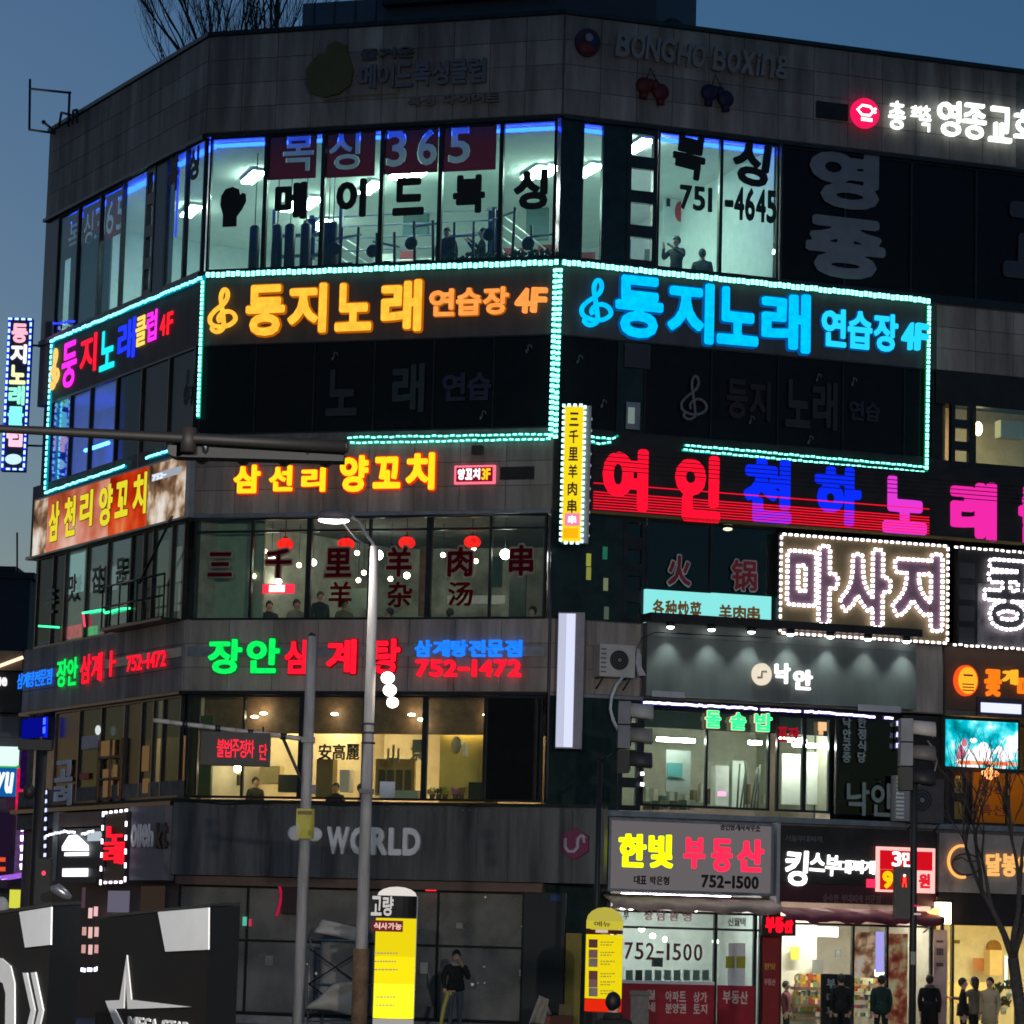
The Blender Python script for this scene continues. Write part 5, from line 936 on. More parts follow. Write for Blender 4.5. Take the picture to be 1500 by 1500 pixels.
ropelight('led_strip', 'few white LED squares down the right side of the dark cafe glass', FR, [[(1317, 1052), (1316, 1100)]], (.11, .13), .26, off=.10, mats=(M['frame'], emi('#c8c8ff', 1.6)), rad=.02, group='white LED strips')
ropelight('led_strip', 'few white LED squares down the left side of the cafe window', FR, [[(941, 1110), (940, 1162)]], (.08, .08), .24, off=.10, mats=(M['frame'], emi('#f8f0ff', 2.5)), rad=.02, group='white LED strips')
t = nsign('neon_sign', 'green LED letters 돌솥밥 over the cafe window', FR, 1080, 1055); gg2 = emi('#28ff90', 1.4)
for ch, r in (('돌', (1030, 1066, 1055, 1042)), ('솥', (1066, 1069, 1092, 1045)), ('밥', (1102, 1071, 1130, 1046))): text(t, FR, ch, FR.rect(*r), .06, .06, gg2, .03, under=(emi('#fff0c0', .9), .03))
t = nsign('neon_sign', 'dim red LED letters over the cafe doorway', FR, 1150, 1075); text(t, FR, '포장', FR.rect(1137, 1086, 1170, 1066), .02, .04, emi('#c01830', .6), .03)
t = nsign('hanging_tag', 'small warm lit tag hanging at the cafe doorway', FR, 1203, 1066, 'tag'); pbox(t, FR, 'plate', 1199, 1070, 1211, 1058, .05, .08, emi('#ffc890', 1.0)); pbox(t, FR, 'lower_plate', 1200, 1076, 1206, 1070, .05, .08, emi('#ffc890', .9))
# air conditioners
def acunit(lb, x0, yb, x1, yt, cx, cy, r, side, body='#b8b4b0', d=.4):
    a = FR.rect(x0, yb, x1, yt, .5); t = thing('air_conditioner', lb, 'air conditioner', FR, a[0], .1, a[2]); box(t, FR, 'casing', a[0], a[1], a[2], a[3], .10, .10+d, C(body)); u, z = FR.px(cx, cy, .5)
    disc(t, FR, 'fan_opening', u, .10+d+.005, z, r, r, .02, C('#25272a')); disc(t, FR, 'fan_hub', u, .10+d+.03, z, r*.2, r*.2, .02, C('#77777a'))
    for k in range(3): tube(t, FR, 'guard_ring', [(u+r*(.45+.25*k)*math.cos(q*math.pi/8), .10+d+.03, z+r*(.45+.25*k)*math.sin(q*math.pi/8)) for q in range(17)], .008, C('#55585c'), 4)
    for k in range(6): box(t, FR, 'vent_slat', a[0]+.03, a[0]+(a[1]-a[0])*.18, a[2]+.08+k*(a[3]-a[2])*.14, a[2]+.12+k*(a[3]-a[2])*.14, .10+d, .10+d+.02, C('#6a6c70'))
    for k in (0, 1): uu = a[0]+.1+k*(a[1]-a[0]-.2); tube(t, FR, 'bracket', [(uu, .05, a[2]-.25), (uu, .5, a[2]-.02), (uu, .02, a[2]-.02)], .02, M['frame'], 5)
    return t
t = acunit('grey outdoor air conditioner unit on the stone band right of the white light box', 878, 990, 931, 946, 907, 967, .22, 1)
pts = [FR.px(x, y, .55) for x, y in ((912, 992), (903, 1003), (896, 1020), (894, 1038), (898, 1055), (906, 1070))]; tube(t, FR, 'drain_hose', [(a, .55, b) for a, b in pts], .035, C('#c8c8cc'), 8); poly(t, FR, 'wind_guard', [FR.px(x, y, .5) for x, y in ((932, 948), (938, 960), (938, 976), (945, 990), (934, 990), (930, 970))], .55, .03, C('#b0b0b4'))
t = acunit('grey outdoor air conditioner unit behind the signal pole beside the dark cafe glass', 1332, 1204, 1383, 1142, 1350, 1172, .27, 1, '#4a4648')
a = FR.rect(1316, 1202, 1333, 1136, .5); tt = thing('louvre_unit', 'white louvred box with ribs left of the dark air conditioner', 'air conditioner', FR, a[0], .1, a[2]); box(tt, FR, 'case', a[0], a[1], a[2], a[3], .1, .5, C('#8a8c90'))
for k in range(11): z = a[2]+.05+k*(a[3]-a[2]-.05)/11; box(tt, FR, 'rib', a[0]-.06, a[0]+.12, z, z+.045, .5, .54, C('#d8dcdc'))
# orange restaurant sign and screen at the right edge
t = nsign('neon_sign', 'orange lit restaurant sign 꽃게 with a round logo at the right edge', FR, 1440, 998); OG = emi('#ff7a18', 1.2); OGy = emi('#ffa828', 1.3)
box(B, FR, 'sign_board', u38+.05, LEN_R-.1, FR.px(1440, 1042)[1], Z3B-.1, .02, .08, C('#5a4636')); u, z = FR.px(1415, 997, .15)
disc(t, FR, 'logo_rim', u, .14, z, .30, .36, .1, emi('#ff5a20', 1.0)); disc(t, FR, 'logo_face', u+.02, .20, z, .24, .31, .03, OGy)
for k in range(3): box(t, FR, 'logo_bar', u-.13, u+.17, z-.10-k*.07, z-.075-k*.07, .215, .225, C('#7a2c10'))
box(t, FR, 'logo_bar', u-.1, u+.14, z+.10, z+.14, .215, .225, C('#7a2c10'))
text(t, FR, '꽃', FR.rect(1437, 1020, 1462, 982), .12, .10, OG, .05); text(t, FR, '게', FR.rect(1463, 1003, 1486, 982), .12, .10, OGy, .05); text(t, FR, '마', FR.rect(1485, 1024, 1512, 992), .12, .10, OG, .05)
t = nsign('strip_sign', 'small white lit strip sign with rounded frame above the video screen', FR, 1465, 1040, 'sign'); pbox(t, FR, 'frame', 1432, 1047, 1530, 1026, .08, .16, C('#3c3848')); pbox(t, FR, 'face', 1437, 1043, 1496, 1032, .16, .17, emi('#d8dcff', 1.3))
t = nsign('video_screen', 'bright turquoise video screen at the right edge of the second floor', FR, 1438, 1088, 'screen'); pbox(t, FR, 'bezel', 1382, 1128, 1494, 1055, .10, .24, M['black'])
scm = printmat('video_picture', ((.36, '#006c78'), (.45, '#00b0c0'), (.54, '#60e0e8'), (.60, '#f8fcff')), 1.6, 1.35); pbox(t, FR, 'picture', 1385, 1122, 1491, 1059, .24, .25, scm)

rq = random.Random(2)
for k in range(16):
    x = 1408+rq.random()*76; y = 1084+rq.random()*28+(6 if x < 1425 else 0); u, z = FR.px(x, min(y, 1114), .26); disc(t, FR, 'picture_part', u, .258+k*.0012, z, rq.uniform(.06, .16), rq.uniform(.05, .13), .004, emi(('#fffaff', '#fff2f4', '#d8f4f8')[k % 3], 1.5), 16)
for k in range(9):
    x = 1410+k*9; u, z = FR.px(x, 1117+k*.3, .27); disc(t, FR, 'picture_part', u, .282+k*.0012, z, .14, .05, .004, emi(('#ff8850', '#ff6a40', '#ffb088')[k % 3], 1.2), 16)
for k, (x, y) in enumerate(((1407, 1098), (1410, 1104), (1405, 1106), (1412, 1088))): u, z = FR.px(x, y, .27); disc(t, FR, 'picture_part', u, .295+k*.001, z, .07, .10, .004, emi('#e88098', .9), 14)
# yellow window and lamp under the screen
ladder(FR, uR(1392, 1160), uR(1420, 1160), Z1T+.12, FR.px(1405, 1130)[1], M['glass'], 2, bar=.2)
room(B, [V2(FR, uR(1392, 1160), -.3), V2(FR, LEN_R-.2, -.3), V2(FR, LEN_R-.2, -2), V2(FR, uR(1392, 1160), -2)], Z1T, Z2T, C('#6a5a28'), M['restdark'], M['floor'], skip=(0,), name='end_room')
window(B, FR, [uR(1422, 1160), uR(1475, 1160), LEN_R-.2], Z1T+.12, FR.px(1450, 1126)[1], film_mat('yellow_printed_film', (.75, .48, .10), .75), mull=.04)
for k, (x, y, s_) in enumerate(((1432, 1160, '정식'), (1432, 1188, '특선'))): Q = text(None, FR, s_, FR.rect(x, y+6, x+40, y-8), .03, .015, C('#8a4a28'), .02); [tag(q, 'brown letter %s printed %s in the %s row of the yellow window' % (s_[j], ('first', 'second')[j], ('upper', 'lower')[k]), 'lettering', 'brown letters on the yellow window') for j, q in enumerate(Q)]
u, z = FR.px(1450, 1133, .6); t = thing('hanging_lamp', 'orange bulb cluster lamp hanging below the video screen', 'lamp', FR, u, .6, z)
for a, b in ((-.14, 0), (.14, 0), (0, .08), (0, -.08), (.02, 0)): ball(t, FR, 'bulb', u+a, .6, z+b, .085, .085, .07, emi('#ff9858', 3.5))
tube(t, FR, 'arm', [(u, .6, z+.15), (u, .05, z+.3)], .02, M['frame'], 5)
o = box(None, FR, 'room_lamp', uR(1450, 1160), uR(1480, 1160), Z2T-.3, Z2T-.25, -1.4, -1.1, emi('#ffc878', 60)); tag(o, 'warm lamp behind the small ladder window under the screen', 'lamp')
# ------------------------------------------------------------------ ground floor, corner front
zf0, zf1 = FM.px(560, 1288)[1], FM.px(560, 1180)[1]
backing(B, FM, 0, LEN_M, FM.px(560, 1300)[1], Z1T+.1, .25); backing(B, FR, 0, uR(888, 1250), 0, Z1T+.1, .25, M['tealglass'], name='dark_wall')
t = thing('fascia_sign', 'long streaked black fascia with white letters WORLD and a pink hexagon', 'sign', FM, 4.3, .03, zf0)
fe = FM.px(885, 1250, .3)[0]
nb = 14
for i in range(nb): box(t, FM, 'fascia_panel', .02+(fe-.02)*i/nb, .02+(fe-.02)*(i+1)/nb-.006, zf0, zf1, .03, .30+random.uniform(-.003, .003), M['dirty'])
box(t, FM, 'top_trim', .0, fe, zf1, zf1+.07, .0, .36, M['frame'])
wl = C('#e6e6e8')
it = dots(t, FM, [(.1, zf1-.08), (fe-.1, zf1-.08)], .16, None, None, .30); dotobj(t, FM, it, (.05, .04), .02, C('#5a5c60'), name='rivet')
text(t, FM, 'WORLD', FM.rect(478, 1251, 618, 1213, .34), .31, .08, wl, .045, wt={'W': 1.25, 'O': 1.1, 'R': .95, 'L': .75, 'D': 1.0})
u, z = FM.px(447, 1226, .34)
ball(t, FM, 'clover_leaf', u-.24, .34, z+.08, .19, .05, .17, wl); ball(t, FM, 'clover_leaf', u+.22, .34, z+.06, .19, .05, .16, wl); ball(t, FM, 'clover_leaf', u, .34, z+.16, .15, .05, .15, wl); tube(t, FM, 'clover_stem', [(u-.02, .34, z+.05), (u-.08, .34, z-.5)], [.09, .05], wl, 8)
u, z = FM.px(842, 1236, .34); hx = [(u+.36*math.cos(math.radians(a+30)), z+.34*math.sin(math.radians(a+30))) for a in range(0, 360, 60)]
poly(t, FM, 'hexagon', hx, .34, .08, C('#7a2a50')); tube(t, FM, 'letter_u', [(u-.2, .40, z+.12), (u-.2, .40, z-.08), (u-.12, .40, z-.17), (u, .40, z-.17), (u+.08, .40, z-.08), (u+.08, .40, z+.1), (u+.16, .40, z+.18), (u+.25, .40, z+.12)], .045, C('#b8a8b8'), 6); tube(t, FM, 'plus_mark', [(u+.19, .40, z+.2), (u+.23, .40, z+.02)], .035, C('#b8a8b8'), 6)
box(B, FM, 'beam', .15, FM.px(795, 1290, .2)[0], FM.px(560, 1302, .2)[1], zf0-.02, .0, .22, C('#6a5248'))
sh0, sh1 = .05, .26
box(B, FM, 'step', 0, LEN_M, 0.16, .34, -.25, .6, M['conc2'])
zs = FM.px(560, 1302)[1]
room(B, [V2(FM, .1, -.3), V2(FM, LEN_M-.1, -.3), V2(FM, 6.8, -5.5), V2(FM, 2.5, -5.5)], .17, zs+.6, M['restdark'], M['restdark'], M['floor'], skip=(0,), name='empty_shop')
window(B, FM, [.1, uM(360, 1400), uM(445, 1400), uM(535, 1400), uM(640, 1400), uM(765, 1400), LEN_M-.1], .36, zs, M['brightened'], mull=.05, rails=(FM.px(560, 1383)[1],))
box(B, FM, 'shutter_column', uM(768, 1400), uM(828, 1400), .34, zs, -.02, .10, C('#23282c')); box(B, FM, 'yellow_board', uM(829, 1420), uM(851, 1420), .34, FM.px(840, 1367)[1], .0, .05, C('#8a7a30'))
o = box(None, FM, 'added_shop_lamp', 3.5, 4.6, zs+.3, zs+.34, -3.4, -3.2, emi('#ffe8d0', 5)); tag(o, 'dim unseen lamp added to brighten the empty corner shop', 'lamp')  # lamp added out of sight to brighten the dark shop
for i, (x, y, r_, hx) in enumerate(((692, 1442, .035, '#fff4e0'), (711, 1314, .022, '#ffd8c0'), (765, 1357, .022, '#ffd0b0'), (709, 1416, .018, '#d8ffe0'), (438, 1312, .02, '#ffffff'), (463, 1426, .03, '#fff0e8'), (450, 1412, .02, '#ffe8e0'), (433, 1384, .02, '#d8d0c8'), (700, 1440, .012, '#fff'), (710, 1440, .012, '#fff'))):
    u, z = FM.px(x, y, -.7); o = ball(None, FM, 'reflected_speck', u, -.7, z, r_, r_, r_, emi(hx if len(hx) > 4 else '#ffffff', 2.5)); tag(o, 'tiny glowing ball painting a reflected light in the dark shop glass, %s' % ('brightest one', 'highest right', 'by the shutter', 'greenish one', 'highest left', 'low by the scaffold', 'at the scaffold post', 'left of the pole', 'beside the brightest', 'between two others')[i], 'lamp')  # tiny glowing balls paint lights reflected in the glass
o = tube(None, FM, 'red_light_bar', [(uM(625, 1303), .05, FM.px(625, 1303)[1]), (uM(640, 1303), .05, FM.px(640, 1303)[1])], .035, emi('#ff2030', 2.5), 6); tag(o, 'short red light bar under the WORLD fascia', 'lamp')
pts = [FM.px(x, y, .1) for x, y in ((408, 1290), (412, 1310), (410, 1325), (405, 1342))]; o = tube(None, FM, 'red_cable_light', [(a, .1, b) for a, b in pts], .03, emi('#c01840', .8), 6); tag(o, 'curved dim red light strip beside the pole at the empty shop', 'light strip')
pbox(None, FM, 'curtain_box', 412, 1338, 447, 1288, .05, .2, C('#3a2428')); tag(LAST(), 'dark maroon box hanging under the fascia by the pole', 'box')
pbox(None, FM, 'green_light', 355, 1356, 361, 1343, .02, .05, emi('#60d8b0', .7)); tag(LAST(), 'small green light at the left of the empty shop', 'lamp'); pbox(None, FM, 'red_light', 364, 1357, 368, 1346, .02, .05, emi('#d04060', .7)); tag(LAST(), 'small red light beside the green one', 'lamp'); pbox(None, FM, 'notice', 806, 1320, 822, 1311, .12, .14, C('#28407a')); tag(LAST(), 'small blue notice on the shutter column', 'notice')
for k, x in enumerate((628, 652)): q = FM.px(x, 1430, .08); tube(B, FM, 'door_handle', [(q[0], .08, q[1]-.25), (q[0], .08, q[1]+.25)], .018, M['greyalu'], 6)
for k, (x, y, w_, h_, hx) in enumerate(((585+30, 1410, 12, 16, '#b8b4a8'), (668, 1352, 10, 8, '#9a9890'), (388, 1400, 12, 14, '#8a8880'), (760, 1420, 8, 10, '#a8a49a'))): pbox(None, FM, 'paper_notice', x, y+h_, x+w_, y, .0, .012, C(hx)); tag(LAST(), 'small pale paper notice stuck on the dusty shop glass, %s' % ('beside the lit pillar', 'over the man', 'left of the mast', 'near the shutter column')[k], 'notice')
# scaffold with a pale sheet, step ladder
t = thing('scaffold', 'steel scaffold frame with crossed braces left of the lamp pole', 'scaffold', FM, uM(495, 1450), 1.0, .02)
sa, sb = FM.px(469, 1450, 1.0)[0], FM.px(545, 1450, 1.0)[0]
for u in (sa, sb):
    for o_ in (.8, 1.7): tube(t, FM, 'post', [(u, o_, .02), (u, o_, 2.1)], .022, M['greyalu'], 6)
for z in (.3, 1.1, 2.05):
    for o_ in (.8, 1.7): tube(t, FM, 'ledger', [(sa, o_, z), (sb, o_, z)], .018, M['greyalu'], 6)
for o_ in (1.72,): 
    for z in (.35, 1.1): tube(t, FM, 'brace', [(sa, o_, z), (sb, o_, z+.75)], .016, M['frame'], 5); tube(t, FM, 'brace', [(sa, o_+.03, z+.75), (sb, o_+.03, z)], .016, M['frame'], 5)
def sheet(name, label, fr, pts, off, mat, cat='sheet', d=.25, nx=14, ny=10):
    (a, b, c, e) = [Vector((*fr.px(x, y, off),)) for x, y in pts]; vs = []; fs = []
    for i in range(nx+1):
        for j in range(ny+1):
            s, v = i/nx, j/ny; p = (a*(1-s)+b*s)*(1-v)+(e*(1-s)+c*s)*v; y = -(d*math.sin(s*7+v*2)*.4+d*.5*math.sin(v*9+s*3)*.5)*(.3+v); vs.append((p.x-a.x, y, p.y-a.y))
    for i in range(nx):
        for j in range(ny): k = i*(ny+1)+j; fs.append((k, k+ny+1, k+ny+2, k+1))
    me = mesh(vs, fs, smooth=True); o = put(name, me, fr.mat(a.x, off, a.y), None, mat); md = o.modifiers.new('t', 'SOLIDIFY'); md.thickness = .012; return tag(o, label, cat)
sheet('plastic_sheet', 'pale plastic sheet draped over the top of the scaffold', FM, ((472, 1347), (540, 1362), (540, 1382), (462, 1366)), 1.75, C('#c4beb8'), d=.12)
sheet('plastic_sheet', 'grey plastic sheet hanging behind the scaffold braces', FM, ((471, 1378), (540, 1380), (540, 1470), (471, 1470)), 1.3, C('#908a86')); sheet('plastic_sheet', 'pale tarp spread over the foot of the scaffold', FM, ((490, 1440), (540, 1436), (538, 1490), (450, 1478)), 1.9, C('#b4b0a8'))
t = thing('step_ladder', 'dark step ladder standing inside the empty shop', 'ladder', FM, uM(730, 1400), -.8, .2)
top = FM.px(725, 1362, -.8); bl = FM.px(702, 1492, -.8); br = FM.px(750, 1492, -.8)
for (x0, x1) in ((718, 706), (733, 748)): a = FM.px(x0, 1362, -.8); b = FM.px(x1, 1475, -.8); tube(t, FM, 'rail', [(a[0], -.8, a[1]), (b[0], -.8, b[1])], .03, C('#8a8684'), 6)
for k in range(5): y = 1372+k*22; a = FM.px(717-k*2.4, y, -.8); b = FM.px(734+k*3, y, -.8); tube(t, FM, 'rung', [(a[0], -.78, a[1]), (b[0], -.78, b[1])], .025, C('#8a8684'), 6)
t = thing('work_stand', 'dark tool stand against the shop back wall', 'stand', FM, uM(650, 1380), -.7, 1.2); pbox(t, FM, 'head', 644, 1368, 657, 1358, -.8, -.7, M['black']); pbox(t, FM, 'stem', 649, 1386, 653, 1368, -.78, -.72, M['black']); pbox(t, FM, 'foot', 643, 1396, 654, 1386, -.8, -.7, M['black'])
# man standing before the empty shop
u, z = PL(65.2).px(669, 1394); person('man in a black cap and black jacket with pale collar, hand at his mouth', PL(65.2), u, 0, .17, z-.17, 'smoke', '#101114', '#4a525c', coat=.02, hood='#9a9490', rz=.1)
box(B, FM, 'lower_step', .3, LEN_M-.3, 0, .17, .6, 2.8, M['conc2'])
o = tube(None, PL(64), 'leaning_pole', [(PL(64).px(642, 1503)[0], 0, .06), (PL(64).px(650, 1476)[0], 0, PL(64).px(650, 1476)[1]), (PL(64).px(657, 1452)[0], 0, PL(64).px(657, 1452)[1])], [.035, .045, .05], C('#a8a050'), 8); tag(o, 'pale yellow pole leaning beside the man in the black jacket', 'pole')
# carton and rubbish
t = thing('cardboard_box', 'open reddish brown cardboard box before the shutter column', 'box', PL(64), PL(64).px(815, 1500)[0], 0, .0)
P6 = PL(64); a, zt_ = P6.px(792, 1488)[0], P6.px(792, 1488)[1]; b = P6.px(838, 1488)[0]; multi(t, P6, 'carton', [(a, b, .0, zt_, -.02, 0), (a, b, 0, zt_, -.42, -.4), (a, a+.02, 0, zt_, -.4, -.02), (b-.02, b, 0, zt_, -.4, -.02), (a, b, 0, .02, -.4, -.02)], C('#6a2c20')); poly(t, P6, 'flap', [P6.px(x, y) for x, y in ((819, 1488), (837, 1487), (838, 1474), (820, 1471))], -.4, .015, C('#8a7448')); tube(t, P6, 'tube', [(P6.px(806, 1487)[0], -.2, P6.px(806, 1487)[1]), (P6.px(793, 1462)[0], -.2, P6.px(793, 1462)[1])], .045, C('#a89c88'), 8)
sheet('plastic_bag', 'crumpled pale plastic wrap beside the cardboard box', P6, ((790, 1458), (804, 1464), (798, 1500), (774, 1500)), .1, C('#8f8880'), 'wrap', d=.15)
# ------------------------------------------------------------------ left street front, ground floor
zl0, zl1 = FL.px(225, 1290)[1], FL.px(225, 1182)[1]
backing(B, FL, 0, LEN_L, zl1-.4, Z1T+.6, .25); box(B, FL, 'ledge', 0, LEN_L, zl1, zl1+.1, -.25, .2, M['frame']); box(B, FL, 'corner_fill', 0, LEN_L, zl1+.1, Z2B, -.25, 0, M['granite_in'])
t = nsign('fascia_sign', 'grey fascia with pale letters olleh kt on the left street front', FL, 222, 1235, 'sign'); box(t, FL, 'panel', FL.px(187, 1235, .3)[0], LEN_L-.02, zl0, zl1, .03, .30, C('#6a6874')); text(t, FL, 'olleh', (FL.px(193, 1225, .3)[0], FL.px(226, 1225, .3)[0], FL.px(210, 1241, .3)[1], FL.px(210, 1207, .3)[1]), .31, .02, C('#f0f0f2'), .03, gap=.1); text(t, FL, 'kt', (FL.px(231, 1225, .3)[0], FL.px(248, 1225, .3)[0], FL.px(240, 1243, .3)[1], FL.px(240, 1205, .3)[1]), .31, .06, C('#2a1c20'), .03)
t = nsign('neon_sign', 'red neon sign 노래 framed by white bulbs on the left ground floor', FL, 167, 1240); pbox(t, FL, 'panel', 151, 1294, 186, 1188, .3, .42, M['black'])
for i, ch in enumerate('노래'): text(t, FL, ch, (FL.px(153, 1240, .43)[0], FL.px(184, 1240, .43)[0], FL.px(168, 1238+i*28, .43)[1], FL.px(168, 1210+i*28, .43)[1]), .43, .05, emi('#ff1c30', 1.2), .03)
q = [FL.px(x, y, .43) for x, y in ((152, 1191), (186, 1187), (184, 1292), (148, 1293), (152, 1191))]; it = dots(t, FL, q, .32, None, None, .43); dotobj(t, FL, it, (.12, .06), .03, emi('#fff0ff', 3))
t = nsign('shop_sign', 'grey shop sign with a bright white triangular lamp on the left ground floor', FL, 115, 1235, 'sign'); pbox(t, FL, 'top_panel', 86, 1212, 150, 1188, .1, .3, C('#5a4a48')); pbox(t, FL, 'side_panel', 74, 1290, 85, 1190, .1, .3, C('#8a8c94')); pbox(t, FL, 'back_panel', 80, 1290, 151, 1212, .1, .28, C('#33353c'))
poly(t, FL, 'white_triangle', [FL.px(x, y, .35) for x, y in ((93, 1246), (93, 1240), (103, 1224), (111, 1223), (127, 1238), (128, 1246))], .35, .08, emi('#ffffff', 2.4)); pbox(t, FL, 'white_bar', 94, 1254, 127, 1248, .3, .36, emi('#f0f4ff', 1.6)); pbox(t, FL, 'name_bar', 85, 1271, 153, 1256, .3, .45, C('#1c2838')); pbox(t, FL, 'white_bar', 91, 1284, 126, 1272, .3, .36, emi('#f0f4ff', 1.8)); pbox(t, FL, 'grey_bar', 83, 1293, 140, 1285, .3, .40, C('#343844'))
text(t, FL, 'home', (FL.px(130, 1228, .36)[0], FL.px(149, 1228, .36)[0], FL.px(140, 1232, .36)[1], FL.px(140, 1218, .36)[1]), .36, .04, emi('#c8d4e0', .8), .03)
ropelight('led_strip', 'broken white LED strip across the left ground floor signs', FL, [[(68, 1224), (95, 1218), (110, 1219)], [(120, 1222), (140, 1217)]], (.16, .05), .2, off=.4, mats=(M['frame'], emi('#f0f8ff', 2.5)), rad=.012, group='white LED strips')
box(B, FL, 'shop_front', .1, LEN_L-.1, 0.0, zl1-.4, -.35, -.25, C('#3a3038')); 
for i, (x, y0_, y1_, hx, s_) in enumerate(((121, 1330, 1300, '#705060', .5), (131, 1345, 1330, '#ffd0c8', .9), (139, 1342, 1328, '#ffc8d0', .9), (122, 1370, 1358, '#e8b0a8', .8), (131, 1374, 1358, '#f8c8c0', .9), (140, 1372, 1358, '#f0c0b8', .9), (121, 1396, 1384, '#e8b0a8', .8), (131, 1398, 1384, '#f8c8c0', .9), (140, 1396, 1384, '#f0b0b0', .8))):
    pbox(None, FL, 'lit_slot', x-2, y0_, x+3, y1_, .0, .03, emi(hx, s_)); tag(LAST(), 'small pinkish lit pane of the dark shopfront between the black boxes, %s' % ('first', 'second', 'third', 'fourth', 'fifth', 'sixth', 'seventh', 'eighth', 'ninth')[i], 'lit pane', 'lit panes between the two black boxes')
ropelight('led_strip', 'three blue white bulbs between the two black boxes', FL, [[(118, 1421), (143, 1419)]], (.25, .09), .42, off=.3, mats=(emi('#3040ff', .8), emi('#e8e8ff', 3)), rad=.03, group='white LED strips')
pbox(B, FL, 'lit_shop_window', 157, 1336, 188, 1305, -.24, -.2, emi('#8c88a0', .45)); pbox(B, FL, 'lit_shop_window', 158, 1342, 180, 1340, -.2, -.15, emi('#fff4f0', 1.8)); pbox(B, FL, 'door_frame', 205, 1335, 240, 1298, -.24, -.2, emi('#5a4a40', .3))
# ------------------------------------------------------------------ ground floor, right front
t = nsign('estate_agent_sign', 'silver sign with yellow 한빛 and red 부동산 letters and number 752-1500', FR, 1010, 1255, 'sign')
a0, a1 = FR.px(891, 1250, .45)[0], FR.px(1133, 1262, .45)[0]; z0_, z1_ = FR.px(1010, 1309, .45)[1], FR.px(1010, 1202, .45)[1]
multi(t, FR, 'frame', [(a0, a1, z0_, z0_+.06, .1, .47), (a0, a1, z1_-.06, z1_, .1, .47), (a0, a0+.06, z0_+.06, z1_-.06, .1, .468), (a1-.06, a1, z0_+.06, z1_-.06, .1, .468)], M['greyalu']); box(t, FR, 'face', a0+.06, a1-.06, z0_+.06, z1_-.06, .1, .44, emi('#706a6c', .8))
YG = emi('#e8ff10', 1.5); RP = emi('#ff2a50', 1.25)
for ch, r in (('한', (906, 1270, 946, 1222)), ('빛', (950, 1271, 985, 1223))): text(t, FR, ch, FR.rect(*r, .48), .45, .10, YG, .04, gap=0)
for ch, r in (('부', (1001, 1272, 1032, 1227)), ('동', (1042, 1277, 1072, 1229)), ('산', (1080, 1277, 1118, 1230))): text(t, FR, ch, FR.rect(*r, .48), .45, .10, RP, .04, gap=0)
text(t, FR, '752-1500', FR.rect(1027, 1300, 1112, 1284, .46), .445, .02, C('#1c1418'), .035); text(t, FR, '공인중개사사무소', FR.rect(1055, 1216, 1114, 1207, .46), .445, .02, C('#241c1e'), .03); text(t, FR, '대표 박은형', FR.rect(928, 1295, 981, 1284, .46), .445, .02, C('#241c1e'), .03)
def awning(lb, x0, x1, yt, yb, mat, o1=1.1):
    u0_, u1_ = FR.px(x0, yb, .9)[0], FR.px(x1, yb, .9)[0]; zt_ = FR.px((x0+x1)/2, yt, .45)[1]; zb_ = FR.px((x0+x1)/2, yb, o1)[1]; n = 24; vs = []; fs = []
    for i in range(n+1):
        u = (u1_-u0_)*i/n; w_ = .03*math.sin(i*1.1)+.02*math.sin(i*2.7); vs += [(u, 0, zt_-zb_), (u, -(o1-.3), w_), (u, -(o1-.3), w_-.14)]
    for i in range(n): k = i*3; fs += [(k, k+1, k+4, k+3), (k+1, k+2, k+5, k+4)]
    t = thing('awning', lb, 'awning', FR, u0_, .3, zb_); o = put('canvas', mesh(vs, fs, smooth=True), FR.mat(u0_, .3, zb_), t, mat); md = o.modifiers.new('s', 'SOLIDIFY'); md.thickness = .02
    for k in (0, 1): uu = u0_+.1+k*(u1_-u0_-.2); tube(t, FR, 'arm', [(uu, .25, zb_-.3), (uu, o1-.05, zb_)], .02, M['frame'], 5)
    return t
awning('pale pinkish awning sagging under the estate agent sign', 893, 1140, 1312, 1326, C('#a08a80'))
awning('wine red awning under the black food shop sign', 1146, 1378, 1332, 1343, C('#6a2838'))
def shop(nm, x0, x1, depth, wall, ceil, flr, zt_):
    a, b = uR(x0, 1400), uR(x1, 1400); room(B, [V2(FR, a, -.3), V2(FR, b, -.3), V2(FR, b, -depth), V2(FR, a+.0, -depth)], .17, zt_, wall, ceil, flr, skip=(0,), name=nm); return a, b
s0, s1 = shop('estate_office', 900, 1122, 2.6, C('#c8c8c0'), M['ceil'], M['floor'], 3.3)
s2, s3 = shop('food_shop', 1142, 1372, 3.5, C('#b8a89c'), M['ceil'], M['floor'], 3.3)
s4, s5 = shop('chicken_shop', 1380, 1640, 4.5, C('#efe0c4'), C('#f0e4cc'), C('#d8c8b0'), 3.3)
zg = FR.px(1000, 1335)[1]; zgm = FR.px(1000, 1360)[1]; zred = FR.px(1000, 1442)[1]
window(B, FR, [s0, uR(1048, 1400), uR(1106, 1400), s1-.1], .17, zg, M['glass'], mull=.07, rails=(zgm,), depth=.08)
box(B, FR, 'red_plinth', s0+.05, uR(1046, 1400), .2, zred, .012, .05, C('#a01828')); box(B, FR, 'red_plinth', uR(1051, 1400), uR(1105, 1400), .2, zred, .012, .05, C('#a01828')); box(B, FR, 'sill_band', s0+.05, uR(1046, 1400), zred, zred+.07, .012, .06, M['white'])
wt_ = C('#e0c8c0')
G = thing('window_lettering', 'white letters 월세 아파트 상가 분양권 토지 on the red plinth', 'lettering', FR, uR(1000, 1470), .05, 1)
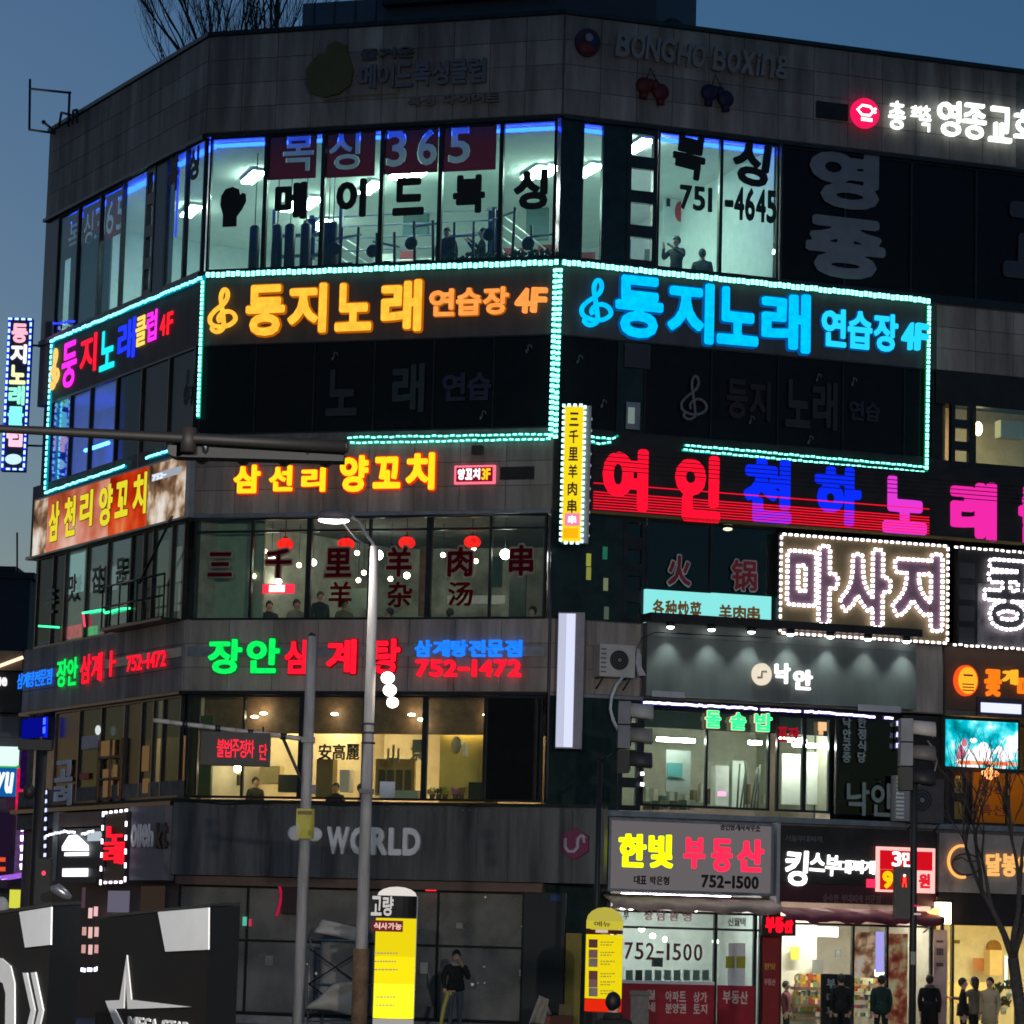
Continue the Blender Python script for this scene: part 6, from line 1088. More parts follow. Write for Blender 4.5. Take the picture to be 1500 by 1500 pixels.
for s_, r in (('월', (945, 1464, 960, 1450)), ('세', (945, 1482, 960, 1468)), ('아파트', (974, 1467, 1005, 1452)), ('상가', (1015, 1468, 1036, 1453)), ('분양권', (974, 1484, 1005, 1470)), ('토지', (1015, 1485, 1036, 1471)), ('부동산', (1058, 1470, 1096, 1452))): text(G, FR, s_, FR.rect(*r, .05), .052, .012, wt_, .02)
G = thing('window_lettering', 'large dark red number 752-1500 on the estate office glass', 'lettering', FR, uR(970, 1395), .05, 2.2); text(G, FR, '752-1500', FR.rect(912, 1405, 1030, 1383), .02, .012, C('#5a2028'), .01, gap=.22)
G = thing('window_lettering', 'faded pink letters 부산공인중개 along the top of the estate office glass', 'lettering', FR, uR(970, 1340), .05, 2.9); text(G, FR, '부', FR.rect(912, 1347, 921, 1335), .02, .012, bk, .02); text(G, FR, '상담환영', FR.rect(940, 1348, 1015, 1334), .02, .012, C('#b08088'), .02, gap=.25); text(G, FR, '신월택', FR.rect(1065, 1356, 1092, 1345), .02, .012, C('#3a3434'), .02)
furn(1066, 1446, 1092, 1382, .05, M['white'], 'door_notice', 'white notice sheets on the estate office door', FR, d=.02); furn(1063, 1418, 1076, 1401, .07, C('#a09c30'), 'yellow_sticker', 'left olive yellow sticker on the estate office door', FR, d=.015); furn(1079, 1418, 1092, 1401, .07, C('#a09c30'), 'yellow_sticker', 'right olive yellow sticker on the estate office door', FR, d=.015)
for i in range(9): x = 917+i*14; furn(x, 1436, x+10, 1421, -.1, C('#9a9a98') if i != 1 else C('#3a2c20'), 'listing_card', 'property listing card in the estate office window, %s from the left' % (ords+['ninth'])[i], FR, d=.02)
furn(957, 1416, 971, 1403, -.3, C('#4a4444'), 'small_monitor', 'small grey monitor behind the number 752-1500', FR, d=.1)
for i, (x, y, z_) in enumerate(((940, 1361, 0), (956, 1371, 0), (974, 1376, 1), (912, 1331, 1), (924, 1331, 1), (947, 1332, 1), (1018, 1334, 1), (1105, 1338, 1), (1048, 1379, 0))):
    u, z = FR.px(x, y, -.6); o = ball(None, FR, 'bulb', u, -.6, z, .07 if z_ < 1 else .05, .07, .06, emi('#fff6e8', 12)); tag(o, 'small bright bulb in the estate office front, %s' % ('left of three under the rail', 'middle of three under the rail', 'right of three under the rail', 'first under the awning', 'second under the awning', 'third under the awning', 'largest under the awning', 'at the door head', 'beside the door post')[i], 'lamp', 'bulbs in the estate office front')
for nm, a, b, hx, s_, lb in (('ceiling_lamp', s0+.5, s1-.6, '#f8f4ff', 36, 'long white ceiling lamp of the estate office'), ('ceiling_lamp', s2+.6, s3-.6, '#fff0e4', 75, 'long white ceiling lamp of the food shop'), ('ceiling_lamp', s4+.5, s5-.5, '#ffdca4', 80, 'long warm ceiling lamp of the chicken shop')): o = box(None, FR, nm, a, b, 3.2, 3.25, -.95, -.65, emi(hx, s_)); tag(o, lb, 'lamp')
box(B, FR, 'red_column', uR(1116, 1400), uR(1140, 1400), .17, 3.2, -.2, .1, C('#8a2020')); G = thing('window_lettering', 'yellow and pink letters 한빛 부동산 on the narrow red column', 'lettering', FR, uR(1128, 1420), .1, 2); text(G, FR, '한빛', FR.rect(1119, 1420, 1136, 1411, .1), .102, .012, C('#c8a040'), .02); text(G, FR, '부동산', FR.rect(1119, 1443, 1136, 1434, .1), .102, .012, C('#d8a8a0'), .02)
t = nsign('neon_sign', 'small red LED sign 부동산 above the red column', FR, 1141, 1355); pbox(t, FR, 'case', 1116, 1370, 1166, 1342, .55, .62, M['black']); text(t, FR, '부동산', FR.rect(1121, 1366, 1162, 1344, .64), .62, .05, emi('#ff1028', 1.4), .07)
# black food shop sign
t = nsign('food_shop_sign', 'black sign with white brush letters 킹스부대찌개 on the right ground floor', FR, 1250, 1265, 'sign')
a0, a1 = FR.px(1142, 1262, .4)[0], FR.px(1371, 1270, .4)[0]; z0_, z1_ = FR.px(1255, 1324, .4)[1], FR.px(1255, 1213, .4)[1]
box(t, FR, 'panel', a0, a1, z0_+.42, z1_, .1, .40, M['black']); box(t, FR, 'lower_band', a0, a1, z0_, z0_+.41, .1, .42, C('#3a1018')); box(t, FR, 'edge_strip', a0-.09, a0-.01, z0_-.2, z1_+.05, .1, .45, C('#9a9ca0')); WN2 = emi('#ffffff', 2.2)
for ch, r in (('킹', (1150, 1297, 1183, 1246)), ('스', (1186, 1276, 1208, 1250)), ('부', (1209, 1283, 1228, 1253)), ('대', (1228, 1279, 1246, 1260)), ('찌', (1247, 1279, 1264, 1260)), ('개', (1264, 1280, 1281, 1261))): text(t, FR, ch, FR.rect(*r, .42), .405, .06, WN2, .025, gap=0, shear=.1)
text(t, FR, '순수한 부대찌개 전문점', FR.rect(1205, 1321, 1290, 1312, .42), .425, .01, C('#6a5658'), .02); text(t, FR, '서울부대찌개', FR.rect(1150, 1232, 1205, 1225, .42), .405, .01, C('#50545a'), .02)
t = nsign('price_sign', 'red and yellow lit price sign 3만 with a pale frame on the black sign', FR, 1328, 1273, 'sign'); pbox(t, FR, 'frame', 1285, 1306, 1370, 1243, .45, .55, emi('#ffb0a8', 1.4)); pbox(t, FR, 'red_face', 1289, 1273, 1366, 1248, .55, .56, emi('#d81020', .95)); pbox(t, FR, 'yellow_face', 1289, 1303, 1340, 1275, .55, .56, emi('#d02010', .9)); pbox(t, FR, 'pink_face', 1341, 1304, 1366, 1277, .55, .56, emi('#ffc8c0', 1.1))
text(t, FR, '3만', FR.rect(1306, 1269, 1340, 1248, .57), .56, .03, emi('#ffffff', 1.5), .03); text(t, FR, '9', FR.rect(1292, 1301, 1309, 1276, .57), .56, .03, emi('#ffc010', 1.3), .05); text(t, FR, '0', FR.rect(1326, 1300, 1340, 1278, .57), .56, .03, emi('#ffc010', 1.3), .05); text(t, FR, '원', FR.rect(1345, 1301, 1363, 1280, .57), .56, .03, emi('#e02030', 1.1), .05)
o = pbox(None, FR, 'red_sticker_light', 1270, 1300, 1283, 1288, .42, .46, emi('#ff3060', 1.2)); tag(o, 'small pink red lit patch beside the price sign', 'light')
window(B, FR, [s2, uR(1250, 1400), uR(1300, 1400), s3-.1], .17, FR.px(1255, 1360)[1]+.1, M['glass'], mull=.05)
furn(1148, 1370, 1178, 1356, .1, emi('#f4f8ff', 1.5), 'menu_lightbox', 'small rounded white light panel over the food shop window', FR, d=.06)
for i, (x0, x1) in enumerate(((1168, 1192), (1194, 1228))): furn(x0, 1372, x1, 1360-2, .14, emi('#ffffff', 2.2), 'menu_lightbox', '%s lit white menu panel over the food shop window' % ('middle', 'largest')[i], FR, d=.06)
furn(1158, 1406, 1171, 1387, -1.7, C('#c8c048'), 'yellow_poster', 'small olive yellow poster on the food shop wall', FR, d=.02); furn(1190, 1425, 1206, 1406, -1.7, C('#6a6664'), 'grey_crest', 'dark grey crest poster on the food shop wall', FR, d=.02); furn(1224, 1402, 1232, 1391, -1.7, C('#5a5858'), 'grey_notice', 'small dark notice on the food shop wall', FR, d=.02)
box(B, FR, 'display_wall', uR(1150, 1400), uR(1247, 1400), .2, 3.0, -1.9, -1.85, C('#d8c8bc'))
rnd = random.Random(3)
for i in range(9): x = 1168+i*3.6*2; furn(x, 1446-0, x+6.4, 1428, -1.5, C(rnd.choice(['#c89828', '#d8b038', '#a87028', '#7a3818'])), 'jar', 'amber jar on the upper shelf of the food shop, %s from the left' % (ords+['ninth'])[i], FR, d=.15)
for i in range(9): x = 1168+i*7.2; furn(x, 1470, x+6.4, 1455, -1.5, C(rnd.choice(['#d0a028', '#d88830', '#a87028', '#c8a050'])), 'carton', 'amber carton on the lower shelf of the food shop, %s from the left' % (ords+['ninth'])[i], FR, d=.15)
for k, y in enumerate((1447, 1472, 1490)): furn(1165, y+3, 1240, y, -1.45, M['wood'], 'wooden_shelf', 'dark shelf board in the food shop, %s' % ('upper', 'middle', 'lower')[k], FR, d=.3)
def printbox(x0, yb, x1, yt, stops, lb, s_=.7, off=-.1):
    a = FR.rect(x0, yb, x1, yt, off); o = box(None, FR, 'food_poster', a[0], a[1], a[2], a[3], off-.02, off, printmat('food_print', stops, 3.2, s_)); return tag(o, lb, 'poster')
printbox(1250, 1432, 1282, 1366, ((.35, '#4a2c24'), (.48, '#a06a54'), (.56, '#d8a890'), (.7, '#d0c0c8')), 'pinkish brown food poster on the middle pane of the food shop', .8); printbox(1297, 1500, 1330, 1368, ((.36, '#6a2a24'), (.47, '#a04a38'), (.55, '#b88a68'), (.68, '#c8b49a')), 'tall red and orange food poster beside the signal pole', .6); pbox(None, FR, 'violet_light_strip', 1283, 1425, 1295, 1365, -.08, -.05, emi('#b8a8ff', 1.0)); tag(LAST(), 'violet white lit strip between the two food posters', 'light strip')
u, z = FR.px(1285, 1425, -1); o = ball(None, FR, 'white_dome_lamp', u, -1, z, .16, .16, .08, emi('#ffffff', 5)); tag(o, 'white dome lamp behind the person in green', 'lamp')
for i in range(14): x = 1246+rnd.random()*26; y = 1432+rnd.random()*22; pbox(None, FR, 'snack_pack', x, y+3, x+6+rnd.random()*4, y-2, -1.35, -1.25, C(rnd.choice(['#c89048', '#d8d8b0', '#a04020', '#7a8a50', '#e0c8a0']))); tag(LAST(), 'small snack packet beside the dark standing board, %s of the stack' % ORD[i], 'packet', 'snack packets in the food shop')
t = thing('standing_board', 'black standing board with white letters 부대 before the food shop', 'sign board', FR, uR(1226, 1480), 1.0, 0); a0 = FR.px(1204, 1480, 1.0)[0]; a1 = FR.px(1247, 1480, 1.0)[0]; box(t, FR, 'board', a0, a1, .05, FR.px(1226, 1427, 1.0)[1], .92, 1.0, M['black'])
for i, ch in enumerate('부대찌'): y = 1434+i*20; text(t, FR, ch, FR.rect(1210, y+14, 1224, y, 1.0), 1.0, .02, C('#9aa0a0'), .03)
for k in (0, 1): box(t, FR, 'foot', a0+.02+k*(a1-a0-.12), a0+.1+k*(a1-a0-.12), .0, .05, .8, 1.1, M['frame'])
rs = random.Random(9); PK = ['#c89030', '#b04028', '#e0c890', '#708850', '#d8d8d0', '#a85878', '#d07028', '#50687a', '#e8e0b0']
me_ = {}
for i in range(110):
    r_ = i//22; x = 1165+(i % 22)*3.6+rs.random(); y = 1431+r_*11.5; 
    if 1203 < x < 1246 and y > 1440: continue
    uu, zz = FR.px(x, y+5, -1.50); w_ = rs.uniform(.05, .08); h_ = rs.choice((.09, .12, .15)); o = box(None, FR, 'snack_box', uu, uu+.055, zz, zz+h_, -1.6, -1.49, C(rs.choice(PK))); tag(o, 'small coloured goods box on the food shop shelves, %s row, %s from the left' % (ORD[r_], (ORD+['twentieth', 'twenty-first', 'twenty-second'])[i % 22]), 'box', 'goods on the food shop shelves')
for i in range(60):
    x = 1248+(i % 12)*3.9+rs.random(); y = 1436+(i//12)*12; uu, zz = FR.px(x, y+5, -1.3); o = box(None, FR, 'snack_box', uu, uu+.06, zz, zz+rs.choice((.08, .12)), -1.4, -1.3, C(rs.choice(PK))); tag(o, 'small coloured goods box on the food shop counter, %s row, %s from the left' % (ORD[i//12], ORD[i % 12]), 'box', 'goods on the food shop counter')
# beige sign and the warm chicken shop
t = nsign('chicken_shop_sign', 'beige sign with a glowing egg outline and letters 달봉 at the right edge', FR, 1440, 1260, 'sign'); a0 = FR.px(1376, 1260, .35)[0]; z0_, z1_ = FR.px(1430, 1308, .35)[1], FR.px(1430, 1222, .35)[1]; box(t, FR, 'panel', a0, LEN_R, z0_, z1_, .1, .35, surf('beige_sign', (.30, .27, .25), .6, var=.15)); box(t, FR, 'dark_band', a0, LEN_R, z0_-.72, z0_-.01, .1, .30, C('#1a1012'))
u, z = FR.px(1408, 1262, .4); OGL = emi('#ffb060', 1.3)
tube(t, FR, 'egg_glow', [(u+.02+.34*math.cos(math.radians(a))*1.0, .40, z+.36*math.sin(math.radians(a))) for a in range(75, 290, 15)], .035, OGL, 6); tube(t, FR, 'egg_outline', [(u+.12+.36*math.cos(math.radians(a)), .42, z-.06+.24*math.sin(math.radians(a))) for a in range(0, 361, 20)], .02, C('#4a3c38'), 6); tube(t, FR, 'shell_line', [(u-.2, .42, z+.02), (u+.0, .42, z+.10), (u+.2, .42, z), (u+.45, .42, z+.04)], .016, C('#4a3c38'), 5)
text(t, FR, '달봉이', FR.rect(1443, 1283, 1512, 1252, .36), .36, .06, emi('#ffb868', 1.1), .035)
window(B, FR, [s4, uR(1396, 1400), uR(1490, 1400), s5], .17, FR.px(1440, 1353)[1], M['glass'], mull=.05)
box(B, FR, 'white_pillar', uR(1366, 1420), uR(1386, 1420), .17, FR.px(1376, 1362)[1], -.1, .05, C('#b0989a'))
for k, (y, h_) in enumerate(((1379, 3), (1394, 10), (1413, 5))): pbox(B, FR, 'pillar_print', 1372, y+h_/2, 1382, y-h_/2, .05, .062, C('#5a4c4c'))
u, z = FR.px(1381, 1335, .7); t = thing('wall_lantern', 'very bright warm wall lantern at the corner of the chicken shop', 'lamp', FR, u, .7, z); multi(t, FR, 'lantern', [(u-.13, u+.13, z-.28, z+.20, .55, .85)], emi('#ffe4b0', 9)); poly(t, FR, 'shade', [(u-.36, z-.02), (u-.12, z+.10), (u-.12, z-.14)], .7, .2, emi('#ffb070', 2.5)); box(t, FR, 'cap', u-.15, u+.2, z+.205, z+.26, .52, .88, M['frame']); tube(t, FR, 'arm', [(u, .55, z+.22), (u, .0, z+.22)], .03, M['frame'], 6)
o = disc(None, FR, 'arched_niche', FR.px(1456, 1389, -4.3)[0], -4.3, FR.px(1456, 1389, -4.3)[1], .20, .20, .05, C('#8a6020')); tag(o, 'ochre arched niche on the chicken shop wall', 'niche')
furn(1427, 1422, 1445, 1404, -4.2, C('#d08a60'), 'menu_board', 'pinkish menu board on the warm shop wall', FR, d=.03); furn(1397, 1382, 1406, 1377, -4.2, C('#6a5a28'), 'small_plate', 'small dark plate on the warm shop wall', FR, d=.03); furn(1450, 1428, 1468, 1392, -3.6, C('#e8c890'), 'glass_cabinet', 'pale cabinet under the arched niche', FR); furn(1473, 1445, 1476, 1400, -1.2, emi('#f0f4f0', 2.0), 'tube_lamp', 'upright white tube lamp at the right shop window', FR, d=.05); furn(1386, 1470, 1450, 1440, -2.5, C('#d8b880'), 'shop_counter', 'pale counter across the warm chicken shop', FR, d=.6)
for i, (x, y) in enumerate(((1462, 1452), (1478, 1446), (1470, 1470))): u, z = FR.px(x, y, -.8); t = thing('shop_plant', 'small dark plant behind the warm shop glass, %s' % ('left one', 'upper one', 'lower one')[i], 'plant', FR, u, -.8, z-.2); tube(t, FR, 'pot', [(u, -.8, z-.25), (u, -.8, z-.08)], [.06, .09], M['white'], 8); put('leaves', mesh(*dotmesh([(random.gauss(0, .09), .05+random.random()*.2, random.gauss(0, .06), random.random()*6) for _ in range(40)], (.07, .04), .01)), FR.mat(u, -.8, z-.1), t, C('#2a3018'), kind='stuff')
# ------------------------------------------------------------------ people on the right pavement
def folk(lb, x, y, off, *a, **k): u, z = FR.px(x, y, off); person(lb, FR, u, off, 0.02, z, *a, **k)
folk('person in black with dark hair before the black standing board', 1232, 1430, 1.6, 'stand', '#0c0c0e', '#0a0a0c', coat=.1, rz=2.9)
folk('person in a dark green jacket with back turned before the food shop', 1291, 1432, 1.6, 'stand', '#14302a', '#101214', coat=.08, rz=3.0)
folk('person in a long black padded coat by the signal pole', 1362, 1431, 1.8, 'stand', '#0a0a0c', '#0a0a0c', coat=.34, rz=2.6, fur=1, hood='#6a5a58')
folk('person in dark jacket at the left of the group before the warm shop', 1411, 1436, 1.9, 'stand', '#120e0c', '#101010', coat=.1, rz=1.0)
folk('person in a grey jacket with black topknot hair before the warm shop', 1427, 1434, 1.4, 'reach', '#6a5f54', '#15120f', coat=.08, rz=-2.6, hair='long')
folk('person in a pale coat carrying a black backpack before the warm shop', 1450, 1435, 1.7, 'stand', '#b0a080', '#3a342c', coat=.3, rz=-.9, bag='#0e0c0b')
folk('person with short dark hair in dark red inside the food shop window', 1152, 1440, -.6, 'stand', '#7a3040', '#1a1416', rz=.8)
# ------------------------------------------------------------------ lit street pillars
def pillar(lb, P, x0, yb, x1, yt, cat, segs, dome, word, sub):
    u0_, u1_ = P.px(x0, yb)[0], P.px(x1, yb)[0]; uc = (u0_+u1_)/2; w_ = (u1_-u0_)/2; t = thing('advertising_pillar', lb, cat, P, uc, 0, 0)
    def seg(nm, ya, yb_, m_, k=1.0, lip=0): z1_, z0_ = P.px(x0, ya)[1], P.px(x0, yb_)[1]; n = 20; vs = [(w_*k*math.cos(2*math.pi*i/n), w_*k*.55*math.sin(2*math.pi*i/n), z) for z in (z0_, z1_-.004) for i in range(n)]; fs = [tuple(range(n))[::-1], tuple(range(n, 2*n))]+[(i, (i+1) % n, (i+1) % n+n, i+n) for i in range(n)]; return put(nm, mesh(vs, fs), P.mat(uc, 0, 0), t, m_)
    for nm, ya, yb_, m_ in segs: seg(nm, ya, yb_, m_)
    return t, uc, w_, P
YK = emi('#f5dc12', .95); YT = emi('#ffe81c', 1.15)
P1 = PL(60)
t, uc, w_, P = pillar('tall yellow lit advertising pillar with a black band reading 고량', P1, 546, 1492, 606, 1298, 'advertising pillar', (('white_base', 1492, 1512, emi('#c8c4c0', .6)), ('lit_face', 1344, 1400, YK), ('lit_face', 1400, 1440, emi('#fce614', 1.05)), ('lit_face', 1440, 1491, emi('#fff226', 1.2)), ('black_band', 1311, 1343, C('#140a08')), ), 1, 0, 0)  # face segments brighten downward, painting the inner lamp's glow
zt_ = P.px(560, 1311)[1]; d = sphmesh(w_*.97, w_*.53, .18); put('dome', d, P.mat(uc, 0, zt_-.01), t, emi('#f4ece4', .85)); so_ = w_*.55+.015
def face(nm, x0, yb, x1, yt, m_, o=0): u0_, u1_, z0_, z1_ = P.rect(x0, yb, x1, yt); return box(t, P, nm, u0_, u1_, z0_, z1_, so_-.10, so_+o, m_)
def dashes(nm, x0, x1, y, m_, seed):
    rr = random.Random(seed); x = x0; bs = []
    while x < x1-2: w1 = rr.uniform(2, 5); a = P.rect(x, y+1, min(x+w1, x1), y-.8); bs.append((a[0], a[1], a[2], a[3], so_-.05, so_+.004)); x += w1+1.1
    multi(t, P, nm, bs, m_)
text(t, P, '고량', P.rect(542, 1341, 577, 1313, .4), so_+.005, .02, emi('#e8e4e0', .7), .03)
face('red_label', 545, 1364, 591, 1349, C('#b01818'), .0); text(t, P, '식사가능', P.rect(547, 1361, 589, 1352, so_), so_+.004, .012, emi('#ffd8c8', .9), .03)
for y in (1396, 1408, 1420): dashes('print_line', 549, 583, y, emi('#a8a878', .8), y)
for y in (1460, 1472): dashes('print_line', 552, 580, y, emi('#c8c070', .9), y)
box(t, P, 'base_plinth', uc-w_*.9, uc+w_*.9, 0, .36, -.3, .3, M['frame']); tube(t, P, 'side_edge', [(uc+w_*.985, .0, P.px(606, 1490)[1]), (uc+w_*.985, .0, zt_)], .02, M['white'], 6)
P = PL(58.5)
t, uc, w_, P = pillar('rounded yellow lit advertising pillar with small menu pictures before the estate office', P, 856, 1480, 910, 1335, 'advertising pillar', (('black_base', 1482, 1520, M['black']), ('red_foot', 1463, 1481, emi('#f02c10', .9)), ('lit_face', 1368, 1462, YK), ('red_band', 1361, 1367, C('#8a2c10')), ('upper_face', 1348, 1360, emi('#d8c83c', .85))), 1, 0, 0)
so_ = w_*.55+.012; zt_ = P.px(880, 1348)[1]; put('dome', sphmesh(w_, w_*.55, .26), P.mat(uc, 0, zt_-.01), t, emi('#d0c450', .75))
for i, y in enumerate((1382, 1397, 1410, 1428, 1440, 1453)): face('menu_picture', 862, y+6, 875, y-6, C(['#8a4a3c', '#b88078', '#b0a090'][i % 3]), .004); dashes('menu_line', 879, 900, y-2, emi('#b0a038', .8), y); dashes('menu_line', 879, 895, y+2, emi('#b0a038', .8), y+1)
face('white_label', 872, 1366, 890, 1362, emi('#e8d0c0', .8), .004); text(t, P, '메뉴', P.rect(870, 1357, 895, 1350, so_), so_, .012, C('#a89c50'), .02)
# black event boxes in the foreground
BKM = C('#060707', .7); WH = C('#f4f6f6', .7, 0, .04)
def evbox(lb, P, x0, x1, xs, yt0, yt1, hood_pts, depth=.9, rot=.0):
    a = P.px(x0, yt0); b = P.px(x1, yt1); f = Fr((P.P(b[0], 0, 0).x, P.O.y), (1, .0)); return a, b
def evthing(lb, Y, xl, ytl, xr, ytr, xs, yts, quad, extra):
    A3 = PL(Y+2.0); B3 = PL(Y); S3 = PL(Y+.9); pa = A3.px(xl, ytl); pb = B3.px(xr, ytr); ps = S3.px(xs, yts)
    A = A3.P(pa[0], 0, pa[1]); Bq = B3.P(pb[0], 0, pb[1]); S = S3.P(ps[0], 0, ps[1]); T4 = A+(S-Bq)
    f = Fr(A.xy, (Bq-A).xy); t = thing('event_box', lb, 'advertising box', f, 0, 0, 0)
    tp = [A, Bq, S, T4]; vs = [(p.x, p.y, .05) for p in tp]+[tuple(p) for p in tp]
    put('body', mesh(vs, [(3, 2, 1, 0), (4, 5, 6, 7), (0, 1, 5, 4), (1, 2, 6, 5), (2, 3, 7, 6), (3, 0, 4, 7)]), Matrix(), t, BKM)
    vs = [tuple(p+Vector((0, 0, .006))) for p in tp]+[tuple(p+Vector((0, 0, .03))) for p in tp]; put('lid', mesh(vs, [(3, 2, 1, 0), (4, 5, 6, 7), (0, 1, 5, 4), (1, 2, 6, 5), (2, 3, 7, 6), (3, 0, 4, 7)]), Matrix(), t, C('#2a2c2e'))
    return t, f, (Bq-A).xy.length, Bq.z, B3
def evq(t, f, nm, pts, m_, th=.012): poly(t, f, nm, [f.px(x, y, .008) for x, y in pts], .008, th, m_)
t, f, Wd, zt, P = evthing('black event box with white star and the words MEGA STAR in the foreground', 24, 146, 1346, 308, 1329, 352, 1327, 0, 0)
evq(t, f, 'white_patch', ((232, 1336), (306.5, 1329.5), (306, 1391), (243, 1394)), WH)
S1 = ((186.5, 1399), (193, 1465), (278, 1475.5), (226, 1476.5), (181, 1478), (194, 1530), (187, 1530), (155, 1466), (176, 1465)); 
evq(t, f, 'star_arm', ((186.5, 1399), (193, 1464), (187.5, 1478), (184.5, 1420), (182, 1477), (169, 1478), (155, 1466), (176, 1465)), WH); evq(t, f, 'star_arm', ((193, 1464.5), (280, 1475), (188, 1478)), WH); evq(t, f, 'star_arm', ((155, 1466), (169, 1478), (195, 1530), (180, 1530)), WH)
text(t, f, 'MEGA STAR', (f.px(189, 1500)[0], f.px(280, 1500)[0], f.px(235, 1512)[1], f.px(235, 1493)[1]), .005, .012, WH, .03)
t, f, Wd, zt, P = evthing('black event box with white double chevron cut by the left edge of the photo', 22, -60, 1349, 76, 1328, 119, 1326, 0, 0)
evq(t, f, 'white_patch', ((29, 1336), (76, 1328.5), (75, 1384), (37.5, 1388)), WH); evq(t, f, 'chevron', ((34, 1425), (40, 1425), (52, 1480), (43, 1525), (35, 1525), (46, 1480)), WH); evq(t, f, 'chevron', ((46, 1425), (52.5, 1424), (64, 1480), (54, 1525), (47, 1525), (57.5, 1480)), WH)
pts = [(-20, 1400), (3, 1404), (16, 1415), (22, 1440), (22, 1530), (8, 1530), (9, 1455), (5, 1440), (-4, 1436), (-20, 1436)]; evq(t, f, 'white_letter_d', pts, WH)
# dark figure and bin near the camera
P = PL(38); u, z = P.px(899, 1456); o = person('dark hooded person in the foreground before the yellow menu pillar', P, u, 0, z-1.74, 1.72, 'stand', '#0e0d0d', '#0c0c0d', coat=.2, hood='#161415', rz=2.8, haircol='#100e0e')
t = thing('litter_bin', 'dark mottled standing box right of the hooded person', 'bin', P, P.px(938, 1480)[0], 0, 0); a = P.rect(924, 1500, 951, 1452); box(t, P, 'body', a[0], a[1], 0, a[3]-.06, -.25, 0, surf('dark_bin', (.03, .028, .027), .6, var=.6, scale=14)); box(t, P, 'lid', a[0]-.01, a[1]+.01, a[3]-.055, a[3], -.27, .015, M['black'])
# ------------------------------------------------------------------ street lamp, signal poles
P = PL(45)
def pole(t, P, x, yt, r0, r1, mat, name='pole', zb=0):
    u, z = P.px(x, yt); return u, z, tube(t, P, name, [(u, 0, zb), (u, 0, z*.5), (u, 0, z)], [r0, (r0+r1)/2, r1], mat, 12)
t = thing('street_lamp', 'tall grey street lamp with one lit head crossing the corner front', 'street lamp', P, P.px(548, 800)[0], 0, 0)
u, z, _ = pole(t, P, 549, 800, .105, .065, M['concrete'])
arm = [P.px(x, y) for x, y in ((551, 806), (546, 795), (536, 782), (526, 764), (515, 756))]; tube(t, P, 'lamp_arm', [(a, 0, b) for a, b in arm], .022, C('#7a8080'), 8)
lu, lz = P.px(489, 759); put('lamp_head', sphmesh(.26, .13, .10), P.mat(lu, 0, lz+.035), t, C('#5a5258')); put('lamp_glass', sphmesh(.235, .10, .05), P.mat(lu, .0, lz-.035), t, emi('#fffaf4', 9)); tube(t, P, 'stay', [(lu+.1, 0, lz-.02), (P.px(520, 788)[0], 0, P.px(520, 788)[1]), (P.px(545, 805)[0], 0, P.px(545, 805)[1])], .012, C('#6a6a6a'), 6)
spl = bpy.data.lights.new('lamp', 'SPOT'); spl.energy = 260; spl.spot_size = math.radians(150); spl.spot_blend = .5; spl.color = (1, .93, .85); spl.shadow_soft_size = .15; q = bpy.data.objects.new('lamp_light', spl); COL.objects.link(q); q.parent = t; q.matrix_local = WM[t.name].inverted() @ Matrix.Translation(P.P(lu, .0, lz-.12))
for y in (1062, 1075, 1090): uu, zz = P.px(543, y); tube(t, P, 'band', [(u, 0, zz), (u, 0, zz+.03)], .105, C('#3a3436'), 12)
a = P.rect(546, 1168, 569, 1145); box(t, P, 'back_plate', a[0]+.1, a[1]+.1, a[2], a[3], -.02, .02, C('#9aa0ac')); box(t, P, 'plate_clamp', u-.11, u+.11, a[2]+.05, a[2]+.12, -.1, .1, M['frame'])
uu, zz = P.px(538, 1390); tube(t, P, 'wrap', [(u, 0, 0.2), (u, 0, zz)], .118, surf('brown_wrap', (.13, .075, .04), .8, var=.4, scale=6), 12)
tt = thing('globe_lamp_string', 'three bright warm globe lamps hanging beside the street lamp pole', 'lamp', P, P.px(570, 1000)[0], 0, P.px(570, 1000)[1])
pu = None
for x, y, r in ((568, 993, .10), (571, 1011, .10), (575, 1029, .09)): uu, zz = P.px(x, y); ball(tt, P, 'globe', uu, 0, zz, r, r, r*.9, emi('#fff0d8', 9)); pu = uu
a = P.px(568, 985); tube(tt, P, 'hanger', [(u, 0, a[1]+.12), (a[0], 0, a[1]+.10), (a[0], 0, a[1]-.55)], .012, M['frame'], 5)
P = PL(50)
t = thing('message_sign_mast', 'grey mast with a striped side arm and a yellow notice left of the street lamp', 'mast', P, P.px(455, 1000)[0], 0, 0); u, z, _ = pole(t, P, 457, 932, .10, .085, M['concrete'])
tube(t, P, 'cap', [(u, 0, z), (u, 0, z+.06)], [.085, .02], M['frame'], 10)
p0, p1 = P.px(225, 1055), P.px(441, 1082); n = 9
for i in range(n):
    f0, f1 = i/n, (i+1)/n; A = (p0[0]+(p1[0]-p0[0])*f0, 0, p0[1]+(p1[1]-p0[1])*f0); Bq = (p0[0]+(p1[0]-p0[0])*f1, 0, p0[1]+(p1[1]-p0[1])*f1); tube(t, P, 'arm_section', [A, Bq], .038, C('#a8a4a0') if i % 1 == 0 else M['frame'], 8)
    if i in (1, 3, 5, 7): tube(t, P, 'arm_clamp', [(Bq[0]-.02, 0, Bq[2]-.05), (Bq[0]-.02, 0, Bq[2]+.05)], .055, M['frame'], 8)
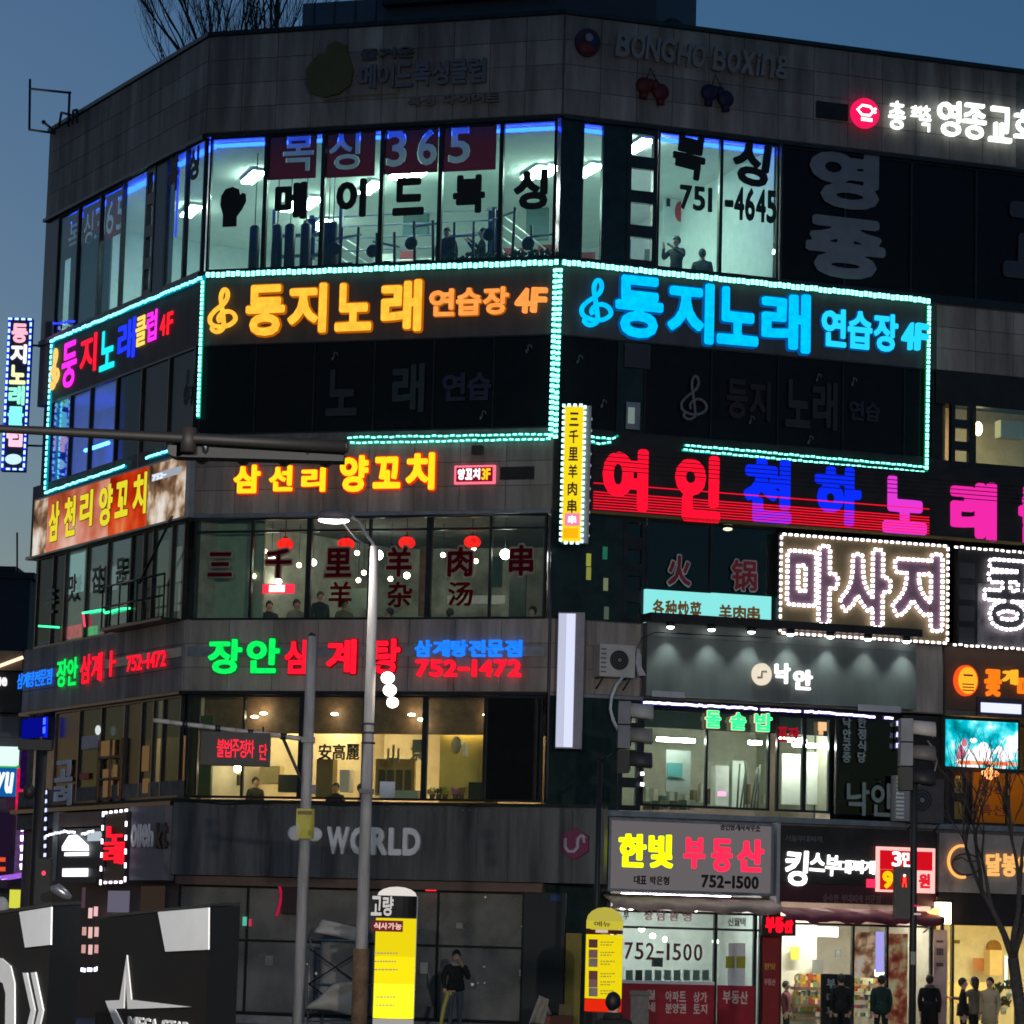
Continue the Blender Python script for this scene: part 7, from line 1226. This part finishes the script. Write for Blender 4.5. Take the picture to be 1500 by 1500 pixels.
tube(t, P, 'arm_joint', [(p1[0], 0, p1[1]), (u, 0, p1[1]-.06)], .05, C('#6a6668'), 8); b0_ = P.px(414, 1080); b1_ = P.px(449, 1160); tube(t, P, 'brace', [(b0_[0], 0, b0_[1]), (b1_[0], 0, b1_[1])], .03, C('#3a3230'), 6); box(t, P, 'band', u-.11, u+.11, P.px(450, 1088)[1], P.px(450, 1080)[1], -.11, .11, M['frame'])
pbox(t, P, 'small_box', 456, 1163, 463, 1150, -.05, .06, M['frame'])
tt = thing('message_sign', 'black hanging message sign with red letters 불법주정차 단', 'message sign', P, P.px(352, 1095)[0], 0, P.px(352, 1118)[1]); pbox(tt, P, 'case', 293, 1120, 396, 1074, -.15, .06, M['black']); text(tt, P, '불법주정차', P.rect(317, 1109, 373, 1084, .07), .06, .03, emi('#ff2840', 1.4), .01, gap=.05); text(tt, P, '단', P.rect(379, 1113, 392, 1090, .07), .06, .03, emi('#ff2840', 1.4), .01)
for x in (330, 385): a = P.px(x, 1075); tube(tt, P, 'hanger', [(a[0], 0, a[1]), (a[0], 0, a[1]+.12)], .02, M['frame'], 5)
tt = thing('yellow_notice', 'yellow notice board strapped to the mast over the clover logo', 'notice', P, P.px(447, 1205)[0], .12, P.px(447, 1228)[1]); pbox(tt, P, 'plate', 433, 1228, 461, 1185, .11, .13, surf('yellow_plate', (.42, .38, .04), .6, var=.2, scale=5)); pbox(tt, P, 'print', 436, 1193, 457, 1188, .13, .135, C('#5a5420')); pbox(tt, P, 'torn_label', 433, 1226, 438, 1206, .13, .135, C('#a8a890'))
# two street lamps added out of view to light the fronts
for i, (x, y, sgn) in enumerate(((-5.5, 5, 1), (9, -3, -1))):
    f2 = Fr((x, y), (1, 0)); t2 = thing('street_lamp', 'street lamp added out of view to light the fronts, %s side of the junction' % ('left', 'right')[i], 'street lamp', f2, 0, 0, 0)
    tube(t2, f2, 'pole', [(0, 0, -.1), (0, 0, 4.5), (0, 0, 8.6)], [.105, .085, .065], M['concrete'], 12); tube(t2, f2, 'lamp_arm', [(0, 0, 8.5), (sgn*.5, -.3, 9.1), (sgn*1.0, -.6, 9.2)], .03, C('#7a8080'), 8)
    put('lamp_head', sphmesh(.26, .16, .10), f2.mat(sgn*1.15, -.7, 9.22), t2, C('#5a5258')); put('lamp_glass', sphmesh(.235, .13, .05), f2.mat(sgn*1.15, -.7, 9.15), t2, emi('#fffaf4', 16))
    pl = bpy.data.lights.new('lamp', 'SPOT'); pl.spot_size = math.radians(172); pl.spot_blend = .35; pl.energy = (16000, 27000)[i]; pl.color = (1, .94, .88); pl.shadow_soft_size = .2; q = bpy.data.objects.new('lamp_light', pl); COL.objects.link(q); q.parent = t2; q.matrix_local = WM[t2.name].inverted() @ Matrix.Translation(f2.P(sgn*1.15, -.7, 9.02)) @ Matrix.Rotation(math.radians(20), 4, 'X')
# signal arm across the left
P = PL(26)
t = thing('signal_gantry', 'dark horizontal signal arm entering from the left edge', 'signal mast', P, P.px(0, 628)[0], 0, P.px(0, 628)[1])
pts = [P.px(x, y) for x, y in ((-260, 613), (0, 628), (300, 643), (506, 654))]; tube(t, P, 'arm', [(a, 0, b) for a, b in pts], [.03, .036, .048, .055], C('#1e1c1b'), 12)
q = P.px(276, 642); tube(t, P, 'clamp', [(q[0], 0, q[1]-.12), (q[0], 0, q[1]+.09)], 0.07, C('#2a2624'), 10); q = P.px(505, 654); tube(t, P, 'end_cap', [(q[0], 0, q[1]), (q[0]+.03, 0, q[1])], .06, C('#16181a'), 10)
q = P.px(-260, 613); tube(t, P, 'mast', [(q[0], 0, 0), (q[0], 0, q[1]+.4)], [.13, .10], C('#3c3a38'), 12)
tt = thing('traffic_signal', 'black back of a horizontal traffic signal hanging under the signal arm', 'traffic signal', P, P.px(380, 665)[0], .0, P.px(380, 680)[1]); a = P.rect(256, 680, 503, 660); zc0, zc1 = P.px(380, 670)[1], P.px(380, 649)[1]
box(tt, P, 'housing', a[0], a[1], zc0, zc1, -.30, -.08, C('#060607')); 
for k in range(4): uc = a[0]+(a[1]-a[0])*(k+.5)/4; tube(tt, P, 'visor', [(uc, -.30, (zc0+zc1)/2), (uc, -.52, (zc0+zc1)/2)], .062, C('#060607'), 12)
disc(tt, P, 'round_end', a[0], -.19, (zc0+zc1)/2, .08, (zc1-zc0)/2, .22, M['black']); 
for x in (300, 450): q = P.px(x, 650); tube(tt, P, 'hanger', [(q[0], -.05, q[1]), (q[0], -.15, q[1]-.12)], .03, M['frame'], 6)
def signal(t, P, x, yt, s, cols=('#b0aeaa', '#86847f', '#3a3a3e')):
    u, z = P.px(x, yt); H = .36*s
    for k in range(3):
        zc = z-H*(k+.5)
        box(t, P, 'signal_head', u-.02*s, u+.16*s, zc-H*.47, zc+H*.47, -.18*s, .16*s, C('#70747a') if k < 2 else C('#1a1a1c'))
        n = 10; vs = []; fs = []
        for i in range(n+1):
            a = math.pi*(-.12+1.24*i/n); 
            for (dx, rr) in ((.161*s, .155*s), (.50*s, .17*s)): vs.append((dx, -math.cos(a)*rr, math.sin(a)*rr-(.0 if dx < .3*s else .03*s)))
        for i in range(n): fs.append((2*i, 2*i+1, 2*i+3, 2*i+2))
        o = put('visor', mesh(vs, fs, smooth=True), P.mat(u, 0, zc), t, C(cols[k])); md = o.modifiers.new('s', 'SOLIDIFY'); md.thickness = .012
        tube(t, P, 'lens', [(u+.16*s, 0, zc), (u+.18*s, 0, zc)], .135*s, C('#101418'), 12)
P = PL(60); t = thing('traffic_signal', 'grey hooded traffic signal seen from the side under the air conditioner hose', 'traffic signal', P, P.px(880, 1200)[0], 0, 0)
signal(t, P, 908, 1027, 1.32); u, z, _ = pole(t, P, 879, 1110, .06, .05, C('#1c1e20'))
q = P.px(908, 1095); tube(t, P, 'bracket', [(u, 0, z-.1), (q[0], 0, q[1])], .03, M['frame'], 6)
P = PL(45); t = thing('traffic_signal', 'grey hooded traffic signal seen from the side near the right edge', 'traffic signal', P, P.px(1338, 1200)[0], 0, 0)
signal(t, P, 1320, 1052, 1.0, ('#b8b0aa', '#6a645e', '#2a2828')); u, z, _ = pole(t, P, 1340, 1068, .055, .05, C('#1a1a1c'))
uc_, zc_ = P.px(1368, 1100); tube(t, P, 'cable_loop', [(P.px(x, y)[0], .05, P.px(x, y)[1]) for x, y in ((1358, 1085), (1366, 1096), (1372, 1115), (1366, 1140), (1345, 1150))], .012, C('#77726c'), 6)
pbox(t, P, 'pole_band', 1334, 1413, 1341, 1394, -.06, .07, C('#7a7c70'))
tt = thing('pedestrian_signal', 'black pedestrian signal with a red standing figure on the right pole', 'pedestrian signal', P, P.px(1322, 1320)[0], .1, P.px(1322, 1345)[1]); pbox(tt, P, 'case', 1311, 1345, 1334, 1270, -.05, .22, M['black']); q = P.px(1322, 1286); ball(tt, P, 'red_head', q[0], .225, q[1]+.03, .02, .01, .022, emi('#ffe0d8', 2)); tubes(tt, P, 'red_figure', [([(q[0], .23, q[1]), (q[0], .23, q[1]-.08)], .028), ([(q[0]-.02, .23, q[1]-.08), (q[0]-.025, .23, q[1]-.14)], .012), ([(q[0]+.02, .23, q[1]-.08), (q[0]+.025, .23, q[1]-.14)], .012)], emi('#ff4030', 1.6)); ball(tt, P, 'red_glow', q[0], .215, q[1]-.04, .07, .01, .11, emi('#b00c10', .8))
for i, (x, y, hx) in enumerate(((1343, 1327, '#e03060'), (1343, 1339, '#c8b8b0'))): q = P.px(x, y); o = box(None, P, 'pole_marker', q[0]-.05, q[0]+.05, q[1]-.012, q[1]+.012, .06, .08, emi(hx, .9)); tag(o, 'small %s reflector on the signal pole' % ('pink', 'pale')[i], 'reflector')
P = PL(45); t = thing('pedestrian_signal', 'dark pole with a pedestrian signal showing red at the left edge', 'pedestrian signal', P, P.px(60, 1300)[0], 0, 0)
u, z, _ = pole(t, P, 62, 1085, .085, .085, C('#101014')); a0_, a1_ = P.px(28, 1092)[0], P.px(76, 1092)[0]; zz0, zz1 = P.px(50, 1099)[1], P.px(50, 1084)[1]; box(t, P, 'top_plate', a0_, a1_, zz0, zz1, -.06, .1, C('#101014'))
pbox(t, P, 'case', 49, 1325, 74, 1258, -.1, .2, M['black']); q = P.px(64, 1279, .2); ball(t, P, 'red_lens', q[0], .2, q[1], .03, .015, .035, emi('#ff4060', 1.6)); q = P.px(44, 1160); ball(t, P, 'camera_dome', q[0], .1, q[1], .09, .09, .12, M['black'])
# ------------------------------------------------------------------ far left: the neighbour's lights and silhouettes
fN = PL(84)
def nb_(x0, yb, x1, yt, nm, lb, cat, mat, o0=-6, o1=0): a = fN.rect(x0, yb, x1, yt, o1); o = box(None, fN, nm, a[0], a[1], a[2], a[3], o0, o1, mat); return tag(o, lb, cat) if cat else o
t = thing('neighbour_building', 'dark neighbouring building at the left edge with a glowing cornice', 'building', fN, fN.px(-40, 1300)[0], 0, 0)
a = fN.rect(-120, 1500, 36, 960); box(t, fN, 'body', a[0], a[1], 0, a[3], -8, -.5, surf('neighbour_wall', (.10, .10, .12), .8)); pbox(t, fN, 'cornice', -120, 978, 33, 954, -.5, .2, C('#6a5a50')); a = fN.px(33, 976, .3); b = fN.px(-10, 979, .3)
tube(t, fN, 'cornice_light', [(b[0]-1, .3, b[1]-.03), (b[0], .3, b[1]), (a[0], .3, a[1]+.25)], .05, emi('#ffd8b0', 1.8), 6); pbox(t, fN, 'sign_band', -120, 1040, 30, 984, -.5, .0, C('#1c1d22')); text(t, fN, 'que', (fN.px(-16, 998)[0], fN.px(11, 998)[0], fN.px(0, 1005)[1], fN.px(0, 992)[1]), .0, .05, emi('#f0f0f0', 1.2), .04)
pbox(t, fN, 'grey_wall', -120, 1075, 28, 1050, -.5, .05, C('#4a4a55'))
for k in range(3): pbox(t, fN, 'lit_window', -6+k*0, 1262+k*14, 8, 1256+k*14, -.45, .02, emi('#ff5a30', .8))
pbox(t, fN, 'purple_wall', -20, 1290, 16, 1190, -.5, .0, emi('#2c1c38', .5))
tt = thing('shop_light_box', 'white, green and blue light box with letters yu at the left edge', 'sign', fN, fN.px(10, 1130)[0], .2, fN.px(10, 1165)[1])
pbox(tt, fN, 'white_part', -40, 1121, 26, 1094, .1, .4, emi('#dffcf0', 1.1)); pbox(tt, fN, 'green_part', -40, 1124, 26, 1121, .1, .4, emi('#30b050', .9)); pbox(tt, fN, 'blue_part', -40, 1165, 23, 1125, .1, .4, emi('#1060a8', .9)); text(tt, fN, 'iyu', (fN.px(-8, 1150)[0], fN.px(23, 1150)[0], fN.px(10, 1163)[1], fN.px(10, 1132)[1]), .4, .04, emi('#e8f8ff', 1.2), .05, shear=.15)
for i, (x0, yb, x1, yt, hx, s_, lb) in enumerate(((22, 1190, 30, 1125, '#e81848', .9, 'narrow red lit column left of the pedestrian signal'), (32, 1180, 55, 1158, '#ff60c0', .7, 'short pink lit block under the pole plate'), (33, 1235, 53, 1181, '#d020a0', .8, 'magenta lit block of the glowing column'), (34, 1285, 50, 1236, '#2020b0', .8, 'deep blue lit block of the glowing column'), (20, 1285, 33, 1192, '#6a4a80', .55, 'dull violet lit block left of the magenta block'), (28, 1155, 54, 1101, '#2a1048', .6, 'dark purple lit block under the pole plate'))): nb_(x0, yb, x1, yt, 'lit_block', lb, 'light panel', emi(hx, s_, True, .3), -.3, .3)
ropelight('led_strip', 'white LED dots running down the glowing magenta column', fN, [[(35, 1165), (33, 1272)]], (.16, .14), .26, off=.36, mats=(emi('#c050e0', .8), emi('#fff0ff', 3)), rad=.03, group='white LED strips')
ropelight('led_strip', 'violet light line over the yellow sign at the left edge', fN, [[(-10, 1288), (20, 1284), (49, 1279)]], (.2, .06), .22, off=.8, mats=(emi('#a060e0', 1.0), emi('#f0d8ff', 2)), rad=.08, group='white LED strips')
pbox(None, fN, 'yellow_light_box', 13, 1330, 49, 1304, .6, .9, emi('#d8d84a', 1.0)); tag(LAST(), 'yellow light box sign above the left black event box', 'sign'); 
pbox(None, fN, 'violet_canopy', -20, 1300, 52, 1290, .3, 1.2, C('#4a3050')); tag(LAST(), 'violet lit canopy edge over the yellow light box', 'canopy')
P = PL(40); o = ball(None, P, 'round_white_sign', *[P.px(2, 1328)[0], 0, P.px(2, 1328)[1]], .10, .04, .13, C('#9a9a9c')); tag(o, 'pale round top of a street object at the left edge', 'bollard')
o = tube(None, PL(44), 'silver_casing', [(PL(44).px(x, y)[0], 0, PL(44).px(x, y)[1]) for x, y in ((74, 1303), (84, 1302), (95, 1310), (104, 1315))], [.05, .085, .075, .03], C('#b0b0b0', .3, .6), 10); tag(o, 'shiny silver curved casing beside the left pedestrian signal', 'casing')
ropelight('led_strip', 'blue LED dots down the left corner at second floor height', FL, [[(66, 1050), (65, 1080)]], (.16, .10), .22, off=.2, mats=(emi('#1020ff', .9), emi('#4060ff', 2)), rad=.05, group='blue LED strips')
pbox(None, FL, 'blue_lightbox', 31, 1082, 64, 1050, .05, .15, emi('#0a12b0', .55)); tag(LAST(), 'deep blue lit panel at the left corner of the building', 'light panel')
ropelight('led_strip', 'white LED dots down the dark left corner at ground floor height', FL, [[(68, 1155), (66, 1285)]], (.09, .10), .22, off=.2, mats=(M['frame'], emi('#c8d0ff', 1.6)), rad=.02, group='white LED strips')
# projecting sign, left corner
PS = Fr((LL.x-1.2, LL.y-.3), (1, .03)); t = thing('projecting_sign', 'tall projecting sign 둥지노래클럽 edged with blue bulbs at the left corner', 'sign', PS, PS.px(24, 580)[0], 0, PS.px(24, 690)[1])
a = PS.rect(1, 689, 48, 466); multi(t, PS, 'case', [(a[0], a[1], a[2], a[3], -.3, 0)], C('#0c1440')); u0_, u1_, z0_, z1_ = a[0]+.09, a[1]-.09, a[2], a[3]; H_ = (z1_-z0_-.75)/6
for i, (ch, hx) in enumerate((('둥', '#ffb0c4'), ('지', '#f8f4f4'), ('노', '#e8f0b0'), ('래', '#90f0d0'), ('클', '#80e8f4'), ('럽', '#ffc0d8'))): text(t, PS, ch, (u0_, u1_, z1_-.16-H_*(i+1)+.04, z1_-.16-H_*i), .0, .05, emi(hx, 1.3), .045)
put('oval', sphmesh(.22, .03, .14), PS.mat((u0_+u1_)/2, .02, z0_+.30), t, emi('#c8f0ff', 1.1))
it = dots(t, PS, [(a[0]+.04, z0_+.04), (a[0]+.04, z1_-.04), (a[1]-.04, z1_-.04), (a[1]-.04, z0_+.04), (a[0]+.04, z0_+.04)], .17, None, None, .02); dotobj(t, PS, it, (.10, .05), .03, emi('#a0c8ff', 2.4)); tubes(t, PS, 'blue_sleeve', [([(a[0]+.04, .0, z0_+.04), (a[0]+.04, .0, z1_-.04), (a[1]-.04, .0, z1_-.04), (a[1]-.04, .0, z0_+.04), (a[0]+.04, 0, z0_+.04)], .035)], emi('#1020ff', 1.6)); 
for z in (z0_+.7, z1_-.7): tube(t, PS, 'bracket', [(a[1]-.02, -.15, z), (a[1]+.5, -.15, z)], .03, M['frame'], 6)
ropelight('led_strip', 'short row of blue bulbs beside the left corner pier', FL, [[(77, 475), (110, 470)]], (.3, .05), .42, off=.3, mats=(M['frame'], emi('#2838ff', 2)), rad=.012, group='blue LED strips')
for i, (Y, x0, yb, x1, yt, lb) in enumerate(((150, -60, 1400, 45, 848, 'dark distant block at the left edge behind the corner'), (170, -60, 1400, 20, 838, 'taller dark distant block at the left edge'))):
    P = PL(Y); t = thing('distant_building', lb, 'building', P, P.px(0, 900)[0], 0, 0); a = P.rect(x0, yb, x1, yt); box(t, P, 'body', a[0], a[1], 0, a[3], -10, 0, C('#2c2e38')); box(t, P, 'roof_edge', a[0]-.2, a[1]+.2, a[3], a[3]+.3, -10, .2, C('#24262e'))
P = PL(150); a = P.px(25, 848); b = P.px(25, 780); o = tube(None, P, 'roof_aerial', [(a[0], 0, a[1]), (b[0], 0, b[1])], .05, M['frame'], 5); tag(o, 'thin roof aerial on the distant block', 'aerial')
# ------------------------------------------------------------------ roof
fT = Fr(FM.P(0, -4.5, 0).xy, FM.d)
t = thing('rooftop_block', 'dark rooftop stair block rising behind the parapet', 'rooftop block', fT, fT.px(700, 20)[0], 0, ZR-1); a = fT.rect(562, 40, 962, 0); bz = fT.px(700, -60)[1]
box(t, fT, 'body', a[0], a[1], ZR-1.2, bz, -4, 0, C('#3c4350')); aa = fT.px(437, 10)[0]; box(t, fT, 'annex', aa, a[0]-.01, ZR-1.2, fT.px(500, -4)[1], -4, -.3, C('#4c5a6c')); box(t, fT, 'eave', fT.px(565, 10)[0], fT.px(700, 10)[0]+2, fT.px(700, 3)[1], fT.px(700, 3)[1]+.2, 0, .3, C('#22262c'))
for k in range(5): uu = aa+.3+k*.55; box(t, fT, 'seam', uu, uu+.03, ZR-1.2, fT.px(500, -4)[1], -.3, -.27, C('#2c343e'))
u, z = fT.px(978, 32); o = put('water_tank', sphmesh(.36, .36, .38), fT.mat(u, -.5, z-.15), None, C('#2e3438')); tag(o, 'dark rounded water tank on the roof right of the stair block', 'tank')
t = thing('roof_frame', 'thin rusty steel billboard frame at the left roof corner', 'frame', FL, uL(80, 190), .2, ZR); st = C('#22262a')
def fp(x, y, o=.2): q = FL.px(x, y, o); return (q[0], o, q[1])
for nm, p, q in (('upright', (44, 116), (43, 190)), ('top_bar', (44, 130), (103, 136)), ('upright', (102, 134), (100, 185)), ('bottom_bar', (43, 190), (80, 195)), ('bracket', (86, 188), (90, 165)), ('bracket', (90, 165), (103, 168)), ('small_post', (107, 163), (106, 182)), ('small_post', (113, 161), (113, 180)), ('small_bar', (107, 162), (113, 161)), ('stay', (65, 180), (80, 192))): tube(t, FL, nm, [fp(*p), fp(*q)], .035, st, 6)
ball(t, FL, 'lamp_knob', *fp(64, 179), .06, .06, .06, st)
# bare trees
def baretree(lb, P, x, yb, yt, seed, spread, name='bare_tree', base_z=0, r0=.12, depth=6, lean=0):
    rg = random.Random(seed); u, z0 = P.px(x, yb); z0 = base_z if base_z is not None else z0; z1 = P.px(x, yt)[1]; H = z1-z0; t = thing(name, lb, 'tree', P, u, 0, z0); lst = []
    def br(p, d, L, r, k):
        q = [p]; dd = d.copy()
        for i in range(3): dd = (dd+Vector((rg.uniform(-.16, .16), rg.uniform(-.16, .16), rg.uniform(0, .10)))).normalized(); q.append(q[-1]+dd*L/3)
        lst.append(([(a.x, a.y, a.z) for a in q], [r, r*.86, r*.72, r*.6])); 
        if k == 0: return
        for i in range(rg.choice((2, 3, 3))):
            an = rg.uniform(0, 2*math.pi); sp = rg.uniform(.35, .75)*spread; nd = (dd+Vector((math.cos(an)*sp, math.sin(an)*sp, rg.uniform(-.05, .25)))).normalized(); s = q[-1] if i < 2 else q[2]; br(s, nd, L*rg.uniform(.62, .82), r*.58, k-1)
    trunk_h = H*.36; tp = [(u, 0, z0), (u+.03, 0, z0+trunk_h*.5), (u+lean*trunk_h, 0, z0+trunk_h)]; tube(t, P, 'trunk', tp, [r0, r0*.85, r0*.75], M['bark'], 10)
    for k in range(4): an = k*1.57+rg.random(); br(Vector((u+lean*trunk_h, 0, z0+trunk_h)), Vector((math.cos(an)*.45*spread, math.sin(an)*.45*spread, 1)).normalized(), H*.22, r0*.55, depth)
    tubes(t, P, 'branches', lst, M['bark'], 5, kind='stuff'); return t
baretree('bare street tree at the right edge before the chicken shop', PL(54), 1494, 1500, 1090, 5, .62, r0=.13, depth=5, lean=-.06)
baretree('bare tree crown showing above the roof at the upper left', PL(92), 368, 300, -85, 11, .38, base_z=17.5, r0=.24, depth=6); baretree('second smaller bare tree crown above the roof at the upper left', PL(93), 318, 300, -10, 29, .5, base_z=18.5, r0=.14, depth=6)

# loose cables and pipes on the fronts
def cab(fr, pts, off=.1, r=.015, hx='#1a1a1c', nm='cable'): tube(B, fr, nm, [(fr.px(x, y, off)[0], off, fr.px(x, y, off)[1]) for x, y in pts], r, C(hx), 5)
cab(FM, ((270, 1172), (330, 1178), (420, 1175), (500, 1180), (600, 1176), (700, 1181), (796, 1178)), .4); cab(FM, ((806, 760), (804, 830), (806, 900), (804, 1015), (801, 1170)), .05, .03, '#4a4a4e', 'down_pipe'); cab(FR, ((822, 655), (838, 668), (862, 662), (880, 655), (905, 658)), .06, .012, '#3a3a3c')
cab(FR, ((931, 960), (940, 935), (960, 926), (1040, 930), (1130, 934)), .4, .012); cab(FM, ((284, 762), (400, 757), (560, 760), (700, 754), (800, 757)), .15, .012, '#6a6a6c'); cab(FR, ((1372, 700), (1374, 760), (1378, 800)), .1, .015)
cab(FR, ((1380, 925), (1384, 1000), (1382, 1130), (1386, 1200)), .14, .02, '#2a2a2c', 'conduit')
